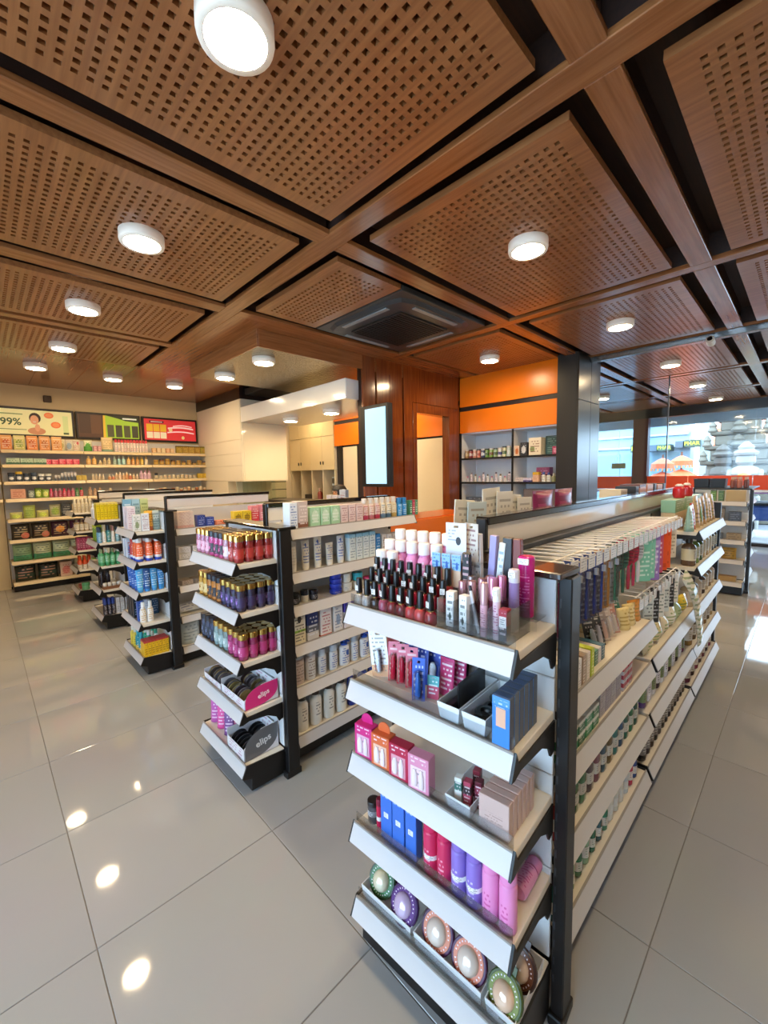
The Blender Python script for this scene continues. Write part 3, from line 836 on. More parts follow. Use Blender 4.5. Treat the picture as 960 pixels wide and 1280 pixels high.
# tiered parasols
def parasol(px, label, X=13.5, sc=1.0):
    y = atx(px, 575, X)[0]
    o = empty('tiered_parasol', (X, y, -0.12)); tag(o, label, 'parasol', 'tiered orange parasols')
    part('pole', MB().rod((X, y, -0.12), (X, y, 2.30*sc), 0.022, 8), mat('#6d3a1c', 0.5), o)
    fab = mat('#e2683a', 0.6)
    for (z, r, d) in ((2.0, 0.26, 0.16), (1.5, 0.41, 0.20), (1.0, 0.52, 0.22)):
        n = 16
        c = MB()
        vs = [(X, y, z*sc+d)]+[(X+r*f*math.cos(2*math.pi*i/n), y+r*f*math.sin(2*math.pi*i/n), z*sc+d*h) for f, h in ((0.45, 0.66), (1.0, 0.0)) for i in range(n)]+[(X+r*math.cos(2*math.pi*i/n), y+r*math.sin(2*math.pi*i/n), z*sc-0.12) for i in range(n)]
        fs = [(0, 1+i, 1+(i+1) % n) for i in range(n)]
        for j in range(2): fs += [(1+j*n+i, 1+(j+1)*n+i, 1+(j+1)*n+(i+1) % n, 1+j*n+(i+1) % n) for i in range(n)]
        cn = part('canopy', c.add(vs, fs), fab, o)
        fr = MB()
        for i in range(n):
            a = 2*math.pi*(i+0.5)/n; fr.box(X+r*math.cos(a)-0.012, X+r*math.cos(a)+0.012, y+r*math.sin(a)-0.012, y+r*math.sin(a)+0.012, z*sc-0.19, z*sc-0.12)
        f_ = part('fringe', fr, mat('#f0a060', 0.6), o, cn); f_['kind'] = 'stuff'
    return o
parasol(828.5, 'tiered orange ceremonial parasol seen just behind the glass edge', 12.9, 0.80)
parasol(852, 'tiered orange ceremonial parasol in front of the pale post', 13.98, 0.84)
# carved stone gate with a tiled roof
gate = empty('stone_gate', (16.0, 1.9, -0.12)); tag(gate, 'carved pale stone temple gate tower with stepped crown beside tiled roof', 'gate')
stone = mat('#5d574b', 0.85, bump=1.0, bscale=9); stone2 = mat('#716b5e', 0.85, bump=1.0, bscale=14)
yc = atx(925, 560, 16.0)[0]
tiers = [(0.95, -0.12, 0.9), (0.80, 0.9, 1.02), (0.72, 1.02, 1.55), (0.86, 1.55, 1.68), (0.64, 1.68, 2.0), (0.78, 2.0, 2.12), (0.55, 2.12, 2.42), (0.66, 2.42, 2.54), (0.44, 2.54, 2.82), (0.54, 2.82, 2.92), (0.34, 2.92, 3.2), (0.42, 3.2, 3.28), (0.22, 3.28, 3.6)]
for i, (r, a, b) in enumerate(tiers):
    part('block', MB().cbox(16.0-r*0.6, 16.0+r*0.6, yc-r, yc+r, a, b, 0.03), stone if i % 2 else stone2, gate)
    if b-a < 0.16:
        for s in (-1, 1):
            m_ = MB().lathe([(0.10, 0), (0.13, 0.05), (0.08, 0.15), (0.1, 0.2), (0.02, 0.33)], 8).xf(Matrix.Translation((16.0-r*0.5, yc+s*r*0.92, b-0.03)))
            part('finial', m_, stone2, gate)
        m_ = MB().lathe([(0.16, 0), (0.2, 0.06), (0.13, 0.16), (0.15, 0.22), (0.03, 0.36)], 8).xf(Matrix.Translation((16.0-r*0.62, yc, b-0.06)))
        part('mask_carving', m_, stone, gate)
for (px, py, X, nm, lb) in ((903, 580, 15.0, 'stone_guardian', 'weathered grey stone guardian statue before the gate, dark wall behind'), (932, 578, 13.9, 'stone_guardian', 'pale stone guardian statue with a gold emblem before the gate')):
    y = atx(px, py, X)[0]
    g = empty(nm, (X, y, -0.12)); tag(g, lb, 'statue', 'stone guardians')
    st = mat('#8b887f' if px > 920 else '#57524a', 0.85, bump=0.8, bscale=16)
    part('pedestal', MB().cbox(X-0.3, X+0.3, y-0.3, y+0.3, -0.12, 0.75, 0.03), st, g)
    part('figure', MB().lathe([(0.26, 0.75), (0.34, 0.85), (0.28, 1.1), (0.33, 1.3), (0.25, 1.45), (0.13, 1.52)], 14).xf(Matrix.Translation((X, y, 0))), st, g)
    part('head', MB().lathe([(0.12, 1.5), (0.2, 1.6), (0.19, 1.74), (0.1, 1.82)], 14).xf(Matrix.Translation((X, y, 0))), st, g)
    part('crown', MB().lathe([(0.23, 1.78), (0.26, 1.84), (0.15, 1.92), (0.17, 1.98), (0.04, 2.12)], 12).xf(Matrix.Translation((X, y, 0))), st, g)
    for s in (-1, 1):
        part('arm', MB().rod((X-0.05, y+s*0.28, 1.38), (X-0.3, y+s*0.3, 1.05), 0.075, 8).rod((X-0.3, y+s*0.3, 1.05), (X-0.34, y+s*0.08, 1.2), 0.06, 8), st, g)
    if px > 920:
        part('emblem', MB().lathe([(0.13, 0), (0.12, 0.02)], 14).xf(Matrix.Translation((X-0.31, y, 1.22)) @ Matrix.Rotation(-math.pi/2, 4, 'Y')), mat('#c9a849', 0.4), g)
rf = empty('tiled_roof_house', (19.0, 3.2, -0.12)); tag(rf, 'small house with an orange tiled roof behind the stone gate', 'house')
part('wall', MB().box(18.6, 20.5, 0.6, 2.75, -0.12, 2.05), mat('#3b2f2c', 0.7), rf)
for i in range(7):
    for j in range(5):
        y0 = 0.55+i*0.32; z0 = 2.03+j*0.2; x0 = 18.35+j*0.2
        part('tile', MB().prism([(0, 0), (0.30, 0.05), (0.30, 0.08), (0, 0.05)], y0, y0+0.31, lambda p, q_, t: (x0+p, t, z0+q_+p*0.75)), mat('#e58a63' if (i+j) % 2 else '#d97a55', 0.7), rf)
van = empty('parked_van', (18.8, 0.5, -0.12)); tag(van, 'dark parked van half hidden behind the stone guardians', 'van')
yv = atx(962, 575, 18.0)[0]-0.4
part('body', MB().cbox(18.0, 19.8, yv-3.2, yv+0.35, 0.2, 1.0, 0.06), mat('#dfe6ea', 0.2), van)
part('cabin', MB().cbox(18.05, 19.75, yv-3.0, yv+0.3, 1.0, 1.95, 0.08), mat('#3a3f45', 0.2), van)
for (x, dy) in ((18.0, -0.4), (18.0, -2.6), (19.7, -0.4), (19.7, -2.6)):
    part('wheel', MB().lathe([(0.3, 0), (0.32, 0.05), (0.32, 0.15), (0.3, 0.2)], 16).xf(Matrix.Translation((x, yv+dy, 0.2)) @ Matrix.Rotation(math.pi/2, 4, 'Y')), mat('#1b1b1d', 0.6), van)
mo = empty('parked_motorbike', (11.6, 0.95, -0.02)); tag(mo, 'blue and white scooter parked on the pavement outside', 'scooter')
xm, ym = 11.7, 0.45
part('wheel', MB().lathe([(0.2, -0.05), (0.25, -0.03), (0.25, 0.03), (0.2, 0.05)], 16).xf(Matrix.Translation((xm, ym-0.55, 0.23)) @ Matrix.Rotation(math.pi/2, 4, 'Y')), mat('#1b1b1d', 0.6), mo)
part('wheel', MB().lathe([(0.2, -0.05), (0.25, -0.03), (0.25, 0.03), (0.2, 0.05)], 16).xf(Matrix.Translation((xm, ym+0.55, 0.23)) @ Matrix.Rotation(math.pi/2, 4, 'Y')), mat('#1b1b1d', 0.6), mo)
part('body', MB().cbox(xm-0.13, xm+0.13, ym-0.1, ym+0.7, 0.35, 0.66, 0.05), mat('#3d5a9e', 0.25), mo)
part('seat', MB().cbox(xm-0.14, xm+0.14, ym, ym+0.7, 0.66, 0.76, 0.04), mat('#1c1c20', 0.5), mo)
part('leg_shield', MB().cbox(xm-0.16, xm+0.16, ym-0.42, ym-0.32, 0.3, 0.9, 0.03), mat('#dfe4ea', 0.25), mo)
part('handlebar', MB().rod((xm-0.3, ym-0.34, 0.98), (xm+0.3, ym-0.34, 0.98), 0.02, 8).rod((xm, ym-0.36, 0.85), (xm, ym-0.34, 0.98), 0.03, 8), mat('#222226', 0.4), mo)

# ------------------------------------------------------------------ shelving fixtures
DECKM = mat('#e3dccf', 0.4)
def bank(root, ox, oy, rz, W, D, levels, where, posts=(True, True), back=True, top=1.2, kick=True, brackets=True, lh=0.052, postw=0.032, deckm=DECKM, railm=None, slots=True, wh2=None, panel_top=None):
    """one bay of shelving in its own frame (v along the front, u into it); returns its decks, top first"""
    c, s = math.cos(rz), math.sin(rz)
    L = root.location
    def fin(mb):
        mb.v = [(ox+c*v-s*u-L.x, oy+s*v+c*u-L.y, z-L.z) for v, u, z in mb.v]; return mb
    def P(name, mb, m, parent=None): return link(name, fin(mb).mesh(name, m), parent or root)
    decks = []
    for i, z in enumerate(levels):
        lowest = i == len(levels)-1 and kick
        sh = P('shelf', MB().cbox(0, W, 0.010, D, z-0.030, z-0.007, 0.002), deckm)
        P('price_rail', MB().prism([(0.006, z), (0.011, z-0.004), (-0.010, z-lh), (-0.016, z-lh+0.002)], 0.002, W-0.002, lambda p, q, t: (t, p, q)), railm or RAILW, sh)
        P('rail_lip', MB().prism([(0.004, z+0.001), (0.010, z+0.001), (0.010, z-0.006), (0.004, z-0.006)], 0.002, W-0.002, lambda p, q, t: (t, p, q)), mat('#9b9690', 0.3), sh)
        for a, b in ((-0.004, 0.002), (W-0.002, W+0.004)):
            if brackets:
                if lowest: poly = [(-0.016, z-lh), (0.010, z+0.001), (D, z-0.012), (D, z-0.07), (0.03, z-0.07)]
                else: poly = [(-0.016, z-lh-0.002), (0.008, z+0.001), (0.02, z-0.028), (D, z-0.028), (D, z-0.105), (D-0.022, z-0.112), (D-0.035, z-0.085), (D-0.08, z-0.06), (0.03, z-0.048), (0.0, z-lh-0.004)]
                P('bracket', MB().prism(poly, a, b, lambda p, q, t: (t, p, q)), BLACK, sh)
        decks.append(Shelf(ox, oy, rz, z-0.007, W, D, where[i] if isinstance(where, (list, tuple)) else where))
    if kick:
        P('base_plinth', MB().cbox(0.0, W, 0.028, D+0.01, 0.012, levels[-1]-0.032, 0.003), BLACK)
    if back:
        zs = [levels[-1]]+[levels[-1]+(panel_top or top)*0.0+((panel_top or top)-levels[-1])*k/4 for k in range(1, 5)]
        for a, b in zip(zs[:-1], zs[1:]):
            P('back_panel', MB().cbox(0.0, W, D, D+0.012, a+0.0015, b-0.0015, 0.002), PANELW)
    for k, on in enumerate(posts):
        if not on: continue
        a, b = (-0.006-postw, -0.006) if k == 0 else (W+0.006, W+0.006+postw)
        up = P('upright', MB().cbox(a, b, D, D+0.062, 0.0, top, 0.003), BLACK)
        if slots:
            sl = MB(); z = 0.12
            xa = (b-0.008, b-0.004) if k == 0 else (a+0.004, a+0.008)
            while z < top-0.05:
                sl.box(xa[0], xa[1], D-0.0008, D+0.004, z, z+0.022); z += 0.05
            P('slot', sl, mat('#34353a', 0.5), up)['kind'] = 'stuff'
        P('foot', MB().cbox(a-0.004, b+0.004, D-0.012, D+0.07, 0.0, 0.03, 0.003), BLACK, up)
    return decks
def cap_board(root, name, x0, x1, y0, y1, z0, z1, m, parent=None, rz=0, ox=0, oy=0, c=0.003):
    mb = MB().cbox(x0, x1, y0, y1, z0, z1, c)
    if rz:
        cc_, ss = math.cos(rz), math.sin(rz)
        mb.v = [(ox+cc_*x-ss*y, oy+ss*x+cc_*y, z) for x, y, z in mb.v]
    return part(name, mb, m, root, parent)
def header(root, x0, x1, y, z0=1.215, z1=1.285):
    h = part('header_panel', MB().cbox(x0, x1, y-0.014, y+0.014, z0, z1, 0.002), mat('#e3ddd8', 0.10, coat=0.6), root)
    part('top_trim', MB().cbox(x0-0.006, x1+0.006, y-0.024, y+0.024, z1, z1+0.024, 0.003), BLACKG, root, h)
    part('end_trim', MB().cbox(x0-0.014, x0, y-0.018, y+0.018, z0-0.01, z1+0.02, 0.003), BLACK, root, h)
R90 = -math.pi/2
T3 = math.radians(3.4)
EL = [1.075, 0.855, 0.63, 0.40, 0.145]
def whs(tail): return [f'{a} tier of {tail}' for a in ('top', 'second', 'third', 'fourth', 'bottom')]

G1 = empty('shelving_gondola', (1.1, 0.67, 0)); tag(G1, 'nearest black and white shelving gondola, full of toiletries, beside near aisle', 'shelving', 'shelving gondolas')
E1 = bank(G1, 0.722, 0.898, R90+T3, 0.5, 0.225, [1.085, 0.862, 0.64, 0.42, 0.175], whs('nearest shelf end'), posts=(True, True), top=1.195)
part('top_cap', MB().cbox(0.94, 1.05, 0.385, 0.955, 1.195, 1.212, 0.003), mat('#2a1a14', 0.2, coat=0.5), G1)
run_where = lambda t, n: [f'{a} shelf, {t}' for a in ('upper', 'second', 'third', 'fourth', 'fifth', 'lowest')[:n]]
A1 = bank(G1, 1.075, 0.42, 0, 0.90, 0.245, [0.826, 0.64, 0.40, 0.155], run_where('near bay by aisle', 4), posts=(False, True), top=1.2, slots=False)
A2 = bank(G1, 2.0, 0.42, 0, 0.925, 0.245, [0.645, 0.40, 0.155], run_where('middle bay by aisle', 3), posts=(False, True), top=1.2, slots=False)
A3 = bank(G1, 2.95, 0.42, 0, 0.93, 0.245, [1.09, 0.88, 0.63, 0.39, 0.155], run_where('far bay by aisle', 5), posts=(False, True), top=1.2)
for x0 in (1.075, 2.0, 2.95):
    bank(G1, x0+0.925, 0.955, math.pi, 0.92, 0.245, [1.19, 0.85, 0.64, 0.40, 0.155], 'hidden side', posts=(False, False), back=False, brackets=False)
part('upright', MB().cbox(1.04, 1.075, 0.64, 0.70, 0, 1.2, 0.003), BLACK, G1)
part('upright', MB().cbox(3.885, 3.925, 0.44, 0.50, 0, 1.2, 0.003), BLACK, G1)
header(G1, 1.09, 3.88, 0.685, 1.215, 1.29)
part('top_cap', MB().cbox(1.075, 3.885, 0.63, 0.745, 1.195, 1.215, 0.003), BLACK, G1)
G1L = Shelf(2.95+0.925, 0.955, math.pi, 1.183, 2.8, 0.245, 'on the top shelf behind the header')

def far_gondola(y0, label, ntail, run=None, sections=1, where=None, lv=EL):
    g = empty('shelving_gondola', (1.05, y0+0.27, 0)); tag(g, label, 'shelving', 'shelving gondolas')
    e = bank(g, 0.765, y0+0.5, R90, 0.5, 0.20, lv, whs(ntail), top=1.2)
    part('top_cap', MB().cbox(0.955, 1.05, y0-0.045, y0+0.545, 1.2, 1.214, 0.003), BLACKG, g)
    r = []
    if run:
        for k in range(sections):
            r.append(bank(g, 1.05+0.92*k, y0+0.01, 0, 0.90, 0.25, run, where, posts=(False, True), top=1.2, slots=False))
    for k in range(sections):
        bank(g, 1.05+0.92*(k+1), y0+0.53, math.pi, 0.92, 0.24, [1.06, 0.82, 0.61, 0.38, 0.145], 'hidden side', posts=(False, False), back=False, brackets=False)
    header(g, 1.075, 1.05+0.92*sections, y0+0.275)
    part('base_plinth', MB().box(1.03, 1.05+0.92*sections, y0+0.25, y0+0.29, 0, 1.2), PANELW, g)
    return g, e, r
g2r = ['topmost shelf, second gondola run', 'second shelf, second gondola run', 'third shelf, second gondola run', 'fourth shelf, second gondola run', 'fifth shelf, second gondola run', 'lowest shelf, second gondola run']
G2, E2, B2 = far_gondola(1.71, 'second shelving gondola with capsule jars on its end display', 'second shelf end', [1.195, 0.98, 0.815, 0.615, 0.40, 0.145], 1, g2r)
g3r = ['topmost shelf, third gondola run', 'second shelf, third gondola run', 'third shelf, third gondola run', 'fourth shelf, third gondola run', 'lowest shelf, third gondola run']
G3, E3, B3 = far_gondola(3.33, 'third shelving gondola with orange spray bottles on its end display', 'third shelf end', [1.065, 0.825, 0.62, 0.38, 0.137], 1, g3r)
G4, E4, B4 = far_gondola(4.66, 'fourth shelving gondola with yellow cartons on its end display', 'fourth shelf end')
G5, E5, B5 = far_gondola(5.95, 'fifth shelving gondola farthest along, before the wall shelving', 'fifth shelf end')
# gondola at the far end of the near aisle
G6 = empty('shelving_gondola', (6.5, 0.7, 0)); tag(G6, 'small far shelving gondola near the shop front with kraft boxes', 'shelving', 'shelving gondolas')
E6 = bank(G6, 6.07, 0.965, R90, 0.5, 0.20, [1.077, 0.855, 0.64, 0.415, 0.155], whs('far aisle shelf end'), top=1.2)
A6 = bank(G6, 6.35, 0.475, 0, 0.92, 0.25, [1.06, 0.84, 0.62, 0.39, 0.14], run_where('far gondola side', 5), posts=(False, True), top=1.2)
bank(G6, 7.28, 1.0, math.pi, 0.93, 0.25, [1.06, 0.62, 0.14], 'hidden side', posts=(False, False), back=False, brackets=False)
part('top_cap', MB().cbox(6.26, 7.3, 0.44, 1.01, 1.2, 1.215, 0.003), BLACK, G6)
# wall shelving along the back wall
WL = [1.856, 1.668, 1.448, 1.224, 0.961, 0.689, 0.405, 0.126]
WS = empty('shelving_unit', (1.5, 7.35, 0)); tag(WS, 'long cream wall shelving of eight shelves along the back wall', 'shelving')
WW = {}
for k, x0 in enumerate((0.24, 1.105, 1.975)):
    nm = ('first', 'middle', 'corner')[k]
    wh = [f'on {a} shelf, {nm} wall bay' for a in ('topmost', 'second', 'third', 'fourth', 'fifth', 'sixth', 'seventh', 'lowest')]
    WW[k] = bank(WS, x0, 7.16, 0, 0.86, 0.285, WL, wh, posts=(k == 0, True), top=2.02, slots=False, lh=0.045, postw=0.006, deckm=mat('#dcc698', 0.4), railm=mat('#d6c096', 0.35), brackets=False)
# extension of the first bay beyond the upright (upper shelves run on out of view)
WW[3] = bank(WS, -0.64, 7.16, 0, 0.86, 0.285, WL[:4], 'on the outermost wall bay', posts=(True, False), top=2.02, slots=False, lh=0.045, postw=0.006, kick=False, deckm=mat('#dcc698', 0.4), railm=mat('#d6c096', 0.35), brackets=False)
# orange cabinet
OC = empty('display_cabinet', (4.7, 2.56, 0)); tag(OC, 'open white display cabinet under two glossy orange panels by the pillar', 'cabinet')
part('upper_panel', MB().cbox(4.695, 4.72, 1.79, 3.32, 2.322, 2.70, 0.002), ORANGE, OC)
part('dark_gap', MB().box(4.71, 4.73, 1.79, 3.32, 2.262, 2.324), DARKBR, OC)
part('lower_panel', MB().cbox(4.695, 4.72, 1.79, 3.32, 1.98, 2.265, 0.002), ORANGE, OC)
WI = mat('#dfe2e6', 0.45)
part('back', MB().box(5.06, 5.08, 1.79, 3.32, 0.9, 1.98), WI, OC)
part('top_board', MB().box(4.72, 5.06, 1.79, 3.32, 1.962, 1.98), WI, OC)
for y in (1.80, 2.551, 3.312):
    part('upright', MB().box(4.712, 5.06, y-0.009, y+0.009, 0.9, 1.965), WI, OC)
    part('edge_trim', MB().box(4.70, 4.712, y-0.011, y+0.011, 0.9, 1.975), BLACK, OC)
for z in (1.645, 1.33, 1.02):
    s_ = part('shelf', MB().box(4.712, 5.06, 1.80, 3.31, z-0.02, z), WI, OC)
    part('edge_trim', MB().box(4.70, 4.713, 1.80, 3.31, z-0.022, z+0.002), BLACK, OC, s_)
part('base_cabinet', MB().cbox(4.68, 5.06, 1.79, 3.32, 0, 0.9, 0.003), mat('#d9d5cc', 0.4), OC)
OCS = [Shelf(4.70, 3.30, R90, z, 1.5, 0.35, w) for z, w in ((1.645, 'upper shelf, orange cabinet'), (1.33, 'middle shelf, orange cabinet'), (1.02, 'lower shelf, orange cabinet'))]
# orange service counter before the timber wall
CT = empty('service_counter', (3.3, 2.95, 0)); tag(CT, 'low orange fronted service counter before the timber wall', 'counter')
part('front_panel', MB().cbox(2.35, 4.2, 2.70, 2.74, 0.05, 0.99, 0.003), ORANGE, CT)
part('body', MB().box(2.36, 4.19, 2.74, 3.15, 0, 0.96), CREAM, CT)
part('worktop', MB().cbox(2.33, 4.22, 2.74, 3.2, 0.96, 1.0, 0.003), mat('#e46a1c', 0.3), CT)
# digital sign on the timber wall
DS = empty('display_screen', (2.93, 3.1, 1.35)); tag(DS, 'tall bright pale blue display screen in black case on the timber wall', 'screen')
part('case', MB().cbox(2.905, 2.975, 2.90, 3.30, 1.325, 2.15, 0.004), BLACK, DS)
part('screen', MB().box(2.899, 2.905, 2.928, 3.226, 1.357, 2.115), mat('#a9d9ee', 0.3, emit=0.6), DS)
part('wall_bracket', MB().box(2.93, 2.97, 3.30, 3.34, 1.6, 1.9), BLACK, DS)
# counter desk and the seated cashier
CD = empty('cashier_desk', (3.3, 4.6, 0)); tag(CD, 'dark topped cashier desk behind the second gondola', 'desk')
part('desk_top', MB().cbox(3.0, 3.45, 3.7, 5.6, 1.08, 1.12, 0.004), mat('#221d1b', 0.3), CD)
part('desk_front', MB().box(3.02, 3.06, 3.72, 5.58, 0, 1.08), CREAM, CD)
part('side_panel', MB().box(3.06, 3.45, 3.72, 3.76, 0, 1.08), CREAM, CD)
part('side_panel', MB().box(3.06, 3.45, 5.54, 5.58, 0, 1.08), CREAM, CD)
# glass upstand with tile stripes below the hanging block
gu = empty('glass_screen', (3.1, 5.82, 0)); tag(gu, 'greenish glass screen with dark bars under the cream cupboard block', 'glass screen')
part('pane', MB().box(2.83, 3.56, 5.90, 5.91, 0.9, 1.385), clear('#f0f4ea', 0.05), gu)
for z in (1.10, 1.24, 1.36):
    part('bar', MB().box(3.30, 3.56, 5.893, 5.90, z, z+0.012), BLACK, gu)
part('tiled_panel', MB().box(2.9, 3.56, 6.25, 6.28, 0.0, 1.385), mat('#d8d6bc', 0.3), gu)
tp = gu.children[-1]
for i in range(8):
    for j in range(5):
        part('tile', MB().box(2.905+i*0.081, 2.905+i*0.081+0.076, 6.243, 6.25, 0.95+j*0.085, 0.95+j*0.085+0.08), mat('#e2dfc6', 0.2), gu, tp)

# ------------------------------------------------------------------ goods on the nearest shelf end
def PXP(S, p, name, px, py, label, cat, group=None, dz=0.0006, drz=0.0, rx=0, ry=0, dv=0, du=0):
    v, u = S.vu(px, py, dz)
    return put(S, p, name, v+dv, u+du, label, cat, group, dz, drz, rx, ry)
WCAP = mat('#f1eeee', 0.35); BCAP = mat('#1c1b1f', 0.35); GOLD = mat('#c9a35a', 0.22, 0.95)
CLR = clear('#f6f6f8', 0.06)
S = E1[0]
# tiered acrylic risers
def riser(S, v0, v1, steps, label):
    x, y, z = S.pt((v0+v1)/2, steps[0][0], 0)
    o = empty('display_riser', (x, y, S.z), S.rz); tag(o, label, 'riser', 'clear acrylic risers')
    w = (v1-v0)/2
    for (u0, u1, h) in steps:
        k = MB().box(-w, w, u0-steps[0][0], u1-steps[0][0], h-0.003, h).box(-w, w, u0-steps[0][0], u0-steps[0][0]+0.002, 0, h-0.003)
        link('step', k.mesh('step', ACRYL), o)
    return o
riser(S, 0.004, 0.288, [(0.062, 0.092, 0.024), (0.092, 0.118, 0.048)], 'clear stepped riser under the nail polish on the nearest top shelf')
pal = [['#d9d2cc', '#d5cdc9', '#2a1519', '#c25d7c', '#8e1f33', '#7d1226', '#d8434a', '#d94a4d', '#a3102a'],
       ['#1d1214', '#a7415c', '#5e1620', '#8c1c2e', '#6d1724', '#9a2038', '#b12238', '#7e1a2c', '#a51f33'],
       ['#6e2a35', '#8a2f3e', '#4b151d', '#6a1b26', '#7a2232', '#551620', '#95283a', '#8b1c30', '#a2333f']]
cname = {0: 'front', 1: 'middle', 2: 'rear'}
def cword(h):
    c = [int(h[i:i+2], 16) for i in (1, 3, 5)]
    if min(c) > 180: return 'clear'
    if max(c) < 60: return 'near black'
    if c[0] > 200: return 'coral red'
    if c[2] > 85: return 'rose pink'
    return 'crimson' if c[0] > 140 else 'deep wine red'
for r in range(3):
    for i in range(9):
        c = pal[r][i]
        put(S, p_polish(c, (i+r) % 3 != 1), 'nail_polish', 0.022+0.031*i+0.006*(r % 2), 0.030+0.0*r if r == 0 else 0.046+0.030*r, lab(cword(c), 'nail polish bottle with black cap,', ORD[i]+' along', cname[r]+' row, nearest top shelf'), 'nail polish', 'nail polish bottles', dz=(0.0006, 0.0246, 0.0486)[r], drz=random.uniform(-.4, .4))
riser(S, 0.004, 0.265, [(0.147, 0.180, 0.028), (0.180, 0.214, 0.056)], 'clear stepped riser under the pink toner bottles on the nearest top shelf')
PINKB = pk('#e88fc0', ink='#f8dcec', lines=7, cols=14, bands=((0.55, '#ee9cc9'),), rough=0.15)
for r, (n, v0) in enumerate(((2, 0.022), (5, 0.026), (5, 0.040))):
    for i in range(n):
        put(S, p_bottle(0.0195, 0.145, PINKB, WCAP, 0.033, 0.0165), 'toner_bottle', v0+0.043*i, 0.126+0.034*r, lab('pink toner bottle with white cap,', ORD[i]+' along', ('front', 'middle', 'rear')[r]+' row behind nail polish'), 'bottle', 'pink toner bottles', dz=(0.0006, 0.0286, 0.0566)[r])
# carded false lashes and blue sachets behind the polish
lash = p_card(0.062, 0.1, pk('#dfe3ec', ink='#8d93a3', lines=12, cols=14, reg=(0.1, 0.5, 0.5, 0.85), blob='#2b2c33', blobpos=(0.62, 0.52, 0.11)))
put(S, lash, 'lash_card', 0.262, 0.158, 'white false lash card with black curl, standing above blue sachets', 'card', dz=0.138)
put(S, p_card(0.05, 0.1, pk('#d6cfc6', ink='#7e4b57', lines=8, cols=10)), 'lash_card', 0.300, 0.172, 'beige makeup card partly behind the white lash card', 'card', dz=0.138, drz=-0.3)
st = riser(S, 0.228, 0.330, [(0.140, 0.2, 0.1375)], 'clear raised step holding the lash cards')
for i in range(3):
    put(S, p_card(0.027, 0.085, pk('#8dbbe6', bands=((0.0, '#d9b99d'), (0.52, '#8dbbe6')), ink='#2c5ea8', lines=9, cols=9, reg=(0.1, 0.9, 0.55, 0.95), blob='#2f62b0', blobpos=(0.62, 0.66, 0.12)), hole=False, t=0.004), 'face_sachet', 0.222+0.031*i, 0.124, lab('light blue and beige face sachet,', ORD[i], 'from the left below the lash cards'), 'sachet', 'blue face sachets', dz=0.075)
riser(S, 0.206, 0.330, [(0.114, 0.138, 0.0745)], 'low clear step under the blue face sachets')
put(S, p_card(0.024, 0.095, pk('#1f1d22', ink='#d3aab0', lines=6, cols=5, reg=(0.15, 0.85, 0.05, 0.95)), hole=False, t=0.012), 'eyeliner_box', 0.314, 0.126, 'narrow black box with pink pictures beside the blue sachets', 'box', dz=0.0751)
# clear organiser with cosmetics
og = empty('cosmetic_organiser', S.pt(0.39, 0.02, 0), S.rz); tag(og, 'clear acrylic cosmetic organiser with compartments on the nearest top shelf', 'organiser')
def ogw(v0, v1, u0, u1, h, name='wall'):
    k = MB().box(v0-0.39, v1-0.39, u0-0.02, u1-0.02, 0.0006, h); link(name, k.mesh(name, ACRYL), og)
ogw(0.298, 0.472, 0.020, 0.022, 0.062, 'front_wall'); ogw(0.298, 0.472, 0.076, 0.078, 0.09); ogw(0.298, 0.472, 0.138, 0.140, 0.115, 'back_wall')
for v in (0.296, 0.340, 0.384, 0.428, 0.472): ogw(v, v+0.002, 0.020, 0.140, 0.075, 'divider')
ogw(0.298, 0.472, 0.020, 0.140, 0.0026, 'floor')
BRW = pk('#eceef0', ink='#3c4a4a', lines=5, cols=7, reg=(0.2, 0.8, 0.1, 0.9), blob='#3e5a55', blobpos=(0.5, 0.3, 0.12))
D = 0.0032
put(S, p_box(0.021, 0.021, 0.085, BRW), 'brow_box', 0.317, 0.052, 'white eyebrow pencil box with grey print in organiser front corner', 'box', 'white eyebrow boxes', dz=D, drz=0.1)
put(S, p_box(0.021, 0.021, 0.085, BRW), 'brow_box', 0.360, 0.042, 'second white eyebrow pencil box, beside the leaning pencil', 'box', 'white eyebrow boxes', dz=D, drz=-0.1)
put(S, p_stick(0.004, 0.11, mat('#d9d5da', 0.3), mat('#2b282e', 0.3), 0.012), 'eyebrow_pencil', 0.391, 0.050, 'slim grey pencil leaning over the organiser compartment', 'pencil', dz=D, ry=-0.22)
put(S, p_stick(0.0085, 0.122, pk('#d9a9b8', ink='#9a5f76', lines=14, cols=3, rough=0.2), mat('#caa0a8', 0.2, 0.4), 0.05), 'mascara', 0.408, 0.042, 'rose pink mascara tube standing at the organiser front', 'mascara', dz=D)
put(S, p_stick(0.0085, 0.115, pk('#e3c4d0', ink='#b0517c', lines=14, cols=3, rough=0.2), WCAP, 0.03, sticker=True), 'mascara', 0.437, 0.045, 'pale pink lip gloss tube with white price sticker', 'lip gloss', dz=D)
put(S, p_box(0.020, 0.020, 0.072, pk('#3a3138', bands=((0.5, '#a02338'),), ink='#d8c5c9', lines=6, cols=6), front=(0.8, 0.45, 0.78, pk('#e9e5e6', ink='#66606a', lines=5, cols=6))), 'lipstick_box', 0.456, 0.046, 'black and red lipstick box with white label at organiser corner', 'box', dz=D)
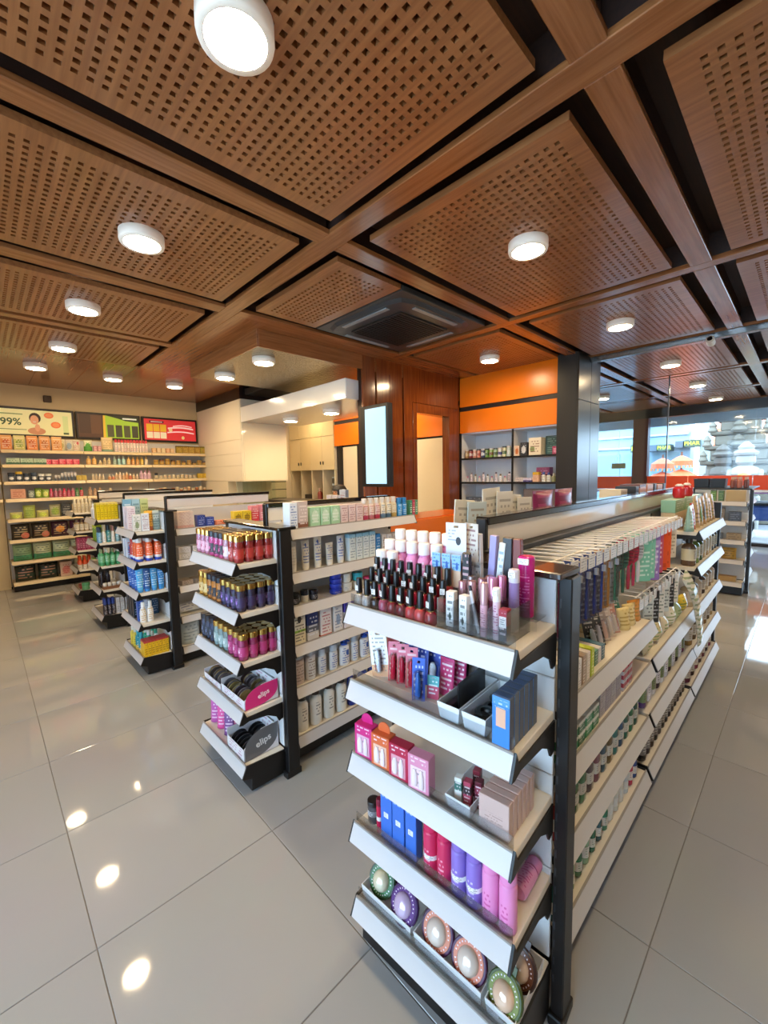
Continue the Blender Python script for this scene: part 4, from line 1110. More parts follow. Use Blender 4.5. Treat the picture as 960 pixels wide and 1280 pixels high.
for i, (v, u, h, c, c2, t) in enumerate([(0.318, 0.100, 0.10, '#5b2f3a', '#b58790', 'plum lipstick tube in the second organiser row, first'), (0.345, 0.098, 0.105, '#6f3a42', '#caa0a2', 'brown rose lipstick tube in the second organiser row'), (0.366, 0.110, 0.112, '#8f3b4e', '#a9808a', 'dusky red gloss tube in the second organiser row'), (0.398, 0.103, 0.120, '#8c2f52', '#d68fae', 'metallic pink gloss tube in the second organiser row'), (0.413, 0.118, 0.124, '#7a2347', '#c57b9b', 'dark magenta gloss tube near the lavender one'), (0.330, 0.122, 0.11, '#33262b', '#8d7f84', 'near black lipstick tube in the organiser rear'), (0.380, 0.122, 0.118, '#4c2831', '#9b7077', 'maroon lipstick tube in the organiser rear')]):
    put(S, p_stick(0.0105, h, mat(c, 0.2, 0.3), mat(c2, 0.18, 0.5), h*0.45), 'lipstick', v, u, t, 'lipstick', dz=D)
put(S, p_stick(0.012, 0.145, pk('#b9a5cf', bands=((0.0, '#c9c6cf'), (0.5, '#9c82bd')), rough=0.2), mat('#ded7e6', 0.25), 0.03, sticker=True), 'brush_set', 0.446, 0.112, 'lavender brush tube with white price sticker on cap', 'brush tube', dz=D)
put(S, p_stick(0.0185, 0.145, pk('#b8186f', ink='#f07ac0', lines=16, cols=9, rough=0.2), mat('#c2207a', 0.2), 0.03, n=12, sticker=True), 'glitter_tube', 0.452, 0.165, 'tall magenta glitter tube with white price label by the back', 'tube', dz=0.0265)
riser(S, 0.300, 0.486, [(0.145, 0.205, 0.0256)], 'clear step under the magenta tube and tall boxes')
for v, u, w, h, c, tilt, t in [(0.318, 0.180, 0.024, 0.185, pk('#e6e8ec', ink='#6a7384', lines=12, cols=5), -0.03, 'tall white brush box, first of the tall boxes at the back'), (0.350, 0.182, 0.018, 0.185, mat('#9c92c8', 0.3), 0.06, 'tall lavender box between the white and the black boxes'), (0.371, 0.178, 0.016, 0.17, pk('#dde9ee', ink='#6f8fa5', lines=10, cols=3), 0.10, 'slim tall pale blue box beside the lavender box'), (0.395, 0.182, 0.024, 0.182, mat('#25262e', 0.35), 0.02, 'tall black navy box at the back of the organiser'), (0.424, 0.188, 0.022, 0.18, pk('#8b2323', bands=((0.6, '#7a2f20'),), rough=0.35), -0.03, 'tall brick red box at the back beside the black one')]:
    put(S, p_box(w, 0.016, h, c), 'tall_box', v, u, t, 'box', dz=0.026, ry=tilt)
# second tier
S = E1[1]
def balm(bg, tube, cap_, txt=None):
    return p_card(0.034, 0.112, bg, CLR, tube, bz=(0.04, 0.72), bd=0.016, bw=0.72)
PXP(S, p_card(0.056, 0.14, pk('#eceae8', bands=((0.0, '#e7b48a'), (0.25, '#f0efee')), ink='#8a8178', lines=12, cols=12), CLR, mat('#e7eef3', 0.25), bz=(0.1, 0.6), bw=0.4), 'cream_card', 477, 846, 'large white hang card with small white tube, leaning at shelf end', 'card', 'carded tubes', drz=0.35, rx=-0.14, ry=-0.16)
for i, px in enumerate((489, 500, 511)):
    PXP(S, balm(pk('#d2545f', bands=((0.62, '#e0768a'),), ink='#f4d6d6', lines=8, cols=8), mat('#cf1436', 0.2), WCAP), 'lip_balm_card', px, (853, 857, 862)[i], lab('pink hang card with red lip balm,', ORD[i], 'of three on second nearest tier'), 'card', 'red lip balm cards', drz=0.5, rx=-0.12, du=0.012)
PXP(S, balm(pk('#2a4fb8', bands=((0.6, '#3f68cc'),), ink='#dfe7fb', lines=7, cols=8), mat('#2f6fc8', 0.2), WCAP), 'lip_balm_card', 523, 876, 'blue hang card with pale blue lip balm in front of blue pack', 'card', 'blue lip balm cards', drz=0.5, rx=-0.12)
nv = p_card(0.075, 0.125, pk('#1f3fb0', ink='#dfe6fa', lines=9, cols=13, reg=(0.1, 0.9, 0.55, 0.85)), CLR, mat('#e8edf5', 0.2), bz=(0.06, 0.5), bw=0.5)
for i, (v, u, a) in enumerate(((0.150, 0.118, 0.25), (0.190, 0.150, 0.15), (0.232, 0.150, 0.1))):
    put(S, nv, 'cream_card', v, u, lab('royal blue cream hang card,', ('first', 'second', 'third')[i], 'of three behind the lip balms'), 'card', 'royal blue hang cards', drz=a, rx=-0.15)
for i, (v, u, c, t) in enumerate([(0.05, 0.13, '#c6637a', 'rosy sachet behind the white hang card'), (0.085, 0.15, '#23242f', 'dark navy sachet between white and blue cards'), (0.255, 0.118, '#c23a6e', 'raspberry pink pointed sachet beside the white tray'), (0.275, 0.145, '#b33063', 'raspberry sachet tucked behind its twin'), (0.262, 0.18, '#2c2a3a', 'dark sachet at the shelf back by tray')]):
    put(S, p_pouch(0.045, 0.012, 0.1, pk(c, ink='#f0dfe3', lines=8, cols=8), seal=mat(c, 0.3)), 'sachet', v, u, t, 'sachet', rx=-0.1)
PXP(S, p_card(0.032, 0.062, pk('#4fa4ab', bands=((0.0, '#c9506f'), (0.55, '#57abb0')), ink='#e8f2f2', lines=6, cols=7), hole=True), 'hair_tie_card', 541, 874, 'small teal and rose hang card leaning at the first tray', 'card', drz=0.3, rx=-0.1)
TRW = mat('#eeeff0', 0.3)
put(S, p_tray(0.062, 0.19, 0.046, TRW), 'display_tray', 0.330, 0.108, 'long white tray with black mirrors on second nearest tier', 'tray', 'white plastic trays')
put(S, p_tray(0.062, 0.19, 0.046, TRW), 'display_tray', 0.398, 0.108, 'long white tray with dark hair clips beside blue boxes', 'tray', 'white plastic trays')
put(S, p_box(0.008, 0.14, 0.082, mat('#1a1a1d', 0.25), c=0.003), 'pocket_mirror', 0.332, 0.12, 'black boxed pocket mirror standing upright in the white tray', 'mirror', dz=0.0028, drz=0.04)
put(S, p_box(0.022, 0.15, 0.03, mat('#222225', 0.35), c=0.003), 'pocket_mirror', 0.316, 0.108, 'flat black case lying in the first white tray', 'case', dz=0.0028)
for k in range(5):
    o = MB().lathe([(0.022, 0), (0.027, 0.006), (0.022, 0.012), (0.014, 0.012), (0.014, 0), (0.022, 0)], 16, 0, 0, 1, 0.75)
    q = N('ring', o, mat(('#24282b', '#39444a', '#1b1c1f', '#2f3a40', '#202226')[k], 0.3), [N('clasp', MB().cbox(-0.01, 0.01, -0.018, -0.01, 0, 0.012, 0.002), BCAP)])
    put(S, q, 'hair_clip', 0.396, 0.046+0.03*k, lab(('slate', 'blue grey', 'black', 'steel grey', 'charcoal')[k], 'hair clip lying in the second white tray'), 'hair clip', 'dark hair clips', dz=0.010+0.007*(k % 2)+0.004*k, drz=0.5*k, rx=0.25)
blu = pk('#4a90dd', bands=((0.0, '#3f86d8'), (0.84, '#5a9de4')), ink='#dce9fa', lines=12, cols=14, reg=(0.12, 0.88, 0.8, 0.95), rough=0.3)
for k in range(6):
    side = mat('#5c6675' if k % 2 else '#4f596b', 0.4)
    fr = (0.99, 0.02, 0.98, blu)
    bxp = p_box(0.040, 0.0225, 0.118, side, front=fr, flap=mat('#41587f', 0.35))
    o = put(S, bxp, 'cream_carton', 0.467, 0.020+0.0245*k, lab('blue fronted face cream carton,', ORD[k], 'of the row on second nearest tier'), 'carton', 'blue face cream cartons')
    if k == 0:
        link('peach_window', MB().cbox(-0.011, 0.011, -0.0128, -0.0116, 0.05, 0.092, 0.0004).mesh('peach_window', mat('#eab79a', 0.35)), o)
# third tier
S = E1[2]
def winbox(c, c2, tab=True):
    def fn():
        w, d, h = 0.062, 0.034, 0.098
        b = MB().cbox(-w/2, w/2, -d/2, d/2, 0, h, 0.0015)
        hd = MB().lathe([(0.02, 0), (0.02, 0.002)], 16).xf(Matrix.Translation((0, 0.006, h+0.008)) @ Matrix.Rotation(math.pi/2, 4, 'X'))
        win = MB().cbox(-w*0.36, w*0.36, -d/2-0.001, -d/2, h*0.12, h*0.72, 0.0004)
        wp = MB().lathe([(0.006, 0.02), (0.009, 0.026), (0.009, 0.05), (0.004, 0.064)], 8, -0.01, -d/2-0.002, 1, 0.5).lathe([(0.006, 0.016), (0.008, 0.02), (0.008, 0.048), (0.003, 0.066)], 8, 0.01, -d/2-0.002, 1, 0.5)
        return N('carton', b, pk(c, ink='#f6e7ee', lines=9, cols=12, reg=(0.15, 0.85, 0.76, 0.96)), ([N('hang_tab', hd, mat(c, 0.3))] if tab else [])+[N('window', win, pk(c2, ink='#9c8a92', lines=5, cols=9)), N('puff', wp, mat('#f0dde3', 0.4))])
    return proto(('win', c, c2, tab), fn)
for i, (c, c2, t) in enumerate([('#d2297f', '#dfa7c0', 'magenta'), ('#dd6a3a', '#e9b9a0', 'orange'), ('#b81e45', '#dd9aa8', 'dark red'), ('#df8fae', '#eed0da', 'light pink')]):
    put(S, winbox(c, c2, i < 2), 'puff_box', 0.042+0.066*i, 0.026, lab(t, 'window box of makeup puffs on the third nearest tier'), 'box', 'window boxes of puffs', drz=0.12)
put(S, p_tray(0.07, 0.16, 0.036, TRW), 'display_tray', 0.352, 0.098, 'long white tray of lip boxes on third nearest tier', 'tray', 'white plastic trays')
for k, (v, u, c, c2, t) in enumerate([(0.338, 0.05, '#dfe3de', '#3f6f66', 'white and green lip box standing first in the tray'), (0.362, 0.052, '#b0405a', '#3a2a30', 'rose red lip box standing second in tray'), (0.382, 0.07, '#5d1f2e', '#8d3247', 'wine coloured lip box standing third in tray'), (0.36, 0.10, '#8a2f3f', '#3a2a30', 'maroon lip box lying back in the tray')]):
    put(S, p_box(0.019, 0.019, 0.07, pk(c, bands=((0.55, c2), (0.85, c)), ink='#e8dada', lines=8, cols=6)), 'lip_box', v, u, t, 'box', 'lip boxes in tray', dz=0.003, drz=0.2)
for k in range(6):
    put(S, p_box(0.072, 0.0205, 0.088, pk('#cdb0a8', ink='#a5857d', lines=14, cols=22, reg=(0.2, 0.8, 0.35, 0.6), rough=0.35)), 'powder_carton', 0.445, 0.030+0.0235*k, lab('beige pink face powder carton,', ORD[k], 'of the row on third nearest tier'), 'carton', 'beige powder cartons', drz=0.05)
# fourth tier
S = E1[3]
put(S, p_jar(0.018, 0.068, mat('#55565c', 0.15, coat=0.5), BCAP, 0.014, label=pk('#8d8e93', ink='#e7e7e7', lines=3, cols=9), lz=(0.35, 0.6)), 'hair_wax_jar', 0.040, 0.050, 'smoky hair wax jar with black lid at the shelf end', 'jar')
put(S, p_stick(0.0095, 0.102, pk('#c41f4a', bands=((0.45, '#efe9ea'), (0.6, '#c41f4a')), rough=0.25), mat('#7f1230', 0.3), 0.02), 'roll_on', 0.079, 0.035, 'slim red tube with white band beside blue cartons', 'tube')
for i in range(3):
    put(S, p_box((0.041, 0.041, 0.036)[i], 0.03, 0.155, pk('#3c6fcb', ink='#a9c3f0', lines=10, cols=9, reg=(0.12, 0.7, 0.78, 0.95), rough=0.4)), 'lotion_carton', 0.115+0.044*i, 0.038, lab('plain blue lotion carton with white price sticker,', ORD[i], 'of three'), 'carton', 'blue lotion cartons', drz=0.03)
    link('price_sticker', MB().cbox(-0.008, 0.008, -0.0157, -0.0149, 0.07, 0.085, 0.0002).mesh('price_sticker', pk('#ecebea', ink='#555555', lines=4, cols=8)), COL.objects[-1])
for i, (c, ink, t) in enumerate([('#cf2a5c', '#f3bccb', 'crimson'), ('#cf2a5c', '#f3bccb', 'crimson'), ('#8d73c9', '#e3dbf5', 'violet'), ('#8d73c9', '#e3dbf5', 'violet'), ('#e98fc5', '#c7408c', 'pink'), ('#e98fc5', '#c7408c', 'pink')]):
    cp = mat(c, 0.25)
    q = p_bottle(0.0205, 0.152, pk(c, ink=ink, lines=10, cols=8, reg=(0.3, 0.7, 0.1, 0.6), rough=0.28), cp, 0.03, 0.0195, shoulder=0.93, label=pk('#efeef0', ink='#555555', lines=3, cols=20) if i in (0, 2, 3) else None, lz=(0.3, 0.38))
    put(S, q, 'body_mist', 0.262+0.0425*i, 0.036, lab(t, 'body mist bottle,', 'first' if i % 2 == 0 else 'second', 'of its colour on fourth nearest tier'), 'bottle', 'body mist bottles')
put(S, p_bottle(0.0205, 0.105, pk('#e39ac6', ink='#c7408c', lines=10, cols=8, rough=0.28), mat('#d98ab8', 0.25), 0.03, 0.0195, shoulder=0.93), 'body_mist', 0.465, 0.11, 'pink body mist bottle lying on its side at back', 'bottle', 'body mist bottles', dz=0.0215, rx=-math.pi/2)
# bottom tier of round masks in trays
S = E1[4]
for i, (v, w) in enumerate(((0.106, 0.19), (0.313, 0.205), (0.463, 0.076))):
    put(S, p_tray(w, 0.17, 0.04, TRW, taper=0.004), 'display_tray', v, 0.105, lab('white tray of round face masks,', ORD[i], 'from left on nearest bottom tier'), 'tray', 'white mask trays')
MK = [(0.062, 0.040, '#2f6b35', '#20401f', '#d9d3b8', 0.046, 'green round face mask pack in the first bottom tray'), (0.156, 0.024, '#5a2a78', '#3a1452', '#c9b3d6', 0.050, 'purple round face mask pack in the first bottom tray'),
      (0.098, 0.105, '#5b2a6b', '#3a1a4c', '#b59bc4', 0.038, 'small purple mask pack behind the purple one'), (0.240, 0.105, '#d98262', '#b35c40', '#e2c3b5', 0.040, 'peach round mask pack behind in the middle tray'),
      (0.268, 0.030, '#cf7f62', '#4a2247', '#e0d0c4', 0.050, 'orange and plum round mask pack, first in middle tray'), (0.366, 0.028, '#cf7a5e', '#4a2247', '#e0d0c4', 0.049, 'orange and plum round mask pack, second in middle tray'),
      (0.463, 0.100, '#6b3e28', '#3a2018', '#dcc0a8', 0.046, 'brown round mask pack leaning in the third bottom tray'), (0.461, 0.026, '#6f7b2f', '#3b4a1c', '#e6c3a8', 0.046, 'olive green round mask pack at front of third tray')]
for v, u, ring, card, dome, r_, t in MK:
    put(S, p_puck(ring, card, dome, r_), 'mask_pack', v, u, t, 'face mask', 'round face mask packs', dz=0.014, rx=-0.5, drz=random.uniform(-0.15, 0.15))
# clear fences along the front of each tier
for k, S in enumerate(E1):
    x, y, z = S.pt(0.25, 0.014, 0)
    o = empty('shelf_fence', (x, y, S.z), S.rz); tag(o, lab('clear plastic fence along the front of the', ('top', 'second', 'third', 'fourth', 'bottom')[k], 'nearest tier'), 'shelf fence', 'clear shelf fences')
    link('strip', MB().box(-0.246, 0.246, -0.001, 0.001, 0.0006, 0.034).mesh('strip', clear('#f2f4f6', 0.05)), o)

# ------------------------------------------------------------------ near bay by the aisle
hk = empty('hook_rail', (1.9, 0.55, 1.2)); tag(hk, 'white wire hook rail with price tags along the top of the nearest gondola', 'hook rail')
HOOKW = mat('#efeae2', 0.35)
part('back_bar', MB().cbox(1.08, 2.62, 0.646, 0.660, 1.176, 1.192, 0.002), HOOKW, hk)
part('front_bar', MB().rod((1.08, 0.475, 1.203), (2.62, 0.475, 1.203), 0.0028, 6), HOOKW, hk)
HX = [1.10+0.0655*i for i in range(23)]
tagm = pk('#cfc6bb', ink='#5d5750', lines=5, cols=14)
for i, x in enumerate(HX):
    h_ = part('hook', MB().rod((x, 0.652, 1.192), (x, 0.445, 1.204), 0.0026, 6).rod((x, 0.652, 1.180), (x, 0.452, 1.184), 0.0024, 6).rod((x, 0.445, 1.204), (x, 0.445, 1.197), 0.0026, 6), HOOKW, hk)
    part('price_tag', MB().cbox(x-0.026, x+0.026, 0.4405, 0.4425, 1.157, 1.199, 0.0006), tagm, hk, h_)
def hang(p, name, x, y, z, label, cat, group, rz=0):
    return place(p, name, (x, y, z), rz, label, cat, group)
CARDW = pk('#e2dfe4', ink='#6b7690', lines=16, cols=7, reg=(0.05, 0.95, 0.02, 0.98))
CARDN = pk('#20356f', bands=((0.75, '#3a5db0'),), ink='#c5d1ee', lines=12, cols=7)
hz = 1.182
for i, x in enumerate(HX[:8]):
    c, cd_, t = [('#c73a7a', CARDW, 'pink toothbrush'), ('#1d7a55', pk('#2a8d6b', ink='#dfeee6', lines=12, cols=7), 'green toothbrush'), ('#1c2f86', CARDN, 'navy toothbrush'), ('#22388f', CARDN, 'navy toothbrush'), ('#1c2f86', CARDN, 'navy toothbrush'), ('#2a44a0', CARDN, 'navy toothbrush'), ('#c9832d', pk('#d8943a', ink='#f2e2c8', lines=12, cols=7), 'amber toothbrush'), ('#3a8a6a', pk('#cfd8cf', ink='#5d7a66', lines=12, cols=7), 'pale green toothbrush')][i]
    for d in range(2):
        hang(p_brush(c, cd_), 'toothbrush_pack', x, 0.462+0.03*d, hz, lab(t, 'pack on the', ORD[i], 'hook,', 'front' if d == 0 else 'behind another', ', nearest gondola'), 'toothbrush', 'toothbrush packs on hooks', rz=-0.35)
for i, x in enumerate(HX[8:13]):
    c = ('#26433c', '#2f5a4b', '#a3243f', '#b52c4c', '#d8d6d8')[i]
    for d in range(2):
        hang(p_comb(c), 'hair_brush', x, 0.465+0.035*d, hz, lab(('dark green', 'green', 'red', 'rose red', 'white')[i], 'hair brush on the', ORD[8+i], 'hook,', 'front' if d == 0 else 'rear'), 'hair brush', 'hair brushes on hooks', rz=-0.9)
def hangpack(w, h, t, m):
    return proto(('hp', w, h, t, m.name), lambda: N('pack', MB().cbox(-w/2, w/2, -t/2, t/2, -h, -0.012, 0.003), m, [N('hang_tab', MB().box(-w*0.3, w*0.3, -0.001, 0.001, -0.013, 0.0), m)]))
for i, (xi, w, h, m, t) in enumerate([(13, 0.075, 0.20, pk('#7cc7ae', ink='#e6f5ef', lines=10, cols=8), 'mint green'), (14, 0.075, 0.20, pk('#86ccb5', ink='#e6f5ef', lines=10, cols=8), 'pale mint'), (15, 0.085, 0.22, pk('#9a78c4', bands=((0.72, '#b7a0d8'), (0.85, '#9a78c4')), ink='#efe6f8', lines=9, cols=8, blob='#c3aee0'), 'lilac'), (16, 0.08, 0.2, pk('#c9506f', ink='#f6dfe6', lines=9, cols=8), 'rose'), (17, 0.09, 0.2, pk('#e8521d', ink='#c23c10', lines=4, cols=6, reg=(0.1, 0.9, 0.05, 0.3)), 'bright orange'), (18, 0.09, 0.2, pk('#ea5a22', ink='#c23c10', lines=4, cols=6), 'vivid orange'), (20, 0.08, 0.17, pk('#d9cdb8', ink='#8b7a5d', lines=9, cols=8), 'beige')]):
    for d in range(2):
        hang(hangpack(w, h, 0.024, m), 'hanging_pack', HX[xi]+0.01, 0.472+0.05*d, hz, lab(t, 'hanging pack on the hook rail,', ('front one', 'one behind')[d], 'nearest gondola'), 'pack', 'hanging packs on hook rail', rz=-0.6)
# wire basket rail of the middle bay
br_ = empty('hook_rail', (2.25, 0.55, 0.92)); tag(br_, 'lower white wire hook rail with tags in the middle bay', 'hook rail')
for i in range(11):
    x = 1.90+0.07*i
    part('hook', MB().rod((x, 0.66, 0.925), (x, 0.455, 0.928), 0.0026, 6).rod((x, 0.455, 0.928), (x, 0.455, 0.918), 0.0026, 6), HOOKW, br_)
    part('price_tag', MB().cbox(x-0.025, x+0.025, 0.450, 0.452, 0.878, 0.92, 0.0006), tagm, br_)
part('front_bar', MB().rod((1.88, 0.47, 0.928), (2.62, 0.47, 0.928), 0.0028, 6), HOOKW, br_)
part('back_bar', MB().cbox(1.88, 2.63, 0.652, 0.665, 0.915, 0.93, 0.002), HOOKW, br_)
for i in range(6):
    m = (pk('#cfd6d2', ink='#3b4a55', lines=9, cols=6), pk('#23262b', ink='#b9c0c8', lines=9, cols=6), pk('#e3e2dc', ink='#5d7a6a', lines=9, cols=6))[i % 3]
    hang(hangpack(0.05, 0.16, 0.016, m), 'hanging_pack', 2.05+0.10*i, 0.465, 0.916, lab(('pale grey', 'black', 'white')[i % 3], 'hanging pack,', ORD[i], 'on the lower hook rail'), 'pack', 'packs on lower hook rail', rz=-0.7)
# deck one of the near bay
S = A1[0]
TPB = pk('#e7dccb', bands=((0.9, '#e9dfd2'),), ink='#c2a284', lines=12, cols=10)
for i in range(6):
    m = (TPB, pk('#dfd6d0', ink='#8fae3a', lines=8, cols=6, blob='#98b62a', blobpos=(0.5, 0.3, 0.22)), pk('#e5e4e6', ink='#9a8fa0', lines=12, cols=5), pk('#a8927f', ink='#ede3d8', lines=10, cols=6), TPB, pk('#b9c92f', ink='#eef2c0', lines=9, cols=6))[i]
    for d in range(2):
        put(S, p_box(0.024, 0.08, 0.092, m), 'soap_carton', 0.050+0.034*i, 0.05+0.09*d, lab(('cream', 'white and lime', 'white', 'taupe', 'cream printed', 'lime green')[i], 'upright soap carton,', 'front' if d == 0 else 'rear', 'row, near bay by the post'), 'carton', 'upright soap cartons', drz=0.0)
for i in range(4):
    put(S, p_box(0.028, 0.14, 0.05, pk(('#2e6d55', '#3c7a62', '#c9c4c8', '#2f5f7a')[i], ink='#e3e7e3', lines=5, cols=18)), 'toothpaste_carton', 0.28+0.032*i, 0.1, lab(('green', 'sea green', 'pale grey', 'blue')[i], 'toothpaste carton lying on upper shelf, near bay'), 'carton', 'toothpaste cartons', drz=0.0)
for i in range(6):
    c = ('#3b3f46', '#3a3d45', '#b9a7a0', '#d7c7bd', '#c78f80', '#2f6f62')[i]
    put(S, p_card(0.055, 0.13, pk(c, ink='#e9e2df', lines=9, cols=10), CLR, mat(('#c6ccd4', '#d5d0d8', '#e2b9a8', '#e8dcd0', '#e0d3c8', '#0f8f7c')[i], 0.2), bz=(0.05, 0.6)), 'soap_card', 0.425+0.055*i, 0.075, lab(('slate', 'dark slate', 'beige grey', 'cream', 'coral', 'teal')[i], 'blister card leaning on the upper shelf, near bay'), 'card', 'leaning blister cards', drz=-0.5, rx=-0.35)
for i in range(3):
    put(S, p_box(0.075, 0.05, 0.085, pk('#d8c79f', ink='#8b7449', lines=8, cols=8)), 'sponge_carton', 0.60+0.09*i, 0.19, lab('cream sponge carton at back,', ORD[i], 'on upper shelf, near bay'), 'carton', 'cream sponge cartons')
for i in range(3):
    put(S, p_pouch(0.075, 0.05, 0.085, pk(('#d9c58a', '#e0cd94', '#d9944a')[i], ink='#a3863f', lines=6, cols=7, rough=0.15)), 'cotton_bag', 0.72+0.07*i, 0.07, lab(('glossy cream', 'cream', 'orange')[i], 'cellophane bag on the upper shelf end, near bay'), 'bag', 'cellophane bags', drz=-0.4)
# deck two
S = A1[1]
for i in range(5):
    for d in range(2):
        put(S, p_box(0.052, 0.09, 0.036, pk(('#2b7a4a', '#2f8a55', '#1f6b45', '#3a915e', '#2b7a4a')[i], bands=((0.72, '#e5e3da'),), ink='#eef3ea', lines=4, cols=9)), 'toothpaste_carton', 0.045+0.058*i, 0.06, lab('green and white toothpaste carton,', ORD[i], 'on second shelf,', ('lower', 'upper')[d]), 'carton', 'green toothpaste cartons', dz=0.0006+0.0368*d)
for i in range(4):
    for d in range(2):
        put(S, p_box(0.05, 0.09, 0.04, pk(('#b7aeb0', '#a79ca6')[i % 2], ink='#5b5160', lines=5, cols=10)), 'toothpaste_carton', 0.355+0.055*i, 0.065, lab('mauve grey toothpaste carton,', ORD[i], 'on second shelf,', ('lower', 'upper')[d]), 'carton', 'grey toothpaste cartons', dz=0.0006+0.0408*d)
for i in range(2):
    for d in range(3):
        put(S, p_box(0.05, 0.085, 0.03, pk('#d9cfcf', bands=((0.5, '#c2414f'),), ink='#7e3a45', lines=4, cols=8)), 'toothpaste_carton', 0.59+0.056*i, 0.06, lab('red and white toothpaste carton,', ORD[i], 'pile,', ('bottom', 'middle', 'top')[d]), 'carton', 'red and white toothpaste cartons', dz=0.0006+0.0308*d)
for i in range(3):
    put(S, p_pouch(0.085, 0.07, 0.13, pk('#b01f5c', ink='#f0c6d8', lines=5, cols=7, blob='#c9467c', rough=0.15), gusset=False), 'refill_bag', 0.66+0.085*i, 0.10, lab('magenta refill bag,', ORD[i], 'at the end of second shelf, near bay'), 'bag', 'magenta refill bags', drz=-0.5)
# deck three: mouthwash
S = A1[2]
mw = ['#a03a3a', '#c06a44', '#2d6a43', '#3f7353', '#54464a', '#7a4a58', '#36505e', '#6b5a3c', '#2f6d6a', '#2d4a68', '#1f5a4c', '#2a6b4a', '#2b5448']
for i, c in enumerate(mw):
    cn = ('red', 'terracotta', 'green', 'grey green', 'brown', 'plum', 'slate', 'olive', 'teal', 'navy', 'bottle green', 'mid green', 'dark teal')[i]
    for d in range(2):
        put(S, p_bottle(0.024, 0.125, mat(c, 0.12, coat=0.4), mat('#d8d2ca' if i % 3 else '#b4886a', 0.35), 0.022, 0.013, label=pk('#cfcabf', ink=c, lines=5, cols=18), lz=(0.25, 0.55), sy=0.7, sq=0.25), 'mouthwash_bottle', 0.045+0.064*i, 0.045+0.06*d, lab(cn, 'mouthwash bottle,', ORD[i], 'in', ('front', 'second')[d], 'row, third shelf, near bay'), 'bottle', 'mouthwash bottles, near bay')
# lowest deck
S = A1[3]
lw = ['#2f5d57', '#7a5a9a', '#9db38a', '#3b7a5a', '#8fae8c', '#2d6a52', '#1f4f5a', '#2f7a62', '#e2dccf', '#d9d4c6', '#e6e0d2', '#c9ced2', '#b23a4e', '#2e4a86']
for i, c in enumerate(lw):
    cn = ('deep teal', 'violet', 'sage', 'green', 'pale green', 'sea green', 'petrol', 'jade', 'cream', 'ivory', 'white', 'silver', 'red', 'blue')[i]
    for d in range(2):
        put(S, p_bottle(0.019+0.004*(i == 0), 0.105+0.02*(i % 4 == 0), mat(c, 0.15, coat=0.3), mat('#e7e2dc' if i % 2 else '#3a2f38', 0.3), 0.02, 0.012, label=pk('#dfd9d0', ink=c, lines=4, cols=16), lz=(0.2, 0.5)), 'mouthwash_bottle', 0.035+0.061*i, 0.045+0.055*d, lab(cn, 'bottle,', ORD[i], 'in', ('front', 'second')[d], 'row, lowest shelf, near bay'), 'bottle', 'small bottles, lowest near shelf')
# middle bay
S = A2[0]
for i in range(6):
    c = ('#d9c9a4', '#cfc39c', '#e0d5b8', '#e8e4d6', '#b9c79a', '#e4c84a')[i]
    put(S, p_pouch(0.12, 0.075, 0.10, pk(c, ink='#7a9a55', lines=6, cols=9, rough=0.12), gusset=False), 'snack_bag', 0.07+0.145*i, 0.06, lab(('straw', 'tan', 'cream', 'white', 'sage green', 'yellow')[i], 'crinkled cotton bag on the middle bay upper shelf'), 'bag', 'crinkled cotton bags', drz=0.25*(-1)**i)
for i in range(2):
    put(S, p_bottle(0.036, 0.20, mat('#d5d8d2', 0.25), mat('#e6e6e2', 0.3), 0.04, 0.02, label=pk('#dfe5df', ink='#3b8a55', lines=6, cols=12), lz=(0.3, 0.7)), 'wash_bottle', 0.60+0.1*i, 0.16, lab(('tall white', 'second tall white')[i], 'wash bottle with green label, middle bay'), 'bottle', 'white wash bottles, middle bay')
S = A2[1]
for i in range(11):
    c = ('#5a3a72', '#d8d4dc', '#d9d4d8', '#33254a', '#e3dfe2', '#cfc9d2', '#3a2a3a', '#d5d2d6', '#2a2428', '#dedadf', '#6b2f4f')[i]
    put(S, p_bottle(0.026, 0.135, mat(c, 0.2, coat=0.2), BCAP if i % 3 else mat('#e8e5e8', 0.3), 0.022, 0.014, label=pk('#e2dde4' if i % 2 else '#7a8a5a', ink='#4a3a55', lines=5, cols=14), sy=0.75, sq=0.2), 'lotion_bottle', 0.05+0.08*i, 0.055, lab(('plum', 'white', 'pale lilac', 'dark violet', 'milky', 'silver lilac', 'black plum', 'grey', 'black', 'ivory', 'wine')[i], 'lotion bottle on the middle bay second shelf'), 'bottle', 'lotion bottles, middle bay')
S = A2[2]
for i in range(13):
    c = ('#2a2326', '#3b3034', '#4a3f3a', '#23252b', '#554848', '#2d2a2e')[i % 6]
    put(S, p_bottle(0.024, 0.15, mat(c, 0.2, coat=0.3), mat(('#6a5f58', '#b7b0a8')[i % 2], 0.3), 0.025, 0.014, label=pk('#7d726a', ink='#d8d2c8', lines=5, cols=14)), 'shampoo_bottle', 0.045+0.068*i, 0.05, lab('dark brown black shampoo bottle,', ORD[i], 'from the left on middle bay lowest shelf'), 'bottle', 'dark shampoo bottles, middle bay')
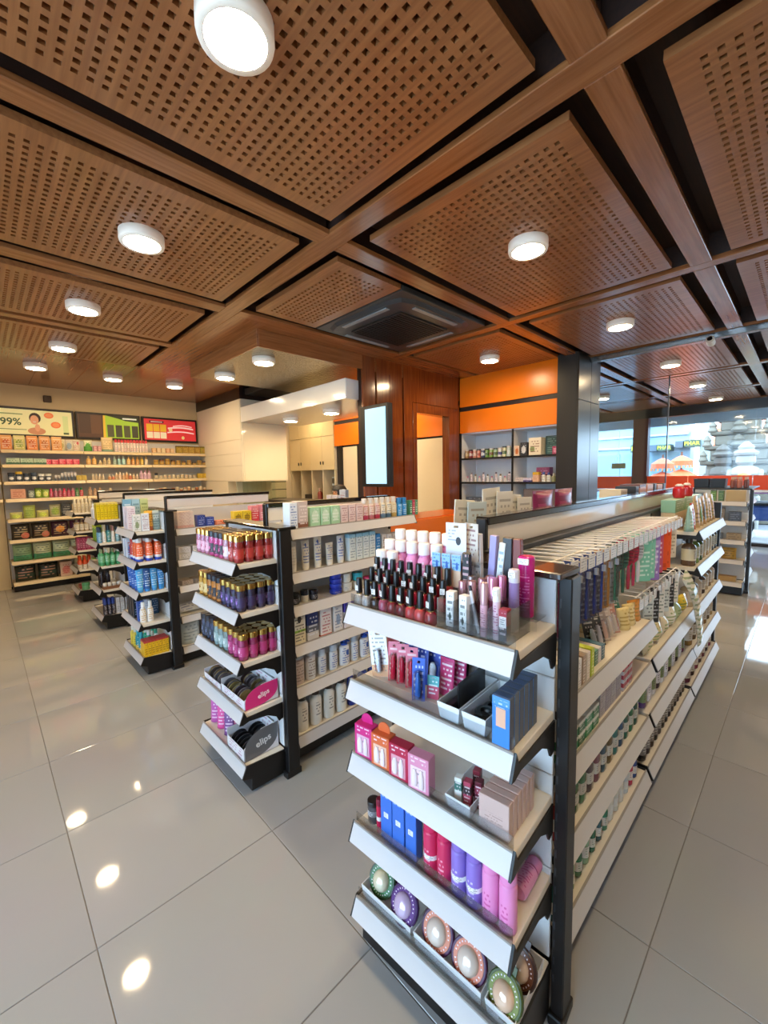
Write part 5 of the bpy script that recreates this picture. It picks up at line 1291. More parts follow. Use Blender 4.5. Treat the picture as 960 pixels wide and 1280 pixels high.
# far bay of the near gondola
S = A3[0]
for i in range(3):
    put(S, p_box(0.275, 0.075, 0.075, pk('#8dbb9f', ink='#dff0e6', lines=5, cols=14)), 'tissue_carton', 0.155+0.285*i, 0.165, lab('pale green carton,', ORD[i], 'of three on the riser, far bay'), 'carton', 'pale green cartons', dz=0.104)
put(S, p_pouch(0.10, 0.05, 0.15, pk('#9fc9c2', ink='#e8f4f1', lines=8, cols=9, rough=0.2)), 'teal_pouch', 0.03, 0.06, 'pale teal pouch at the start of far bay top shelf', 'pouch')
put(S, p_pouch(0.10, 0.05, 0.16, pk('#b0442f', ink='#f0d0c4', lines=8, cols=9, rough=0.2)), 'red_pouch', 0.14, 0.07, 'brick red pouch beside kraft pouches on far bay top shelf', 'pouch')
for i in range(6):
    put(S, p_pouch(0.105, 0.06, (0.20, 0.175, 0.185, 0.2, 0.16, 0.18)[i], pk(('#cdb083', '#d2b78c', '#c7a878')[i % 3], ink='#6f7a3a' if i % 2 else '#6a4f2e', lines=8, cols=9, blob=('#5f8f2f' if i == 1 else '#3a2f33' if i == 2 else None)), seal=mat('#c9ae82', 0.4)), 'kraft_pouch', 0.25+0.118*i, 0.07, lab('kraft paper pouch,', ORD[i], 'from the left on far bay top shelf'), 'pouch', 'kraft paper pouches')
for i in range(2):
    o = MB().lathe([(0.03, 0), (0.036, 0.02), (0.034, 0.06), (0.02, 0.075)], 14)
    put(S, N('cup', o, mat('#c22a35', 0.2), [N('lid', MB().lathe([(0.021, 0.074), (0.024, 0.08), (0.012, 0.09)], 14), mat('#e4dcd8', 0.3))]), 'red_candle', 0.30+0.25*i, 0.165, lab('glossy red jar with pale lid,', ('first', 'second')[i], 'on far bay top shelf'), 'jar', 'glossy red jars', dz=0.180)
put(S, p_box(0.88, 0.075, 0.103, mat('#d6c3a0', 0.5), c=0.002), 'display_plinth', 0.46, 0.165, 'long cream riser box at the back of far bay top shelf', 'riser')
S = A3[1]
for i in range(8):
    c = ('#5f4a3a', '#6f8a4a', '#3d5a3a', '#cbb892', '#b49a72', '#d8c7a4', '#33383a', '#2a2d30')[i]
    put(S, p_bottle(0.036, 0.165, mat(c, 0.2, coat=0.2), mat('#d8d2c6' if i % 2 else '#2c2a2a', 0.3), 0.03, 0.018, label=pk('#cfc9b0', ink=c, lines=7, cols=14), sq=0.2), 'tonic_bottle', 0.06+0.112*i, 0.06, lab(('brown', 'leaf green', 'dark green', 'straw', 'tan', 'cream', 'charcoal', 'black')[i], 'tonic bottle on far bay second shelf'), 'bottle', 'tonic bottles, far bay')
for lv, hh, cols in ((2, 0.15, ['#b9a98c', '#8d7a66', '#c9b79c', '#4a3c3a']), (3, 0.16, ['#8a6a3a', '#5a4a3a', '#b9a070', '#6b5a48']), (4, 0.15, ['#6a2f42', '#3a2a30', '#8a3a50', '#4a3a44'])):
    S = A3[lv]
    for i in range(7):
        put(S, p_bottle(0.036, hh, mat(cols[i % 4], 0.25), mat('#2c2a2c' if i % 2 else '#d5cfc8', 0.3), 0.03, 0.018, label=pk('#cfc5b5', ink=cols[i % 4], lines=6, cols=14)), 'tonic_bottle', 0.07+0.125*i, 0.06, lab(('tan', 'umber', 'ochre', 'dusky')[i % 4] if lv < 4 else ('wine', 'black plum', 'rose', 'grey plum')[i % 4], 'bottle,', ORD[i], 'on', S.where), 'bottle', 'bottles low in the far bay')
# drooping clear strip of sachets between middle and far bay
ss = empty('sachet_strip', (2.62, 0.41, 0.5)); tag(ss, 'hanging clear strip of pale sachets drooping between middle and far bays', 'sachet strip')
pts = [(2.60, 0.43, 0.90), (2.63, 0.405, 0.84), (2.68, 0.395, 0.775), (2.72, 0.39, 0.71), (2.77, 0.388, 0.645), (2.81, 0.388, 0.58), (2.86, 0.39, 0.515), (2.90, 0.395, 0.455)]
for i, (a, b) in enumerate(zip(pts[:-1], pts[1:])):
    dx, dz = b[0]-a[0], b[2]-a[2]
    mb = MB()
    A, B = Vector(a), Vector(b); d = (B-A); nrm = Vector((0.075, 0.0, 0.045))
    q = [A-nrm*0.5, A+nrm*0.5, B+nrm*0.5, B-nrm*0.5]
    off = Vector((0, -0.012, 0)); m0 = (A+B)/2+off*1.2
    vs = [tuple(v) for v in q]+[tuple(m0+(v-(A+B)/2)*0.55) for v in q]+[tuple(v+Vector((0, 0.002, 0))) for v in q]
    mb.add(vs, [(4, 5, 6, 7), (0, 1, 5, 4), (1, 2, 6, 5), (2, 3, 7, 6), (3, 0, 4, 7), (11, 10, 9, 8)], False)
    part('sachet', mb, pk('#dcdccf', ink='#6f8a62', lines=4, cols=5, rough=0.15), ss)
part('hang_wire', MB().rod((2.60, 0.43, 0.90), (2.60, 0.46, 0.93), 0.002, 5), HOOKW, ss)

# ------------------------------------------------------------------ second shelf end: capsule jars and display boxes
def capsule_jar(col, lid, labc, ink):
    return p_jar(0.0225, 0.122, clear('#fdfbfb', 0.05), lid, 0.026, label=pk(labc, ink=ink, lines=5, cols=16, blob=ink, blobpos=(0.5, 0.5, 0.16)), lz=(0.16, 0.52), n=12, contents=mat(col, 0.25, bump=0.6, bscale=260))
NAVY = mat('#23222b', 0.3)
JR = [[('#d58aa6', GOLD, '#e7b4c6', '#c2547f', 'pink')]*3 + [('#e2559b', NAVY, '#2d2730', '#f084bd', 'hot pink')]*3 + [('#dba0b2', GOLD, '#efdfe4', '#c26a86', 'pale pink')] + [('#b03030', GOLD, '#b83b35', '#f0d9d5', 'red')]*2,
      [('#dca23c', GOLD, '#e8c98a', '#a56a14', 'amber')]*2 + [('#d9883a', NAVY, '#2b2a33', '#e59a4e', 'orange and black')]*3 + [('#382f50', GOLD, '#40355e', '#b48fe0', 'dark purple')]*4,
      [('#3c4766', NAVY, '#2a2d3b', '#8fa3cf', 'blue black')]*3 + [('#8fa4a2', GOLD, '#9fb3b0', '#e9efed', 'sea grey')]*3 + [('#ad2f6b', GOLD, '#b63a77', '#f2cfe0', 'magenta')]*3]
for k in range(3):
    S = E2[k]
    for r in range(4):
        for i in range(9):
            c, ld, lc, ink, nm = JR[k][i]
            if r > 0 and i < 4 and r == 3: continue
            put(S, capsule_jar(c, ld, lc, ink), 'capsule_jar', 0.033+0.0535*i, 0.038+0.0475*r, lab(nm, 'capsule jar,', ORD[i]+' along', ORD[r]+' row,', ('top', 'second', 'third')[k]+' tier, second shelf end'), 'jar', 'hair capsule jars', drz=random.uniform(-0.15, 0.15))
def petal(w, h, n=10):
    """full leaf outline with tips at two opposite corners"""
    q = []
    for sgn in (1, -1):
        for i in range(n):
            t = i/n; a = (t-0.5)*math.pi
            u = -1+2*t; k = 0.78*math.cos(a)**0.8
            x, y = (u*w/2, u*h/2) if sgn > 0 else (-u*w/2, -u*h/2)
            q.append((max(-w/2, min(w/2, x-sgn*k*w*0.42)), max(-h/2, min(h/2, y+sgn*k*h*0.42))))
    return q
def display_box(S, v0, v1, u0, u1, h, side, txtm, label):
    x, y, z = S.pt((v0+v1)/2, (u0+u1)/2, 0.0006)
    o = empty('display_box', (x, y, z), S.rz); tag(o, label, 'display box', 'capsule sachet display boxes')
    w, d = v1-v0, u1-u0
    bm = pk('#e7e2e4', bands=((0.0, '#e2dfe2'),), ink='#b56a8d', lines=4, cols=20)
    link('base', MB().box(-w/2, w/2, -d/2, d/2, 0, 0.003).mesh('base', bm), o)
    link('front_wall', MB().box(-w/2, w/2, -d/2, -d/2+0.002, 0, h*0.45).mesh('front_wall', bm), o)
    link('back_wall', MB().box(-w/2, w/2, d/2-0.002, d/2, 0, h*0.8).mesh('back_wall', bm), o)
    link('side_wall', MB().box(-w/2, -w/2+0.002, -d/2, d/2, 0, h*0.7).mesh('side_wall', bm), o)
    e = link('side_wall', MB().prism([(-d/2, 0), (d/2, 0), (d/2, h), (0.0, h*0.98), (-d/2, h*0.5)], w/2-0.002, w/2, lambda p, q, t: (t, p, q)).mesh('side_wall', bm), o)
    pt = petal(d*0.96, h*0.96)
    pe = MB().prism([(p, q+h*0.5) for p, q in pt], w/2, w/2+0.0012, lambda p, q, t: (t, p, q))
    link('petal_panel', pe.mesh('petal_panel', side), e)
    t = link('lettering', text_mesh('elips', h*0.34, txtm, bold=True), e, (w/2+0.0018, 0.008, h*0.5)); t.rotation_euler = (0, -0.22, math.pi/2)
    return o
def sachet_disc(c, r=0.036):
    def fn():
        pts = [(r*math.cos(math.radians(a)), r*0.9+r*0.9*math.sin(math.radians(a))) for a in range(-30, 211, 20)]
        b = MB().prism([(-r*0.8, 0), (r*0.8, 0)]+pts, -0.0022, 0.0022, lambda p, q, t: (t, p, q))
        return N('sachet', b, mat(c, 0.22, 0.35), [N('crimp', MB().box(-0.001, 0.001, -r*0.75, r*0.75, 0.0, r*0.25), mat('#d8d4d8', 0.3, 0.4))])
    return proto(('disc', c, r), fn)
S = E2[3]
display_box(S, 0.235, 0.485, 0.020, 0.190, 0.098, pk('#d9307f', ink='#ea6aa6', lines=7, cols=9, reg=(0.05, 0.95, 0.05, 0.95)), mat('#f6e3ec', 0.3), 'pink elips display box of capsule sachets, fourth tier of second shelf end')
display_box(S, 0.02, 0.225, 0.020, 0.190, 0.07, mat('#c96a9a', 0.3), mat('#f6e3ec', 0.3), 'second pink elips display box behind the front one')
gc = ['#6a6468', '#8c7a50', '#706a70', '#5c5450', '#a08a55', '#77727a', '#5a4a4e']
for i in range(7):
    for j in range(4):
        v = 0.055+0.056*i+0.0085*j
        if 0.217 < v < 0.245: continue
        put(S, sachet_disc(gc[(i*2+j) % 7], 0.034), 'capsule_sachet', v, 0.058 if j % 2 else 0.062, lab(('grey', 'gold', 'silver grey', 'brown', 'old gold', 'pewter', 'umber')[(i*2+j) % 7], 'round capsule sachet,', ORD[j], 'of', ORD[i], 'bunch, in pink display boxes'), 'sachet', 'capsule sachets in pink boxes', dz=0.0042, ry=0.12)
        put(S, sachet_disc(gc[(i+j) % 7], 0.034), 'capsule_sachet', v, 0.145, lab(('grey', 'gold', 'silver grey', 'brown', 'old gold', 'pewter', 'umber')[(i+j) % 7], 'rear capsule sachet,', ORD[j], 'of', ORD[i], 'bunch, in pink boxes'), 'sachet', 'capsule sachets in pink boxes', dz=0.0042, ry=0.12)
S = E2[4]
display_box(S, 0.285, 0.465, 0.015, 0.192, 0.13, mat('#66686c', 0.3), mat('#e6e7ea', 0.3), 'grey elips display box of black sachets, bottom tier of second shelf end')
for i in range(5):
    for u in (0.062, 0.148):
        put(S, sachet_disc('#2c2d31' if i % 2 else '#3a3b40', 0.041), 'capsule_sachet', 0.312+0.028*i, u, lab('black capsule sachet,', ORD[i], 'front' if u < 0.1 else 'rear', 'in the grey display box'), 'sachet', 'black capsule sachets', dz=0.0042, ry=0.1)
for i in range(6):
    c = ('#c05aa8', '#5a4a62', '#e0529a', '#d93f8c', '#7a4a8a', '#e56aa9')[i]
    put(S, p_pouch(0.05, 0.02, 0.115, pk(c, ink='#f3dcea', lines=7, cols=7), seal=mat(c, 0.3)), 'comb_pack', 0.045+0.042*i, 0.055+0.055*(i % 2), lab(('orchid', 'dark grey', 'hot pink', 'rose', 'violet', 'pale pink')[i], 'hair brush pack, bottom tier of second shelf end'), 'pack', 'hair brush packs', drz=0.8, rx=-0.12, dz=0.004)

# ------------------------------------------------------------------ second gondola run
def carton_row(S, specs, cat='carton', group=None, name='carton'):
    for v, u, w, d, h, m, t in specs:
        put(S, p_box(w, d, h, m), name, v, u, t, cat, group)
S = B2[0][0]
carton_row(S, [(0.035, 0.05, 0.045, 0.06, 0.13, pk('#e2e8f2', ink='#4a6fb0', lines=10, cols=8), 'white and blue tall carton at the post end, topmost run shelf'),
               (0.090, 0.05, 0.055, 0.06, 0.135, pk('#c9b4ac', bands=((0.0, '#8a5a45'), (0.22, '#cdbab2')), ink='#efe2dc', lines=8, cols=8), 'taupe and brown tall carton beside the white one')]+
              [(0.165+0.065*i, 0.05, 0.058, 0.05, 0.10, pk('#a8d4ae', ink='#e9f6ea', lines=6, cols=6, blob='#cfe8d0', blobpos=(0.5, 0.55, 0.3)), lab('pale green facial carton,', ORD[i], 'of three on topmost run shelf')) for i in range(3)]+
              [(0.355+0.055*i, 0.05, 0.048, 0.05, 0.10, pk('#dfc9c8', ink='#a5707a', lines=8, cols=7), lab('blush pink carton,', ORD[i], 'of three on topmost run shelf')) for i in range(3)], group='cartons on the topmost run shelf', name='facial_carton')
for i in range(6):
    c, c2, t = [('#e0c9c4', '#b03a5a', 'pink'), ('#e2cec0', '#b86a70', 'blush'), ('#dcc3bc', '#a83048', 'rose'), ('#e6dcc6', '#5a7a94', 'cream and blue'), ('#e4dac2', '#4a6a84', 'cream and slate'), ('#dfd3b8', '#b89a50', 'cream and gold')][i]
    put(S, p_bottle(0.022, 0.125, pk(c, bands=((0.0, c2), (0.28, c)), ink=c2, lines=8, cols=9), mat('#ded6cc', 0.3), 0.03, 0.016), 'toner_bottle', 0.520+0.047*i, 0.05, lab(t, 'lotion bottle on the topmost run shelf, near the middle'), 'bottle', 'lotion bottles on topmost run shelf')
for i in range(2):
    put(S, p_bottle(0.02, 0.115, pk('#2f8fd2', ink='#d6ebf8', lines=8, cols=8), mat('#2a7fc0', 0.3), 0.03, 0.018, shoulder=0.93), 'sun_spray', 0.800+0.043*i, 0.045, lab(('first', 'second')[i], 'blue sun spray bottle on the topmost run shelf'), 'bottle', 'blue sun sprays')
    put(S, p_bottle(0.02, 0.115, pk('#ec8a2c', ink='#fbe3c6', lines=8, cols=8), mat('#e0781e', 0.3), 0.03, 0.018, shoulder=0.93), 'sun_spray', 0.800+0.043*i, 0.115, lab(('first', 'second')[i], 'orange sun spray bottle behind blue ones, topmost run shelf'), 'bottle', 'orange sun sprays')
for i, (c, t) in enumerate((('#ec8a2c', 'orange'), ('#3f8a68', 'green'), ('#c23a5a', 'crimson'), ('#5f9a72', 'sage green'))):
    put(S, p_box(0.024, 0.03, 0.095, pk(c, ink='#f0ece2', lines=7, cols=5)), 'slim_carton', 0.872+0.0265*i-0.02*(i == 0)+0.0, 0.045 if i else 0.16, lab(t, 'slim carton at the far end, topmost run shelf'), 'carton', 'slim cartons at run end')
# small boxes on a ledge above the run (beyond the header)
lg = Shelf(2.75, 1.985+0.25, math.pi, 1.183, 1.5, 0.24, '')
S = B2[0][1]
TUB = [('#dcd8cf', '#c9c0b0', 0.15, 'white'), ('#e2dfd6', '#2f62b0', 0.15, 'white and grey'), ('#e0dccf', '#2f5fb0', 0.16, 'cream white'), ('#dcd7c8', '#4a6ab0', 0.12, 'short ivory'), ('#dfe2e6', '#2f66c0', 0.15, 'white blue capped')]
for i, (c, ink, h, t) in enumerate(TUB):
    put(S, p_tube(0.018, 0.048, h, pk(c, ink=ink, lines=9, cols=7, blob=ink if i in (1, 2, 4) else None, blobpos=(0.5, 0.82, 0.08)), mat('#e9e6df', 0.3)), 'face_wash_tube', 0.035+0.075*i, 0.045, lab(t, 'face wash tube, ', ORD[i], 'on second shelf of second run'), 'tube', 'face wash tubes, second run')
carton_row(S, [(0.405+0.05*i, 0.045, 0.044, 0.045, 0.15, pk('#dbe5e6', bands=((0.86, '#8fc4dc'),), ink='#7d94a8', lines=10, cols=7), lab('white and sky blue carton,', ORD[i], 'of four on second run shelf')) for i in range(4)]+
              [(0.60, 0.045, 0.035, 0.045, 0.13, pk('#2f80c0', ink='#d6e8f4', lines=8, cols=6), 'blue carton after the sky blue ones, second run shelf')]+
              [(0.650+0.045*i, 0.045, 0.038, 0.045, 0.12, pk('#ddd3cb', ink='#8a7a80', lines=9, cols=6), lab('beige white carton,', ORD[i], 'at far end of second run shelf')) for i in range(5)], group='cartons on second run shelf', name='skin_carton')
S = B2[0][2]
for i, (v, r, h, b, l, t) in enumerate([(0.04, 0.026, 0.055, '#23252f', '#15171d', 'small navy jar at post end'), (0.10, 0.02, 0.06, '#dfe0d8', '#1c2030', 'small white jar with dark lid'), (0.155, 0.022, 0.05, '#2a2b3a', '#1c2030', 'dark squat jar'), (0.30, 0.033, 0.03, '#2438a8', '#2438a8', 'blue cream tin, first stack'), (0.37, 0.033, 0.05, '#e2e0d4', '#dcd8ca', 'ivory cream jar'), (0.455, 0.034, 0.045, '#e0e2da', '#e8e6e0', 'white cream jar under teal'), (0.535, 0.028, 0.05, '#e3dcda', '#dc4a86', 'white jar with rose lid'), (0.60, 0.028, 0.055, '#b05a78', '#d0763a', 'plum jar with orange lid'), (0.67, 0.028, 0.05, '#a84a72', '#d98aa8', 'mauve jar'), (0.74, 0.028, 0.05, '#c8c0b8', '#3a2f33', 'grey jar with dark lid')]):
    put(S, p_jar(r, h, mat(b, 0.2, coat=0.3), mat(l, 0.25), h*0.4, label=pk(b, ink='#c9c6c9' if i < 4 else '#7a7a80', lines=3, cols=12)), 'cream_jar', v, 0.05, lab(t, 'on third shelf of second run'), 'jar', 'cream jars, second run')
for j in range(3):
    put(S, p_jar(0.033, 0.0265, mat('#2438b0', 0.2, coat=0.4), mat('#2c44c4', 0.2, coat=0.4), 0.012), 'cream_tin', 0.30, 0.05, lab('royal blue cream tin,', ('second', 'third', 'topmost')[j], 'in the stack on second run'), 'tin', 'stacked blue cream tins', dz=0.0312+0.0272*j)
put(S, p_jar(0.03, 0.045, mat('#3fb0bf', 0.2), mat('#38a3b4', 0.2), 0.018), 'cream_jar', 0.455, 0.05, 'turquoise cream jar stacked on a white one, second run', 'jar', 'cream jars, second run', dz=0.0465)
put(S, p_jar(0.028, 0.05, mat('#e2e0d4', 0.25), mat('#e9e6da', 0.25), 0.018), 'cream_jar', 0.37, 0.05, 'ivory cream jar stacked on its twin, second run', 'jar', 'cream jars, second run', dz=0.0515)
S = B2[0][3]
carton_row(S, [(0.042, 0.04, 0.07, 0.05, 0.15, pk('#e3e6d8', bands=((0.0, '#e3dcc0'), (0.42, '#8fbf4a'), (0.5, '#e6e8e0')), ink='#4a4a4a', lines=10, cols=8, blob='#2a2a2e', blobpos=(0.5, 0.86, 0.13)), 'white and lime carton with black oval at post end'),
               (0.122, 0.04, 0.07, 0.05, 0.15, pk('#5d6068', bands=((0.0, '#c9c4bc'), (0.3, '#5d6068'), (0.55, '#1f2f66')), ink='#d8dae0', lines=7, cols=8), 'navy and grey carton on fourth shelf of second run'),
               (0.205, 0.04, 0.07, 0.05, 0.15, pk('#e2d9d4', bands=((0.0, '#c9483f'), (0.06, '#e2d9d4')), ink='#b04458', lines=9, cols=8), 'white carton with red print on fourth shelf, second run'),
               (0.285, 0.04, 0.06, 0.05, 0.15, pk('#dcdcdc', ink='#7a86a0', lines=9, cols=8, blob='#8fa5c4', blobpos=(0.5, 0.45, 0.2)), 'pale grey carton with round picture, second run'),
               (0.365, 0.04, 0.075, 0.05, 0.15, pk('#ded9df', bands=((0.62, '#4a3fb0'),), ink='#8a86a8', lines=8, cols=8), 'white carton with violet top, second run'),
               (0.445, 0.04, 0.075, 0.05, 0.15, pk('#ded9df', bands=((0.62, '#4a3fb0'),), ink='#8a86a8', lines=8, cols=8), 'second white carton with violet top, second run')], group='cartons on fourth run shelf', name='skin_carton')
S = B2[0][4]
for i in range(8):
    w = (0.034, 0.03, 0.024, 0.026, 0.034, 0.026, 0.034, 0.03)[i]
    pump = i in (4, 6)
    q = p_bottle(w, (0.17, 0.165, 0.14, 0.14, 0.15, 0.15, 0.15, 0.15)[i], pk('#e2e4e6' if i else '#c9b8ae', ink='#2f5fb8' if i > 1 else '#8a7a70', lines=9, cols=9, blob='#2f5fc0' if pump else None, blobpos=(0.62, 0.62, 0.14)), mat('#2f5fd0' if pump else '#cfd6de', 0.25), 0.035, 0.02 if pump else w*0.8, sy=0.7, kind='pump' if pump else 'screw', shoulder=0.9)
    put(S, q, 'lotion_bottle', 0.045+0.075*i, 0.05, lab('white lotion' if i else 'taupe lotion', 'bottle,', ORD[i], 'with blue pump,' if pump else '', 'on fifth shelf of second run'), 'bottle', 'lotion bottles, fifth run shelf')
S = B2[0][5]
for i in range(4):
    put(S, p_bottle(0.034, 0.19, pk('#e6e4dc', ink='#6a6a6e', lines=10, cols=7, reg=(0.3, 0.7, 0.3, 0.75)), mat('#3a2f2c', 0.3), 0.028, 0.02, sy=0.75), 'shampoo_bottle', 0.06+0.085*i, 0.05, lab('cream white shampoo bottle with brown cap,', ORD[i], 'on lowest run shelf'), 'bottle', 'cream shampoo bottles')
for i in range(4):
    put(S, p_bottle(0.034, 0.21, pk('#24368f', ink='#8fa0d8', lines=8, cols=7), mat('#22338a', 0.3), 0.03, 0.024, sy=0.7), 'shampoo_bottle', 0.40+0.08*i, 0.055, lab('deep blue shampoo bottle,', ORD[i], 'on lowest run shelf'), 'bottle', 'deep blue shampoo bottles')

# ------------------------------------------------------------------ third shelf end and run
def rowu(S, p, name, us, vs, base, cat, group, drz=math.pi/2, rx=0.0, dz=0.0006, side='from the front'):
    """things ranged along the depth of an end shelf, facing the aisle; vs lists the rows, aisle side first"""
    for r, v in enumerate(vs):
        for i, u in enumerate(us):
            q = p(i) if callable(p) else p
            b = base(i) if callable(base) else base
            put(S, q, name, v, u, lab(b+',', ORD[i]+' along,' if len(us) > 1 else '', ORD[r]+' row,' if len(vs) > 1 else '', S.where), cat, group, drz=drz, rx=rx, dz=dz)
S = E3[0]
rowu(S, lambda i: p_box(0.05, 0.028, (0.125, 0.13)[i], pk(('#e4e4e0', '#dfe3ea')[i], ink=('#7d8a6a', '#a06a7a')[i], lines=10, cols=8, blob=('#8fa07a', None)[i], blobpos=(0.5, 0.4, 0.2))), 'sheet_mask_carton', [0.032, 0.086], [0.462], lambda i: ('white carton with leaf print', 'white and blue grey carton')[i], 'carton', 'cartons on third shelf end')
rowu(S, lambda i: p_pouch(0.058, 0.05, 0.145, pk(('#dca53a', '#8fa9ae')[i], bands=(((0.0, '#b05a30'), (0.2, '#e0ab42')), ((0.55, '#b9ccd0'),))[i], ink=('#8a5a20', '#4a6a74')[i], lines=8, cols=8)), 'snack_pouch', [0.122, 0.168], [0.425], lambda i: ('amber yellow stand pouch', 'grey blue stand pouch')[i], 'pouch', 'stand pouches on third end')
rowu(S, lambda i: p_box(0.055, 0.04, 0.175, pk('#e3d9e2', ink='#b58aa0', lines=12, cols=10)), 'sheet_mask_carton', [0.035], [0.30, 0.22], 'tall lilac white carton', 'carton', 'lilac cartons on third end')
rowu(S, lambda i: p_box(0.055, 0.04, 0.225, pk(('#9fc8d8', '#a9cfdc', '#cfdc9a')[i], bands=(((0.5, '#7fb0c8'),), (), ())[i], ink=('#e2eff4', '#5d8a9c', '#7d9a4a')[i], lines=8, cols=8)), 'sheet_mask_carton', [0.05, 0.108, 0.166], [0.14], lambda i: ('tall sky blue carton', 'tall pale blue carton', 'tall pale green carton')[i], 'carton', 'tall pale cartons on third end')
S = E3[1]
ORG = p_bottle(0.0255, 0.175, pk('#e8622a', bands=((0.0, '#2f4fc0'), (0.16, '#dfe0ea'), (0.28, '#e8622a')), ink='#f4d9c9', lines=9, cols=8), mat('#e6e2e0', 0.3), 0.035, 0.021)
rowu(S, ORG, 'spray_bottle', [0.036, 0.10, 0.16], [0.455, 0.39], 'orange spray bottle with blue base', 'bottle', 'orange spray bottles')
rowu(S, p_bottle(0.0255, 0.17, pk('#c23a3a', bands=((0.0, '#2f4fc0'), (0.16, '#dfe0ea'), (0.28, '#c8403a')), ink='#f4d9c9', lines=9, cols=8), mat('#b03030', 0.3), 0.035, 0.021), 'spray_bottle', [0.036, 0.10], [0.315], 'red spray bottle with blue base', 'bottle', 'red spray bottles')
rowu(S, lambda i: p_box(0.055, 0.04, 0.145, pk('#dfe6f2', ink='#3f5fb0' if i else '#c23a4a', lines=8, cols=8, blob='#4a6ab8')), 'repellent_carton', [0.035, 0.10], [0.22, 0.14], lambda i: ('white and blue carton', 'white carton with red print')[i], 'carton', 'repellent cartons')
S = E3[2]
rowu(S, lambda i: p_tube(0.02, 0.05, 0.172, pk(('#58b0e6', '#2a5a9c', '#4fa3dc', '#2f86c8')[i], ink='#d3e6f6', lines=9, cols=7), mat('#3f8fd0', 0.3)), 'cream_tube', [0.028, 0.075, 0.12, 0.168], [0.455], lambda i: ('light blue tube', 'navy blue tube', 'sky blue tube', 'azure tube')[i], 'tube', 'blue cream tubes')
rowu(S, lambda i: p_tube(0.02, 0.05, 0.165, pk(('#2f62b8', '#4a58b0', '#3a6fc4')[i], ink='#d3e6f6', lines=9, cols=7), mat('#3f68c0', 0.3)), 'cream_tube', [0.03, 0.085, 0.14], [0.37, 0.29, 0.21], lambda i: ('cobalt tube', 'indigo tube', 'mid blue tube')[i], 'tube', 'dark blue cream tubes')
S = E3[3]
rowu(S, p_bottle(0.022, 0.155, pk('#ece9e2', ink='#c9a24a', lines=8, cols=7), mat('#f0eeea', 0.3), 0.035, 0.012, sy=0.7, shoulder=0.62), 'lotion_bottle', [0.034, 0.082], [0.455], 'white lotion bottle', 'bottle', 'white lotion bottles, third end')
rowu(S, lambda i: p_box(0.038, 0.04, 0.15, pk(('#3a62b8', '#dfe2ea')[i], ink='#a9b9cf', lines=9, cols=7)), 'lotion_carton', [0.032, 0.078], [0.385], lambda i: ('blue carton', 'white carton')[i], 'carton', 'slim lotion cartons')
rowu(S, lambda i: p_box(0.052, 0.05, 0.165, pk(('#23303f', '#2a3848', '#1f4f7a')[i], ink='#a9b9cf', lines=9, cols=7)), 'lotion_carton', [0.038, 0.097, 0.158], [0.27, 0.20, 0.13], lambda i: ('slate carton', 'dark slate carton', 'petrol blue carton')[i], 'carton', 'dark lotion cartons')
S = E3[4]
rowu(S, p_box(0.0225, 0.10, 0.115, pk('#e6b422', bands=((0.0, '#e8b820'), (0.9, '#c23a3a')), ink='#8a5a1a', lines=7, cols=4)), 'plaster_carton', [0.03+0.0242*i for i in range(7)], [0.435], 'yellow carton with red top', 'carton', 'yellow and red cartons')
rowu(S, lambda i: p_bottle(0.021, 0.155, pk(('#e3b53a', '#2fae8a', '#e8e0d0')[i], bands=((0.0, '#e6b84a'), (0.3, ('#1f8fa0', '#2fae8a', '#e8e0d0')[i])), ink='#eef4ea', lines=7, cols=7), mat(('#2f9fb0', '#e6e6e0', '#2aa07a')[i], 0.3), 0.035, 0.013, sy=0.7), 'kids_shampoo', [0.035, 0.085, 0.135], [0.35, 0.27], lambda i: ('yellow and teal bottle', 'green bottle with white cap', 'cream bottle with green cap')[i], 'bottle', 'colourful bottles, third end base')
rowu(S, p_bottle(0.021, 0.15, pk('#e6cf4a', ink='#a58f20', lines=7, cols=7), mat('#d8d8d0', 0.3), 0.035, 0.013, sy=0.7), 'kids_shampoo', [0.035, 0.09], [0.19, 0.12], 'yellow bottle', 'bottle', 'yellow bottles, third end base')
S = B3[0][0]
for j in range(5):
    put(S, p_box(0.12, 0.08, 0.026, pk('#dcc6bb' if j else '#d8a89a', ink='#b08a8a', lines=3, cols=14)), 'soap_carton', 0.08, 0.06, lab('flat blush carton,', ORD[j], 'from the bottom of its pile, third run'), 'carton', 'flat blush cartons', dz=0.0006+0.0265*j)
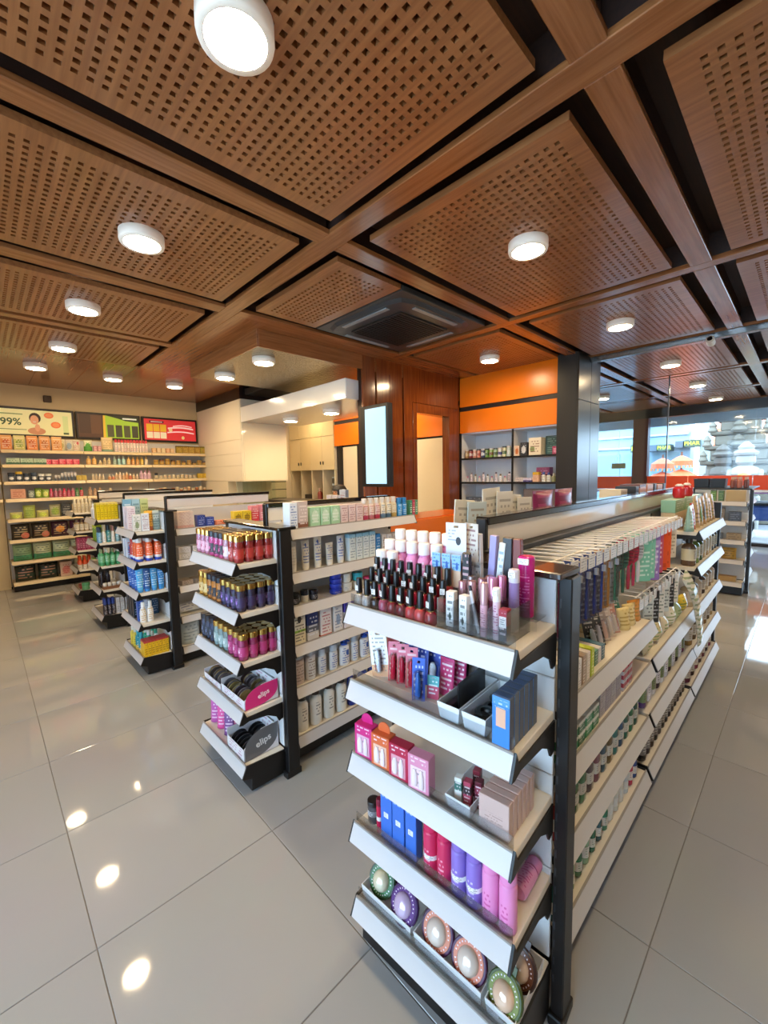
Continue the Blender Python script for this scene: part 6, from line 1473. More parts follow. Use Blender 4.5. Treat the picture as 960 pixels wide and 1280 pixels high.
carton_row(S, [(0.20, 0.05, 0.06, 0.07, 0.095, pk('#263a86', ink='#a9b6de', lines=6, cols=7), 'navy carton, taller one on topmost third run shelf'), (0.268, 0.05, 0.06, 0.07, 0.075, pk('#2a3f90', ink='#a9b6de', lines=5, cols=7), 'navy carton, shorter one on topmost third run shelf'), (0.345, 0.05, 0.07, 0.07, 0.04, pk('#d8693a', ink='#f0d0b8', lines=3, cols=7), 'low orange carton on topmost third run shelf'), (0.43, 0.05, 0.07, 0.07, 0.04, pk('#dba58c', ink='#8a5a4a', lines=3, cols=7), 'low salmon carton on topmost third run shelf'), (0.52, 0.08, 0.075, 0.07, 0.10, pk('#e2c02f', ink='#6a5a1a', lines=6, cols=7, blob='#b08a20'), 'first yellow carton on topmost third run shelf'), (0.60, 0.08, 0.075, 0.07, 0.10, pk('#e2c02f', ink='#6a5a1a', lines=6, cols=7, blob='#b08a20'), 'second yellow carton on topmost third run shelf'), (0.685, 0.10, 0.075, 0.06, 0.135, pk('#d9414f', bands=((0.6, '#e58a8f'),), ink='#f6dcdc', lines=7, cols=7), 'red carton on topmost third run shelf'), (0.77, 0.10, 0.08, 0.06, 0.14, pk('#e08a94', ink='#fbe9ea', lines=7, cols=7), 'pink carton on topmost third run shelf'), (0.855, 0.10, 0.085, 0.06, 0.145, pk('#e4dfe6', ink='#9a94c0', lines=6, cols=7, blob='#c9c4dc'), 'white lilac carton on topmost third run shelf')], group='cartons on topmost third run shelf', name='medicine_carton')
S = B3[0][1]
for i in range(4):
    for j in range(2):
        put(S, p_box(0.09, 0.09, 0.05, pk('#c4c2c4' if (i+j) % 2 else '#cfccca', ink='#7d7d84', lines=4, cols=12)), 'gauze_carton', 0.06+0.105*i, 0.06, lab('grey white gauze carton,', ORD[i], ('lower' if j == 0 else 'upper'), 'layer, third run'), 'carton', 'gauze cartons', dz=0.0006+0.0508*j)
S = B3[0][2]
for i in range(6):
    put(S, p_box(0.09, 0.1, 0.04, pk(('#a89a8f', '#8f8379', '#b9aca0')[i % 3], ink='#5a524c', lines=3, cols=12)), 'bandage_carton', 0.06+0.1*i, 0.07, lab('brown grey bandage carton,', ORD[i], 'on third shelf, third run'), 'carton', 'bandage cartons', rx=0.0, drz=0.2)
S = B3[0][3]
for i in range(5):
    put(S, p_pouch(0.15, 0.03, 0.10, pk(('#cfd3da', '#d8dbe0', '#2a2f7a', '#31368a', '#2a2f7a')[i], ink='#6a70a0', lines=4, cols=9), gusset=False), 'tissue_pack', 0.09+0.15*i if i < 2 else 0.24+0.13*(i-1), 0.08, lab(('pale grey', 'silver', 'navy', 'indigo', 'dark navy')[i], 'flat tissue pack on fourth shelf, third run'), 'pack', 'flat tissue packs', rx=-1.0, dz=0.016)
S = B3[0][4]
for i in range(4):
    put(S, p_pouch(0.15, 0.09, 0.2, pk('#c9d6dc', ink='#8fa4b0', lines=8, cols=9, rough=0.15)), 'nappy_pack', 0.085+0.17*i, 0.09, lab('large pale blue grey nappy pack,', ORD[i], 'on lowest shelf, third run'), 'pack', 'pale nappy packs')

# ------------------------------------------------------------------ fourth and fifth shelf ends
S = E4[0]
rowu(S, p_box(0.0275, 0.05, 0.16, pk('#e0c81e', bands=((0.9, '#d9c86a'),), ink='#a58f10', lines=8, cols=4)), 'yellow_carton', [0.03+0.0292*i for i in range(6)], [0.46, 0.40], 'bright yellow carton', 'carton', 'bright yellow cartons')
rowu(S, p_bottle(0.024, 0.145, mat('#dfe3ea', 0.25), mat('#e8eaee', 0.3), 0.03, 0.013), 'white_bottle', [0.035], [0.31, 0.24], 'white bottle before yellow cartons', 'bottle', 'white bottles, fourth end')
S = E4[1]
rowu(S, lambda i: p_bottle(0.0165, (0.15, 0.175, 0.165, 0.175, 0.16)[i], pk(('#6fb0d8', '#e9e7e2', '#3f8f94', '#ece6e2', '#7aa9b4')[i], ink='#e6eef2' if i % 2 == 0 else '#c9c4c0', lines=7, cols=6), mat(('#2a3f56', '#e2d8b0', '#22303f', '#d89a94', '#22384a')[i], 0.3), 0.05 if i % 2 == 0 else 0.07, 0.014 if i % 2 == 0 else 0.007, shoulder=0.9 if i % 2 == 0 else 0.7), 'wash_bottle', [0.028+0.0365*i for i in range(5)], [0.465, 0.42], lambda i: ('sky blue bottle with navy cap', 'white bottle with cream spout', 'teal bottle with navy cap', 'white bottle with pink spout', 'pale teal bottle with navy cap')[i], 'bottle', 'wash bottles, fourth end')
rowu(S, p_pouch(0.07, 0.05, 0.16, pk('#8fae3a', bands=((0.8, '#d8d83a'),), ink='#4a6a1a', lines=8, cols=8)), 'green_pouch', [0.045], [0.34, 0.25], 'lime and green pouch', 'pouch', 'lime pouches, fourth end')
S = E4[2]
rowu(S, lambda i: p_bottle(0.021, 0.16, mat('#3f9a62' if i % 2 else '#4fa873', 0.15, coat=0.4), mat('#dfe2d4' if i % 2 else '#8a9a6a', 0.3), 0.035, 0.01, label=pk('#6fbf8f', ink='#e6f4ea', lines=5, cols=12), shoulder=0.7), 'antiseptic_bottle', [0.033+0.045*i for i in range(4)], [0.46, 0.40], lambda i: 'green antiseptic bottle' if i % 2 else 'pale green antiseptic bottle', 'bottle', 'green antiseptic bottles')
S = E4[3]
rowu(S, p_bottle(0.02, 0.18, mat('#2c1f26', 0.2, coat=0.3), mat('#1c1418', 0.3), 0.05, 0.015), 'dark_bottle', [0.04, 0.09], [0.35, 0.28], 'dark plum bottle', 'bottle', 'dark plum bottles')
put(S, p_tray(0.165, 0.09, 0.03, mat('#8a5a3c', 0.5)), 'brown_tray', 0.445, 0.105, 'brown cardboard tray of small jars on fourth shelf end', 'tray', drz=math.pi/2)
rowu(S, p_jar(0.017, 0.055, mat('#e0d8cc', 0.25), mat('#e9e4da', 0.3), 0.018), 'small_jar', [0.044+0.039*i for i in range(4)], [0.445], 'small cream jar in brown tray', 'jar', 'small cream jars in tray', dz=0.003)
S = E4[4]
rowu(S, p_bottle(0.0155, 0.165, pk('#231f2c', ink='#d8d0d8', lines=10, cols=6), mat('#2f4490', 0.25), 0.06, 0.0145, shoulder=0.9), 'deodorant_can', [0.03+0.033*i for i in range(3)], [0.465, 0.43], 'black can with blue cap', 'can', 'black deodorant cans')
rowu(S, p_box(0.032, 0.04, 0.155, pk('#d8d8da', ink='#8a8a90', lines=9, cols=6)), 'white_carton', [0.135, 0.172], [0.45, 0.40], 'white grey carton', 'carton', 'white cartons, fourth end base')
S = E5[0]
rowu(S, p_bottle(0.0175, 0.16, pk('#e3d8bd', ink='#a58f6a', lines=7, cols=7), mat('#e8dfc8', 0.3), 0.04, 0.011), 'cream_bottle', [0.03+0.038*i for i in range(5)], [0.465, 0.42], 'cream lotion bottle', 'bottle', 'cream bottles, fifth end')
S = E5[1]
rowu(S, p_bottle(0.021, 0.14, mat('#a8926f', 0.25), mat('#5a4a3a', 0.3), 0.035, 0.011, label=pk('#e3dccb', ink='#7a6a4f', lines=4, cols=12), lz=(0.1, 0.6)), 'tan_bottle', [0.034+0.046*i for i in range(4)], [0.46, 0.40], 'tan bottle with white label', 'bottle', 'tan bottles, fifth end')
S = E5[2]
rowu(S, lambda i: p_box(0.023, 0.05, 0.15, pk('#8f2f56' if i % 2 else '#a23f66', ink='#e0b9c9', lines=7, cols=4)), 'wine_carton', [0.03+0.0255*i for i in range(7)], [0.455, 0.39], lambda i: 'wine red carton' if i % 2 else 'raspberry carton', 'carton', 'wine red cartons')
S = E5[3]
rowu(S, p_bottle(0.02, 0.16, pk('#e3dcd2', bands=((0.0, '#e3dcd2'), (0.5, '#d8501f')), ink='#b0a090', lines=7, cols=7), mat('#d8501f', 0.3), 0.05, 0.014), 'orange_bottle', [0.035, 0.082, 0.128], [0.455, 0.40], 'orange topped white bottle', 'bottle', 'orange topped bottles')
put(S, p_pouch(0.05, 0.05, 0.12, pk('#a9c96a', ink='#5a7a2a', lines=6, cols=7)), 'green_pouch', 0.455, 0.172, 'pale green pouch on fourth tier of fifth end', 'pouch', drz=math.pi/2)
S = E5[4]
put(S, p_jar(0.04, 0.085, mat('#6fb58a', 0.2), mat('#5aa378', 0.25), 0.03), 'green_jar', 0.44, 0.075, 'single green jar on the base of the fifth shelf end', 'jar')
for i in range(2):
    put(S, p_box(0.06, 0.06, 0.04, pk('#c25a5a', ink='#f0dada', lines=3, cols=7)), 'red_carton', 0.25+0.08*i, 0.06, lab('low red carton,', ('first', 'second')[i], 'on the base of the fifth shelf end'), 'carton', 'low red cartons')

# ------------------------------------------------------------------ wall shelving goods
def wallrow(bay, lv, x0, dx, n, fn, base, cat, group, u=0.056, name='carton', rnd=0.0):
    S = WW[bay][lv]
    off = {0: 0.24, 1: 1.105, 2: 1.975}[bay]
    for i in range(n):
        q = fn(i)
        b = base(i) if callable(base) else base
        put(S, q, name, x0-off+dx*i, u, lab(b+',', ORD[i]+' along,' if n > 1 else '', S.where), cat, group, drz=random.uniform(-rnd, rnd))
C = lambda w, d, h, *a, **k: (lambda i, _c=None: p_box(w, d, h, pk(*a, **k)))
wallrow(0, 0, 0.30, 0.128, 5, lambda i: p_box(0.11, 0.07, 0.19, pk(('#e08a4a', '#c9c06a', '#e3843f', '#d98a4a', '#e0a060')[i], bands=((0.75, ('#e8a96a', '#dad08a', '#e69a5a', '#e0a26a', '#e8b47a')[i]),), ink='#f4e0c4', lines=8, cols=8, blob=('#c95a2a', '#8fa040', '#c85a24', '#b86a30', '#c87a3a')[i])), lambda i: ('orange herbal carton', 'olive yellow carton', 'deep orange carton', 'amber carton', 'pale orange carton')[i], 'carton', 'herbal cartons', name='herbal_carton')
wallrow(0, 0, 0.86, 0.09, 2, lambda i: p_pouch(0.085, 0.05, 0.165, pk(('#d8cda8', '#cfc6b0')[i], ink='#7d8a94' if i else '#a09060', lines=8, cols=8, blob=('#a8a060', '#8fa0b0')[i])), lambda i: ('cream pouch', 'grey cream pouch')[i], 'pouch', 'cream pouches', name='cream_pouch')
wallrow(0, 0, 1.03, 0.1, 1, lambda i: p_pouch(0.09, 0.05, 0.165, pk('#d3c9b4', ink='#a05a5a', lines=8, cols=8, blob='#c23a4a', blobpos=(0.7, 0.7, 0.12))), 'cream pouch with red emblem', 'pouch', None, name='cream_pouch')
wallrow(1, 0, 1.165, 0.1, 1, lambda i: p_pouch(0.10, 0.05, 0.165, pk('#d8d6b0', bands=((0.0, '#4f9a2f'), (0.45, '#d8d8b4')), ink='#3a7a22', lines=7, cols=7, blob='#4fa02f', blobpos=(0.5, 0.5, 0.25))), 'cream and leaf green pouch', 'pouch', None, name='green_pouch')
wallrow(1, 0, 1.25, 0.05, 2, lambda i: p_box(0.042, 0.05, 0.085, pk('#c98a8a', ink='#f0dcd8', lines=5, cols=6)), 'small rose carton', 'carton', 'small rose cartons', name='rose_carton')
wallrow(1, 0, 1.40, 0.1, 1, lambda i: p_pouch(0.145, 0.07, 0.215, pk('#dcc08a', bands=((0.0, '#7fa08a'), (0.18, '#dcc290')), ink='#a58a5a', lines=8, cols=8)), 'large kraft coloured pouch', 'pouch', None, name='kraft_pouch')
wallrow(1, 0, 1.51, 0.0405, 11, lambda i: p_bottle(0.018, 0.19, pk('#e9dfd6', ink='#c06a6a', lines=8, cols=5), mat('#d8484f', 0.3), 0.045, 0.017, shoulder=0.9), 'white bottle with red cap', 'bottle', 'white bottles with red caps', name='talc_bottle')
wallrow(2, 0, 2.02, 0.066, 5, lambda i: p_box(0.055, 0.05, 0.08, pk(('#d9a66a', '#d8b88a', '#dcc79a', '#d8a070', '#dcb98a')[i], ink='#f0e4cc', lines=5, cols=6)), 'small tan carton', 'carton', 'small tan cartons', name='tan_carton')
wallrow(2, 0, 2.39, 0.095, 5, lambda i: p_box(0.088, 0.07, 0.125, pk(('#a88a2a', '#b08a34', '#b5903a', '#ab8232', '#a89a3a')[i], bands=((0.86, '#5a4a1a'),), ink='#5d4a14', lines=7, cols=7, blob='#c2a24a')), 'mustard brown carton', 'carton', 'mustard cartons', name='mustard_carton')
wallrow(0, 1, 0.35, 0.135, 3, lambda i: p_box(0.13, 0.08, 0.085, pk('#a9bfa4', bands=((0.0, '#3f6a50'), (0.35, '#b9cab0')), ink='#2f5a44', lines=4, cols=12)), 'sage and green carton', 'carton', 'sage cartons', name='sage_carton')
wallrow(0, 1, 0.70, 0.078, 5, lambda i: p_box(0.073, 0.07, (0.075, 0.072, 0.08, 0.08, 0.08)[i], pk('#d83a56', bands=((0.7, '#de5a70'),), ink='#f6d6da', lines=4, cols=9)), 'crimson pink carton', 'carton', 'crimson pink cartons', name='crimson_carton')
wallrow(1, 1, 1.16, 0.068, 2, lambda i: p_bottle(0.028, 0.125, pk('#dca85a', ink='#f0dcb0', lines=6, cols=7), mat('#e3c890', 0.3), 0.03, 0.013), 'honey coloured bottle', 'bottle', 'honey bottles', name='honey_bottle')
wallrow(1, 1, 1.30, 0.055, 3, lambda i: p_bottle(0.022, (0.07, 0.105, 0.105)[i], pk('#dcc8a0', ink='#9a7a4a', lines=5, cols=6), mat('#e0cfa8', 0.3), 0.025, 0.012), 'small cream bottle', 'bottle', 'small cream bottles', name='cream_bottle')
wallrow(1, 1, 1.48, 0.058, 3, lambda i: p_bottle(0.022, 0.13, pk(('#9fb8a4', '#8fc0c0', '#9fd0d0')[i], ink='#e9f2ee', lines=6, cols=6), mat('#d8e2dc', 0.3), 0.035, 0.012), 'pale teal bottle', 'bottle', 'pale teal bottles', name='teal_bottle')
wallrow(1, 1, 1.66, 0.06, 5, lambda i: p_bottle(0.026 if i == 0 else 0.022, 0.125, pk(('#dcb06a', '#c9821f', '#c88a2a', '#d3b02f', '#e4dcc8')[i], ink='#f3e6c6', lines=6, cols=6), mat('#c8a25a', 0.3), 0.03, 0.012), lambda i: ('large honey bottle', 'dark amber bottle', 'amber bottle', 'yellow bottle', 'ivory bottle')[i], 'bottle', 'amber bottles', name='amber_bottle')
wallrow(2, 1, 2.04, 0.083, 10, lambda i: p_jar(0.033, (0.085, 0.1, 0.1, 0.085, 0.08, 0.07, 0.085, 0.055, 0.085, 0.07)[i], mat(('#8a5a24', '#7a4a1c', '#8f5f24', '#9a6a24')[i % 4], 0.2, coat=0.3), mat('#3a2a1c' if i % 2 else '#b08a3a', 0.3), 0.02, label=pk('#c9a24a', ink='#5a3a14', lines=4, cols=14)), 'brown supplement jar', 'jar', 'brown supplement jars', name='supplement_jar')
wallrow(0, 2, 0.32, 0.075, 6, lambda i: p_jar(0.034, (0.12, 0.13, 0.11, 0.12, 0.10, 0.10)[i], mat('#39414f', 0.25), mat(('#2a2f3a', '#d8b03a', '#2a2f3a', '#3f4a5a', '#e0e0dc', '#d8d8d4')[i], 0.3), 0.03, label=pk('#48525f', ink='#e6e6e6', lines=4, cols=9, blob='#e9e9e9', blobpos=(0.5, 0.5, 0.3))), 'dark slate milk tin', 'tin', 'dark slate tins', name='milk_tin')
wallrow(0, 2, 0.775, 0.036, 7, lambda i: p_tube(0.013, 0.034, (0.08, 0.08, 0.11, 0.125, 0.125, 0.13, 0.13)[i], pk('#b9b4b8', bands=((0.0, '#4f5a6a'), (0.4, '#c9c4c4')), ink='#5a5f70', lines=7, cols=5), mat('#5f6878', 0.3)), 'grey and slate tube', 'tube', 'grey tubes', name='grey_tube')
wallrow(0, 2, 1.03, 0.06, 2, lambda i: p_box(0.056, 0.06, 0.075, pk('#cdb45a', ink='#7a6a2a', lines=4, cols=7)), 'khaki yellow carton', 'carton', 'khaki cartons', name='khaki_carton')
wallrow(1, 2, 1.20, 0.04, 4, lambda i: p_bottle(0.016, 0.09, pk('#dccbb0', ink='#a08a6a', lines=5, cols=5), mat('#e2d4bc', 0.3), 0.02, 0.009), 'slim cream bottle', 'bottle', 'slim cream bottles', name='cream_bottle')
wallrow(1, 2, 1.40, 0.045, 9, lambda i: p_bottle(0.02, (0.08, 0.075, 0.11, 0.12, 0.1, 0.12, 0.09, 0.09, 0.085)[i], pk(('#dca87a', '#d8886a', '#dcc09a', '#e0c8b0', '#dcb48a')[i % 5], ink='#8a5a44', lines=5, cols=5), mat('#e3d6c0', 0.3), 0.025, 0.012), 'peach baby bottle', 'bottle', 'peach baby bottles', name='baby_bottle')
wallrow(1, 2, 1.82, 0.055, 3, lambda i: p_bottle(0.026, 0.14, pk('#d8b8c8', ink='#a06a9a', lines=6, cols=6), mat('#cfa6c0', 0.3), 0.035, 0.014), 'lilac bottle', 'bottle', 'lilac bottles', name='lilac_bottle')
wallrow(2, 2, 2.03, 0.065, 10, lambda i: p_jar(0.024, (0.1, 0.06, 0.065, 0.065, 0.07, 0.06, 0.075, 0.07, 0.06, 0.06)[i], mat(('#3a3f4a', '#c9a86a', '#cf8a5a', '#c98a6a', '#dcc8a0')[i % 5], 0.25), mat('#d8ccb4' if i else '#22242c', 0.3), 0.02, label=pk('#dccfae', ink='#7a5a3a', lines=3, cols=10)), 'small ointment jar', 'jar', 'small ointment jars', name='ointment_jar')
wallrow(2, 2, 2.70, 0.075, 2, lambda i: p_box(0.07, 0.06, 0.085, pk('#d8b53a', ink='#7a5f14', lines=4, cols=7)), 'golden yellow carton', 'carton', 'golden yellow cartons', name='yellow_carton')
wallrow(0, 3, 0.37, 0.1, 1, lambda i: p_box(0.145, 0.08, 0.13, pk('#dca58c', ink='#b05a4a', lines=5, cols=10)), 'wide peach carton', 'carton', None, name='peach_carton')
wallrow(0, 3, 0.50, 0.075, 3, lambda i: p_pouch(0.075, 0.05, (0.11, 0.135, 0.12)[i], pk(('#5f6a70', '#7a9a2a', '#8aa83a')[i], ink='#dfe6c0', lines=6, cols=7, blob=('#8a969c', '#c9d84a', '#d8d84a')[i])), lambda i: ('grey pouch', 'leaf green pouch', 'lime pouch')[i], 'pouch', 'green pouches', name='green_pouch')
wallrow(0, 3, 0.71, 0.048, 8, lambda i: p_bottle(0.021, 0.125, pk(('#b8325a', '#a84a6a', '#b03a5f', '#c9304f', '#c23a62', '#d05a7a', '#3f8a4a', '#c8404f')[i], ink='#f0ccd6', lines=6, cols=6), mat(('#c94a72', '#b8a0a8', '#b8a0a8', '#d8305a', '#7a3a4a', '#c9a0a8', '#2f7a3a', '#2f8a4f')[i], 0.3), 0.03, 0.014), 'crimson shampoo bottle', 'bottle', 'crimson shampoo bottles', name='shampoo_bottle')
wallrow(1, 3, 1.15, 0.06, 3, lambda i: p_bottle(0.024, (0.13, 0.11, 0.12)[i], pk('#b08a6a', ink='#e6d6c0', lines=6, cols=6), mat('#c9a88a', 0.3), 0.03, 0.014), 'brown lotion bottle', 'bottle', 'brown lotion bottles', name='brown_bottle')
wallrow(1, 3, 1.40, 0.13, 3, lambda i: p_bottle(0.028, (0.11, 0.07, 0.115)[i], pk('#dcc3a0', ink='#a0805a', lines=5, cols=6), mat('#e2d2b4', 0.3), 0.03, 0.016), 'buff bottle', 'bottle', 'buff bottles', name='buff_bottle')
wallrow(2, 3, 2.02, 0.062, 13, lambda i: p_jar(0.024, 0.07+0.01*(i % 3), mat(('#c9a07a', '#d8c8a8', '#b06a4a', '#dcd0b8')[i % 4], 0.25), mat(('#e3dcc8', '#c98a5a', '#dcc9a8')[i % 3], 0.3), 0.02), 'small round pot', 'jar', 'small round pots', name='round_pot')
wallrow(0, 4, 0.33, 0.135, 4, lambda i: p_pouch(0.125, 0.07, (0.09, 0.175, 0.10, 0.17)[i], pk(('#b9b870', '#a9b85a', '#c3bf78', '#b9b48a')[i], ink='#6f8a2a', lines=6, cols=9, blob='#c9d84a' if i in (0, 2) else '#9ab04a')), 'lime green pad pack', 'pack', 'lime pad packs', name='pad_pack')
wallrow(0, 4, 0.62, 0.27, 1, lambda i: p_box(0.10, 0.06, 0.09, pk('#c9bf6a', ink='#8a9a2a', lines=4, cols=9)), 'low lime carton', 'carton', None, name='lime_carton', u=0.16)
wallrow(0, 4, 0.855, 0.1, 1, lambda i: p_box(0.105, 0.08, 0.175, pk('#3a3d42', bands=((0.3, '#6a6a68'), (0.42, '#3a3d42')), ink='#a9a9a4', lines=6, cols=9)), 'black and grey pad pack', 'pack', None, name='pad_pack')
wallrow(0, 4, 0.98, 0.1, 1, lambda i: p_box(0.12, 0.08, 0.155, pk('#cbb491', ink='#8f6a4a', lines=6, cols=9, blob='#a88a6a')), 'tan pad pack', 'pack', None, name='pad_pack')
wallrow(0, 5, 0.36, 0.205, 4, lambda i: p_pouch(0.19, 0.09, 0.205, pk(('#2f2a26', '#332c28', '#3f1f3a', '#4a1f44')[i], ink='#c9b488', lines=7, cols=9, blob=('#d87a6a', '#dc8a78', '#d8862f', '#d8d0d4')[i], blobpos=((0.72, 0.25, 0.2), (0.75, 0.25, 0.2), (0.5, 0.5, 0.22), (0.5, 0.6, 0.25))[i]), gusset=False), lambda i: ('black and salmon pad pack', 'charcoal pad pack', 'plum and orange pad pack', 'violet pad pack')[i], 'pack', 'dark pad packs', name='pad_pack', u=0.07)
wallrow(0, 6, 0.36, 0.205, 4, lambda i: p_pouch(0.195, 0.10, 0.225, pk(('#8fae8a', '#c9d0aa', '#bccfb0', '#c9d3b4')[i], bands=((0.0, '#4fa07a'), (0.34, ('#8fae8a', '#cdd4b0', '#c3d2b4', '#cdd6b8')[i])), ink='#4a6a5a', lines=8, cols=9), gusset=False), 'pale green nappy pack', 'pack', 'green nappy packs', name='nappy_pack', u=0.08)
wallrow(0, 7, 0.37, 0.235, 2, lambda i: p_pouch(0.215, 0.12, 0.215, pk('#27332f', bands=((0.3, '#2f4a40'), (0.5, '#1f2a28')), ink='#c99a84', lines=6, cols=9), gusset=False), 'dark green nappy pack', 'pack', 'dark green nappy packs', name='nappy_pack', u=0.09)
wallrow(0, 7, 0.80, 0.1, 1, lambda i: p_box(0.13, 0.10, 0.20, pk('#d8b9a4', ink='#c25a5a', lines=7, cols=9, blob='#d88a80')), 'pink beige carton', 'carton', None, name='baby_carton', u=0.09)
wallrow(0, 7, 0.985, 0.1, 1, lambda i: p_pouch(0.175, 0.12, 0.23, pk('#d3c08a', ink='#8a7a3a', lines=7, cols=9, blob='#d8c84a')), 'cream yellow nappy pack', 'pack', None, name='nappy_pack', u=0.09)
# lit pictures above the wall shelving
def lightbox(x0, x1, label):
    o = empty('lit_poster', ((x0+x1)/2, 7.42, 2.05)); tag(o, label, 'poster', 'lit posters over the wall shelving')
    part('frame', MB().cbox(x0, x1, 7.405, 7.449, 2.045, 2.435, 0.004), mat('#20120f', 0.4), o)
    return o
def flat(o, name, x0, x1, z0, z1, m, dy=0.0, par=None):
    return part(name, MB().box(x0, x1, 7.400-dy, 7.4055-dy, z0, z1), m, o, par)
def ell(o, name, cx, cz, rx_, rz_, m, dy, n=16, par=None):
    return part(name, MB().prism([(cx+rx_*math.cos(2*math.pi*i/n), cz+rz_*math.sin(2*math.pi*i/n)) for i in range(n)], 7.400-dy, 7.4-dy+0.001, lambda p, q, t: (p, t, q)), m, o, par)
EM = 0.35
L1 = lightbox(0.22, 1.06, 'lit cream poster with 99% lettering, smiling woman and orange slices')
f = flat(L1, 'picture', 0.25, 1.03, 2.075, 2.405, mat('#dcd296', 0.4, emit=EM))
t = part('lettering', MB(), None, L1, f); bpy.data.objects.remove(t)
t = link('lettering', text_mesh('99%', 0.125, mat('#3f5f34', 0.4), bold=True), L1, (0.375-L1.location.x, 7.398-7.42, 2.235-2.05))
flat(L1, 'print_line', 0.27, 0.50, 2.335, 2.348, mat('#8a9a5a', 0.4), 0.001, f); flat(L1, 'print_line', 0.25, 0.53, 2.135, 2.143, mat('#6a7a44', 0.4), 0.001, f)
ell(L1, 'hair', 0.625, 2.30, 0.062, 0.07, mat('#3a2418', 0.5, emit=0.1), 0.002, par=f); ell(L1, 'shoulder', 0.635, 2.125, 0.095, 0.048, mat('#c98a60', 0.5, emit=0.2), 0.0015, par=f)
ell(L1, 'face', 0.618, 2.275, 0.045, 0.062, mat('#d99a70', 0.5, emit=0.25), 0.003, par=f); ell(L1, 'smile', 0.618, 2.248, 0.018, 0.006, mat('#f4e6da', 0.5), 0.004, par=f); ell(L1, 'hand', 0.645, 2.17, 0.028, 0.05, mat('#d99a70', 0.5, emit=0.25), 0.003, par=f)
ell(L1, 'orange_slice', 0.775, 2.345, 0.052, 0.04, mat('#e0703a', 0.5, emit=0.3), 0.002, par=f); ell(L1, 'orange_slice', 0.845, 2.22, 0.055, 0.044, mat('#e0703a', 0.5, emit=0.3), 0.002, par=f)
ell(L1, 'slice_core', 0.775, 2.345, 0.036, 0.026, mat('#ea8a50', 0.5, emit=0.3), 0.003, par=f); ell(L1, 'slice_core', 0.845, 2.22, 0.038, 0.029, mat('#ea8a50', 0.5, emit=0.3), 0.003, par=f)
flat(L1, 'pictured_tube', 0.925, 0.985, 2.11, 2.35, mat('#c9cf8a', 0.4, emit=0.3), 0.002, f); flat(L1, 'pictured_cap', 0.925, 0.985, 2.095, 2.12, mat('#4a5f34', 0.4), 0.003, f)
L2 = lightbox(1.075, 1.90, 'lit poster of dark tubes beside a green and yellow panel')
f = flat(L2, 'picture', 1.10, 1.875, 2.075, 2.405, mat('#5a3a2a', 0.4, emit=0.15))
flat(L2, 'pictured_tube', 1.115, 1.25, 2.13, 2.40, mat('#4a2f22', 0.4, emit=0.15), 0.001, f); flat(L2, 'pictured_tube', 1.255, 1.385, 2.13, 2.40, mat('#6a4630', 0.4, emit=0.15), 0.001, f)
flat(L2, 'green_panel', 1.42, 1.875, 2.075, 2.405, mat('#9fc034', 0.4, emit=EM), 0.0012, f)
part('yellow_glow', MB().prism([(1.40, 2.075), (1.435, 2.075), (1.435, 2.405), (1.41, 2.405)], 7.3985, 7.3995, lambda p, q, t: (p, t, q)), mat('#d8b030', 0.4, emit=EM), L2, f)
part('dark_swoosh', MB().prism([(1.45, 2.405), (1.875, 2.405), (1.875, 2.325), (1.70, 2.34), (1.58, 2.375)], 7.3975, 7.3985, lambda p, q, t: (p, t, q)), mat('#26331a', 0.4), L2, f)
flat(L2, 'print_line', 1.66, 1.85, 2.362, 2.383, mat('#e9efd8', 0.4, emit=0.4), 0.003, f)
for k in range(4): flat(L2, 'pictured_jar', 1.455+0.108*k, 1.54+0.108*k, 2.09, 2.27, mat('#4a4a34' if k % 2 else '#57573a', 0.4, emit=0.1), 0.002, f)
L3 = lightbox(1.925, 2.77, 'lit red poster of yellow and white packs with white swashes')
f = flat(L3, 'picture', 1.955, 2.74, 2.075, 2.405, mat('#d23438', 0.4, emit=EM))
flat(L3, 'dark_banner', 2.03, 2.24, 2.345, 2.38, mat('#5a1a1c', 0.4), 0.001, f); flat(L3, 'print_line', 2.05, 2.22, 2.355, 2.37, mat('#e6c9c4', 0.4, emit=0.2), 0.002, f)
for k in range(3):
    flat(L3, 'pictured_pack', 1.985+0.10*k, 2.075+0.10*k, 2.21, 2.325, mat('#e0b02c', 0.4, emit=0.3), 0.002, f); flat(L3, 'pictured_pack', 1.985+0.10*k, 2.075+0.10*k, 2.10, 2.20, mat('#e2d3b4', 0.4, emit=0.3), 0.002, f)
WS_ = mat('#f0c9c6', 0.4, emit=0.4)
for k, (x, z, a, b) in enumerate([(2.50, 2.27, 0.20, 0.012), (2.50, 2.20, 0.21, 0.010), (2.53, 2.305, 0.15, 0.008)]):
    part('swash', MB().prism([(x-a+2*a*i/10, z+0.02*math.sin(3.1*i/10)+b) for i in range(11)]+[(x-a+2*a*i/10, z+0.02*math.sin(3.1*i/10)-b) for i in range(10, -1, -1)], 7.397, 7.398, lambda p, q, t: (p, t, q)), WS_, L3, f)
ell(L3, 'swash_flower', 2.34, 2.245, 0.03, 0.03, mat('#e0c890', 0.4, emit=0.3), 0.003, par=f); ell(L3, 'badge', 2.53, 2.125, 0.024, 0.028, mat('#e6cf8a', 0.4, emit=0.3), 0.003, par=f)
sw = empty('speaker_box', (0.78, 7.44, 2.56)); tag(sw, 'small brown square box fixed on the wall above the posters', 'wall box')
part('body', MB().cbox(0.735, 0.825, 7.41, 7.45, 2.53, 2.62, 0.006), mat('#4a382c', 0.5), sw)

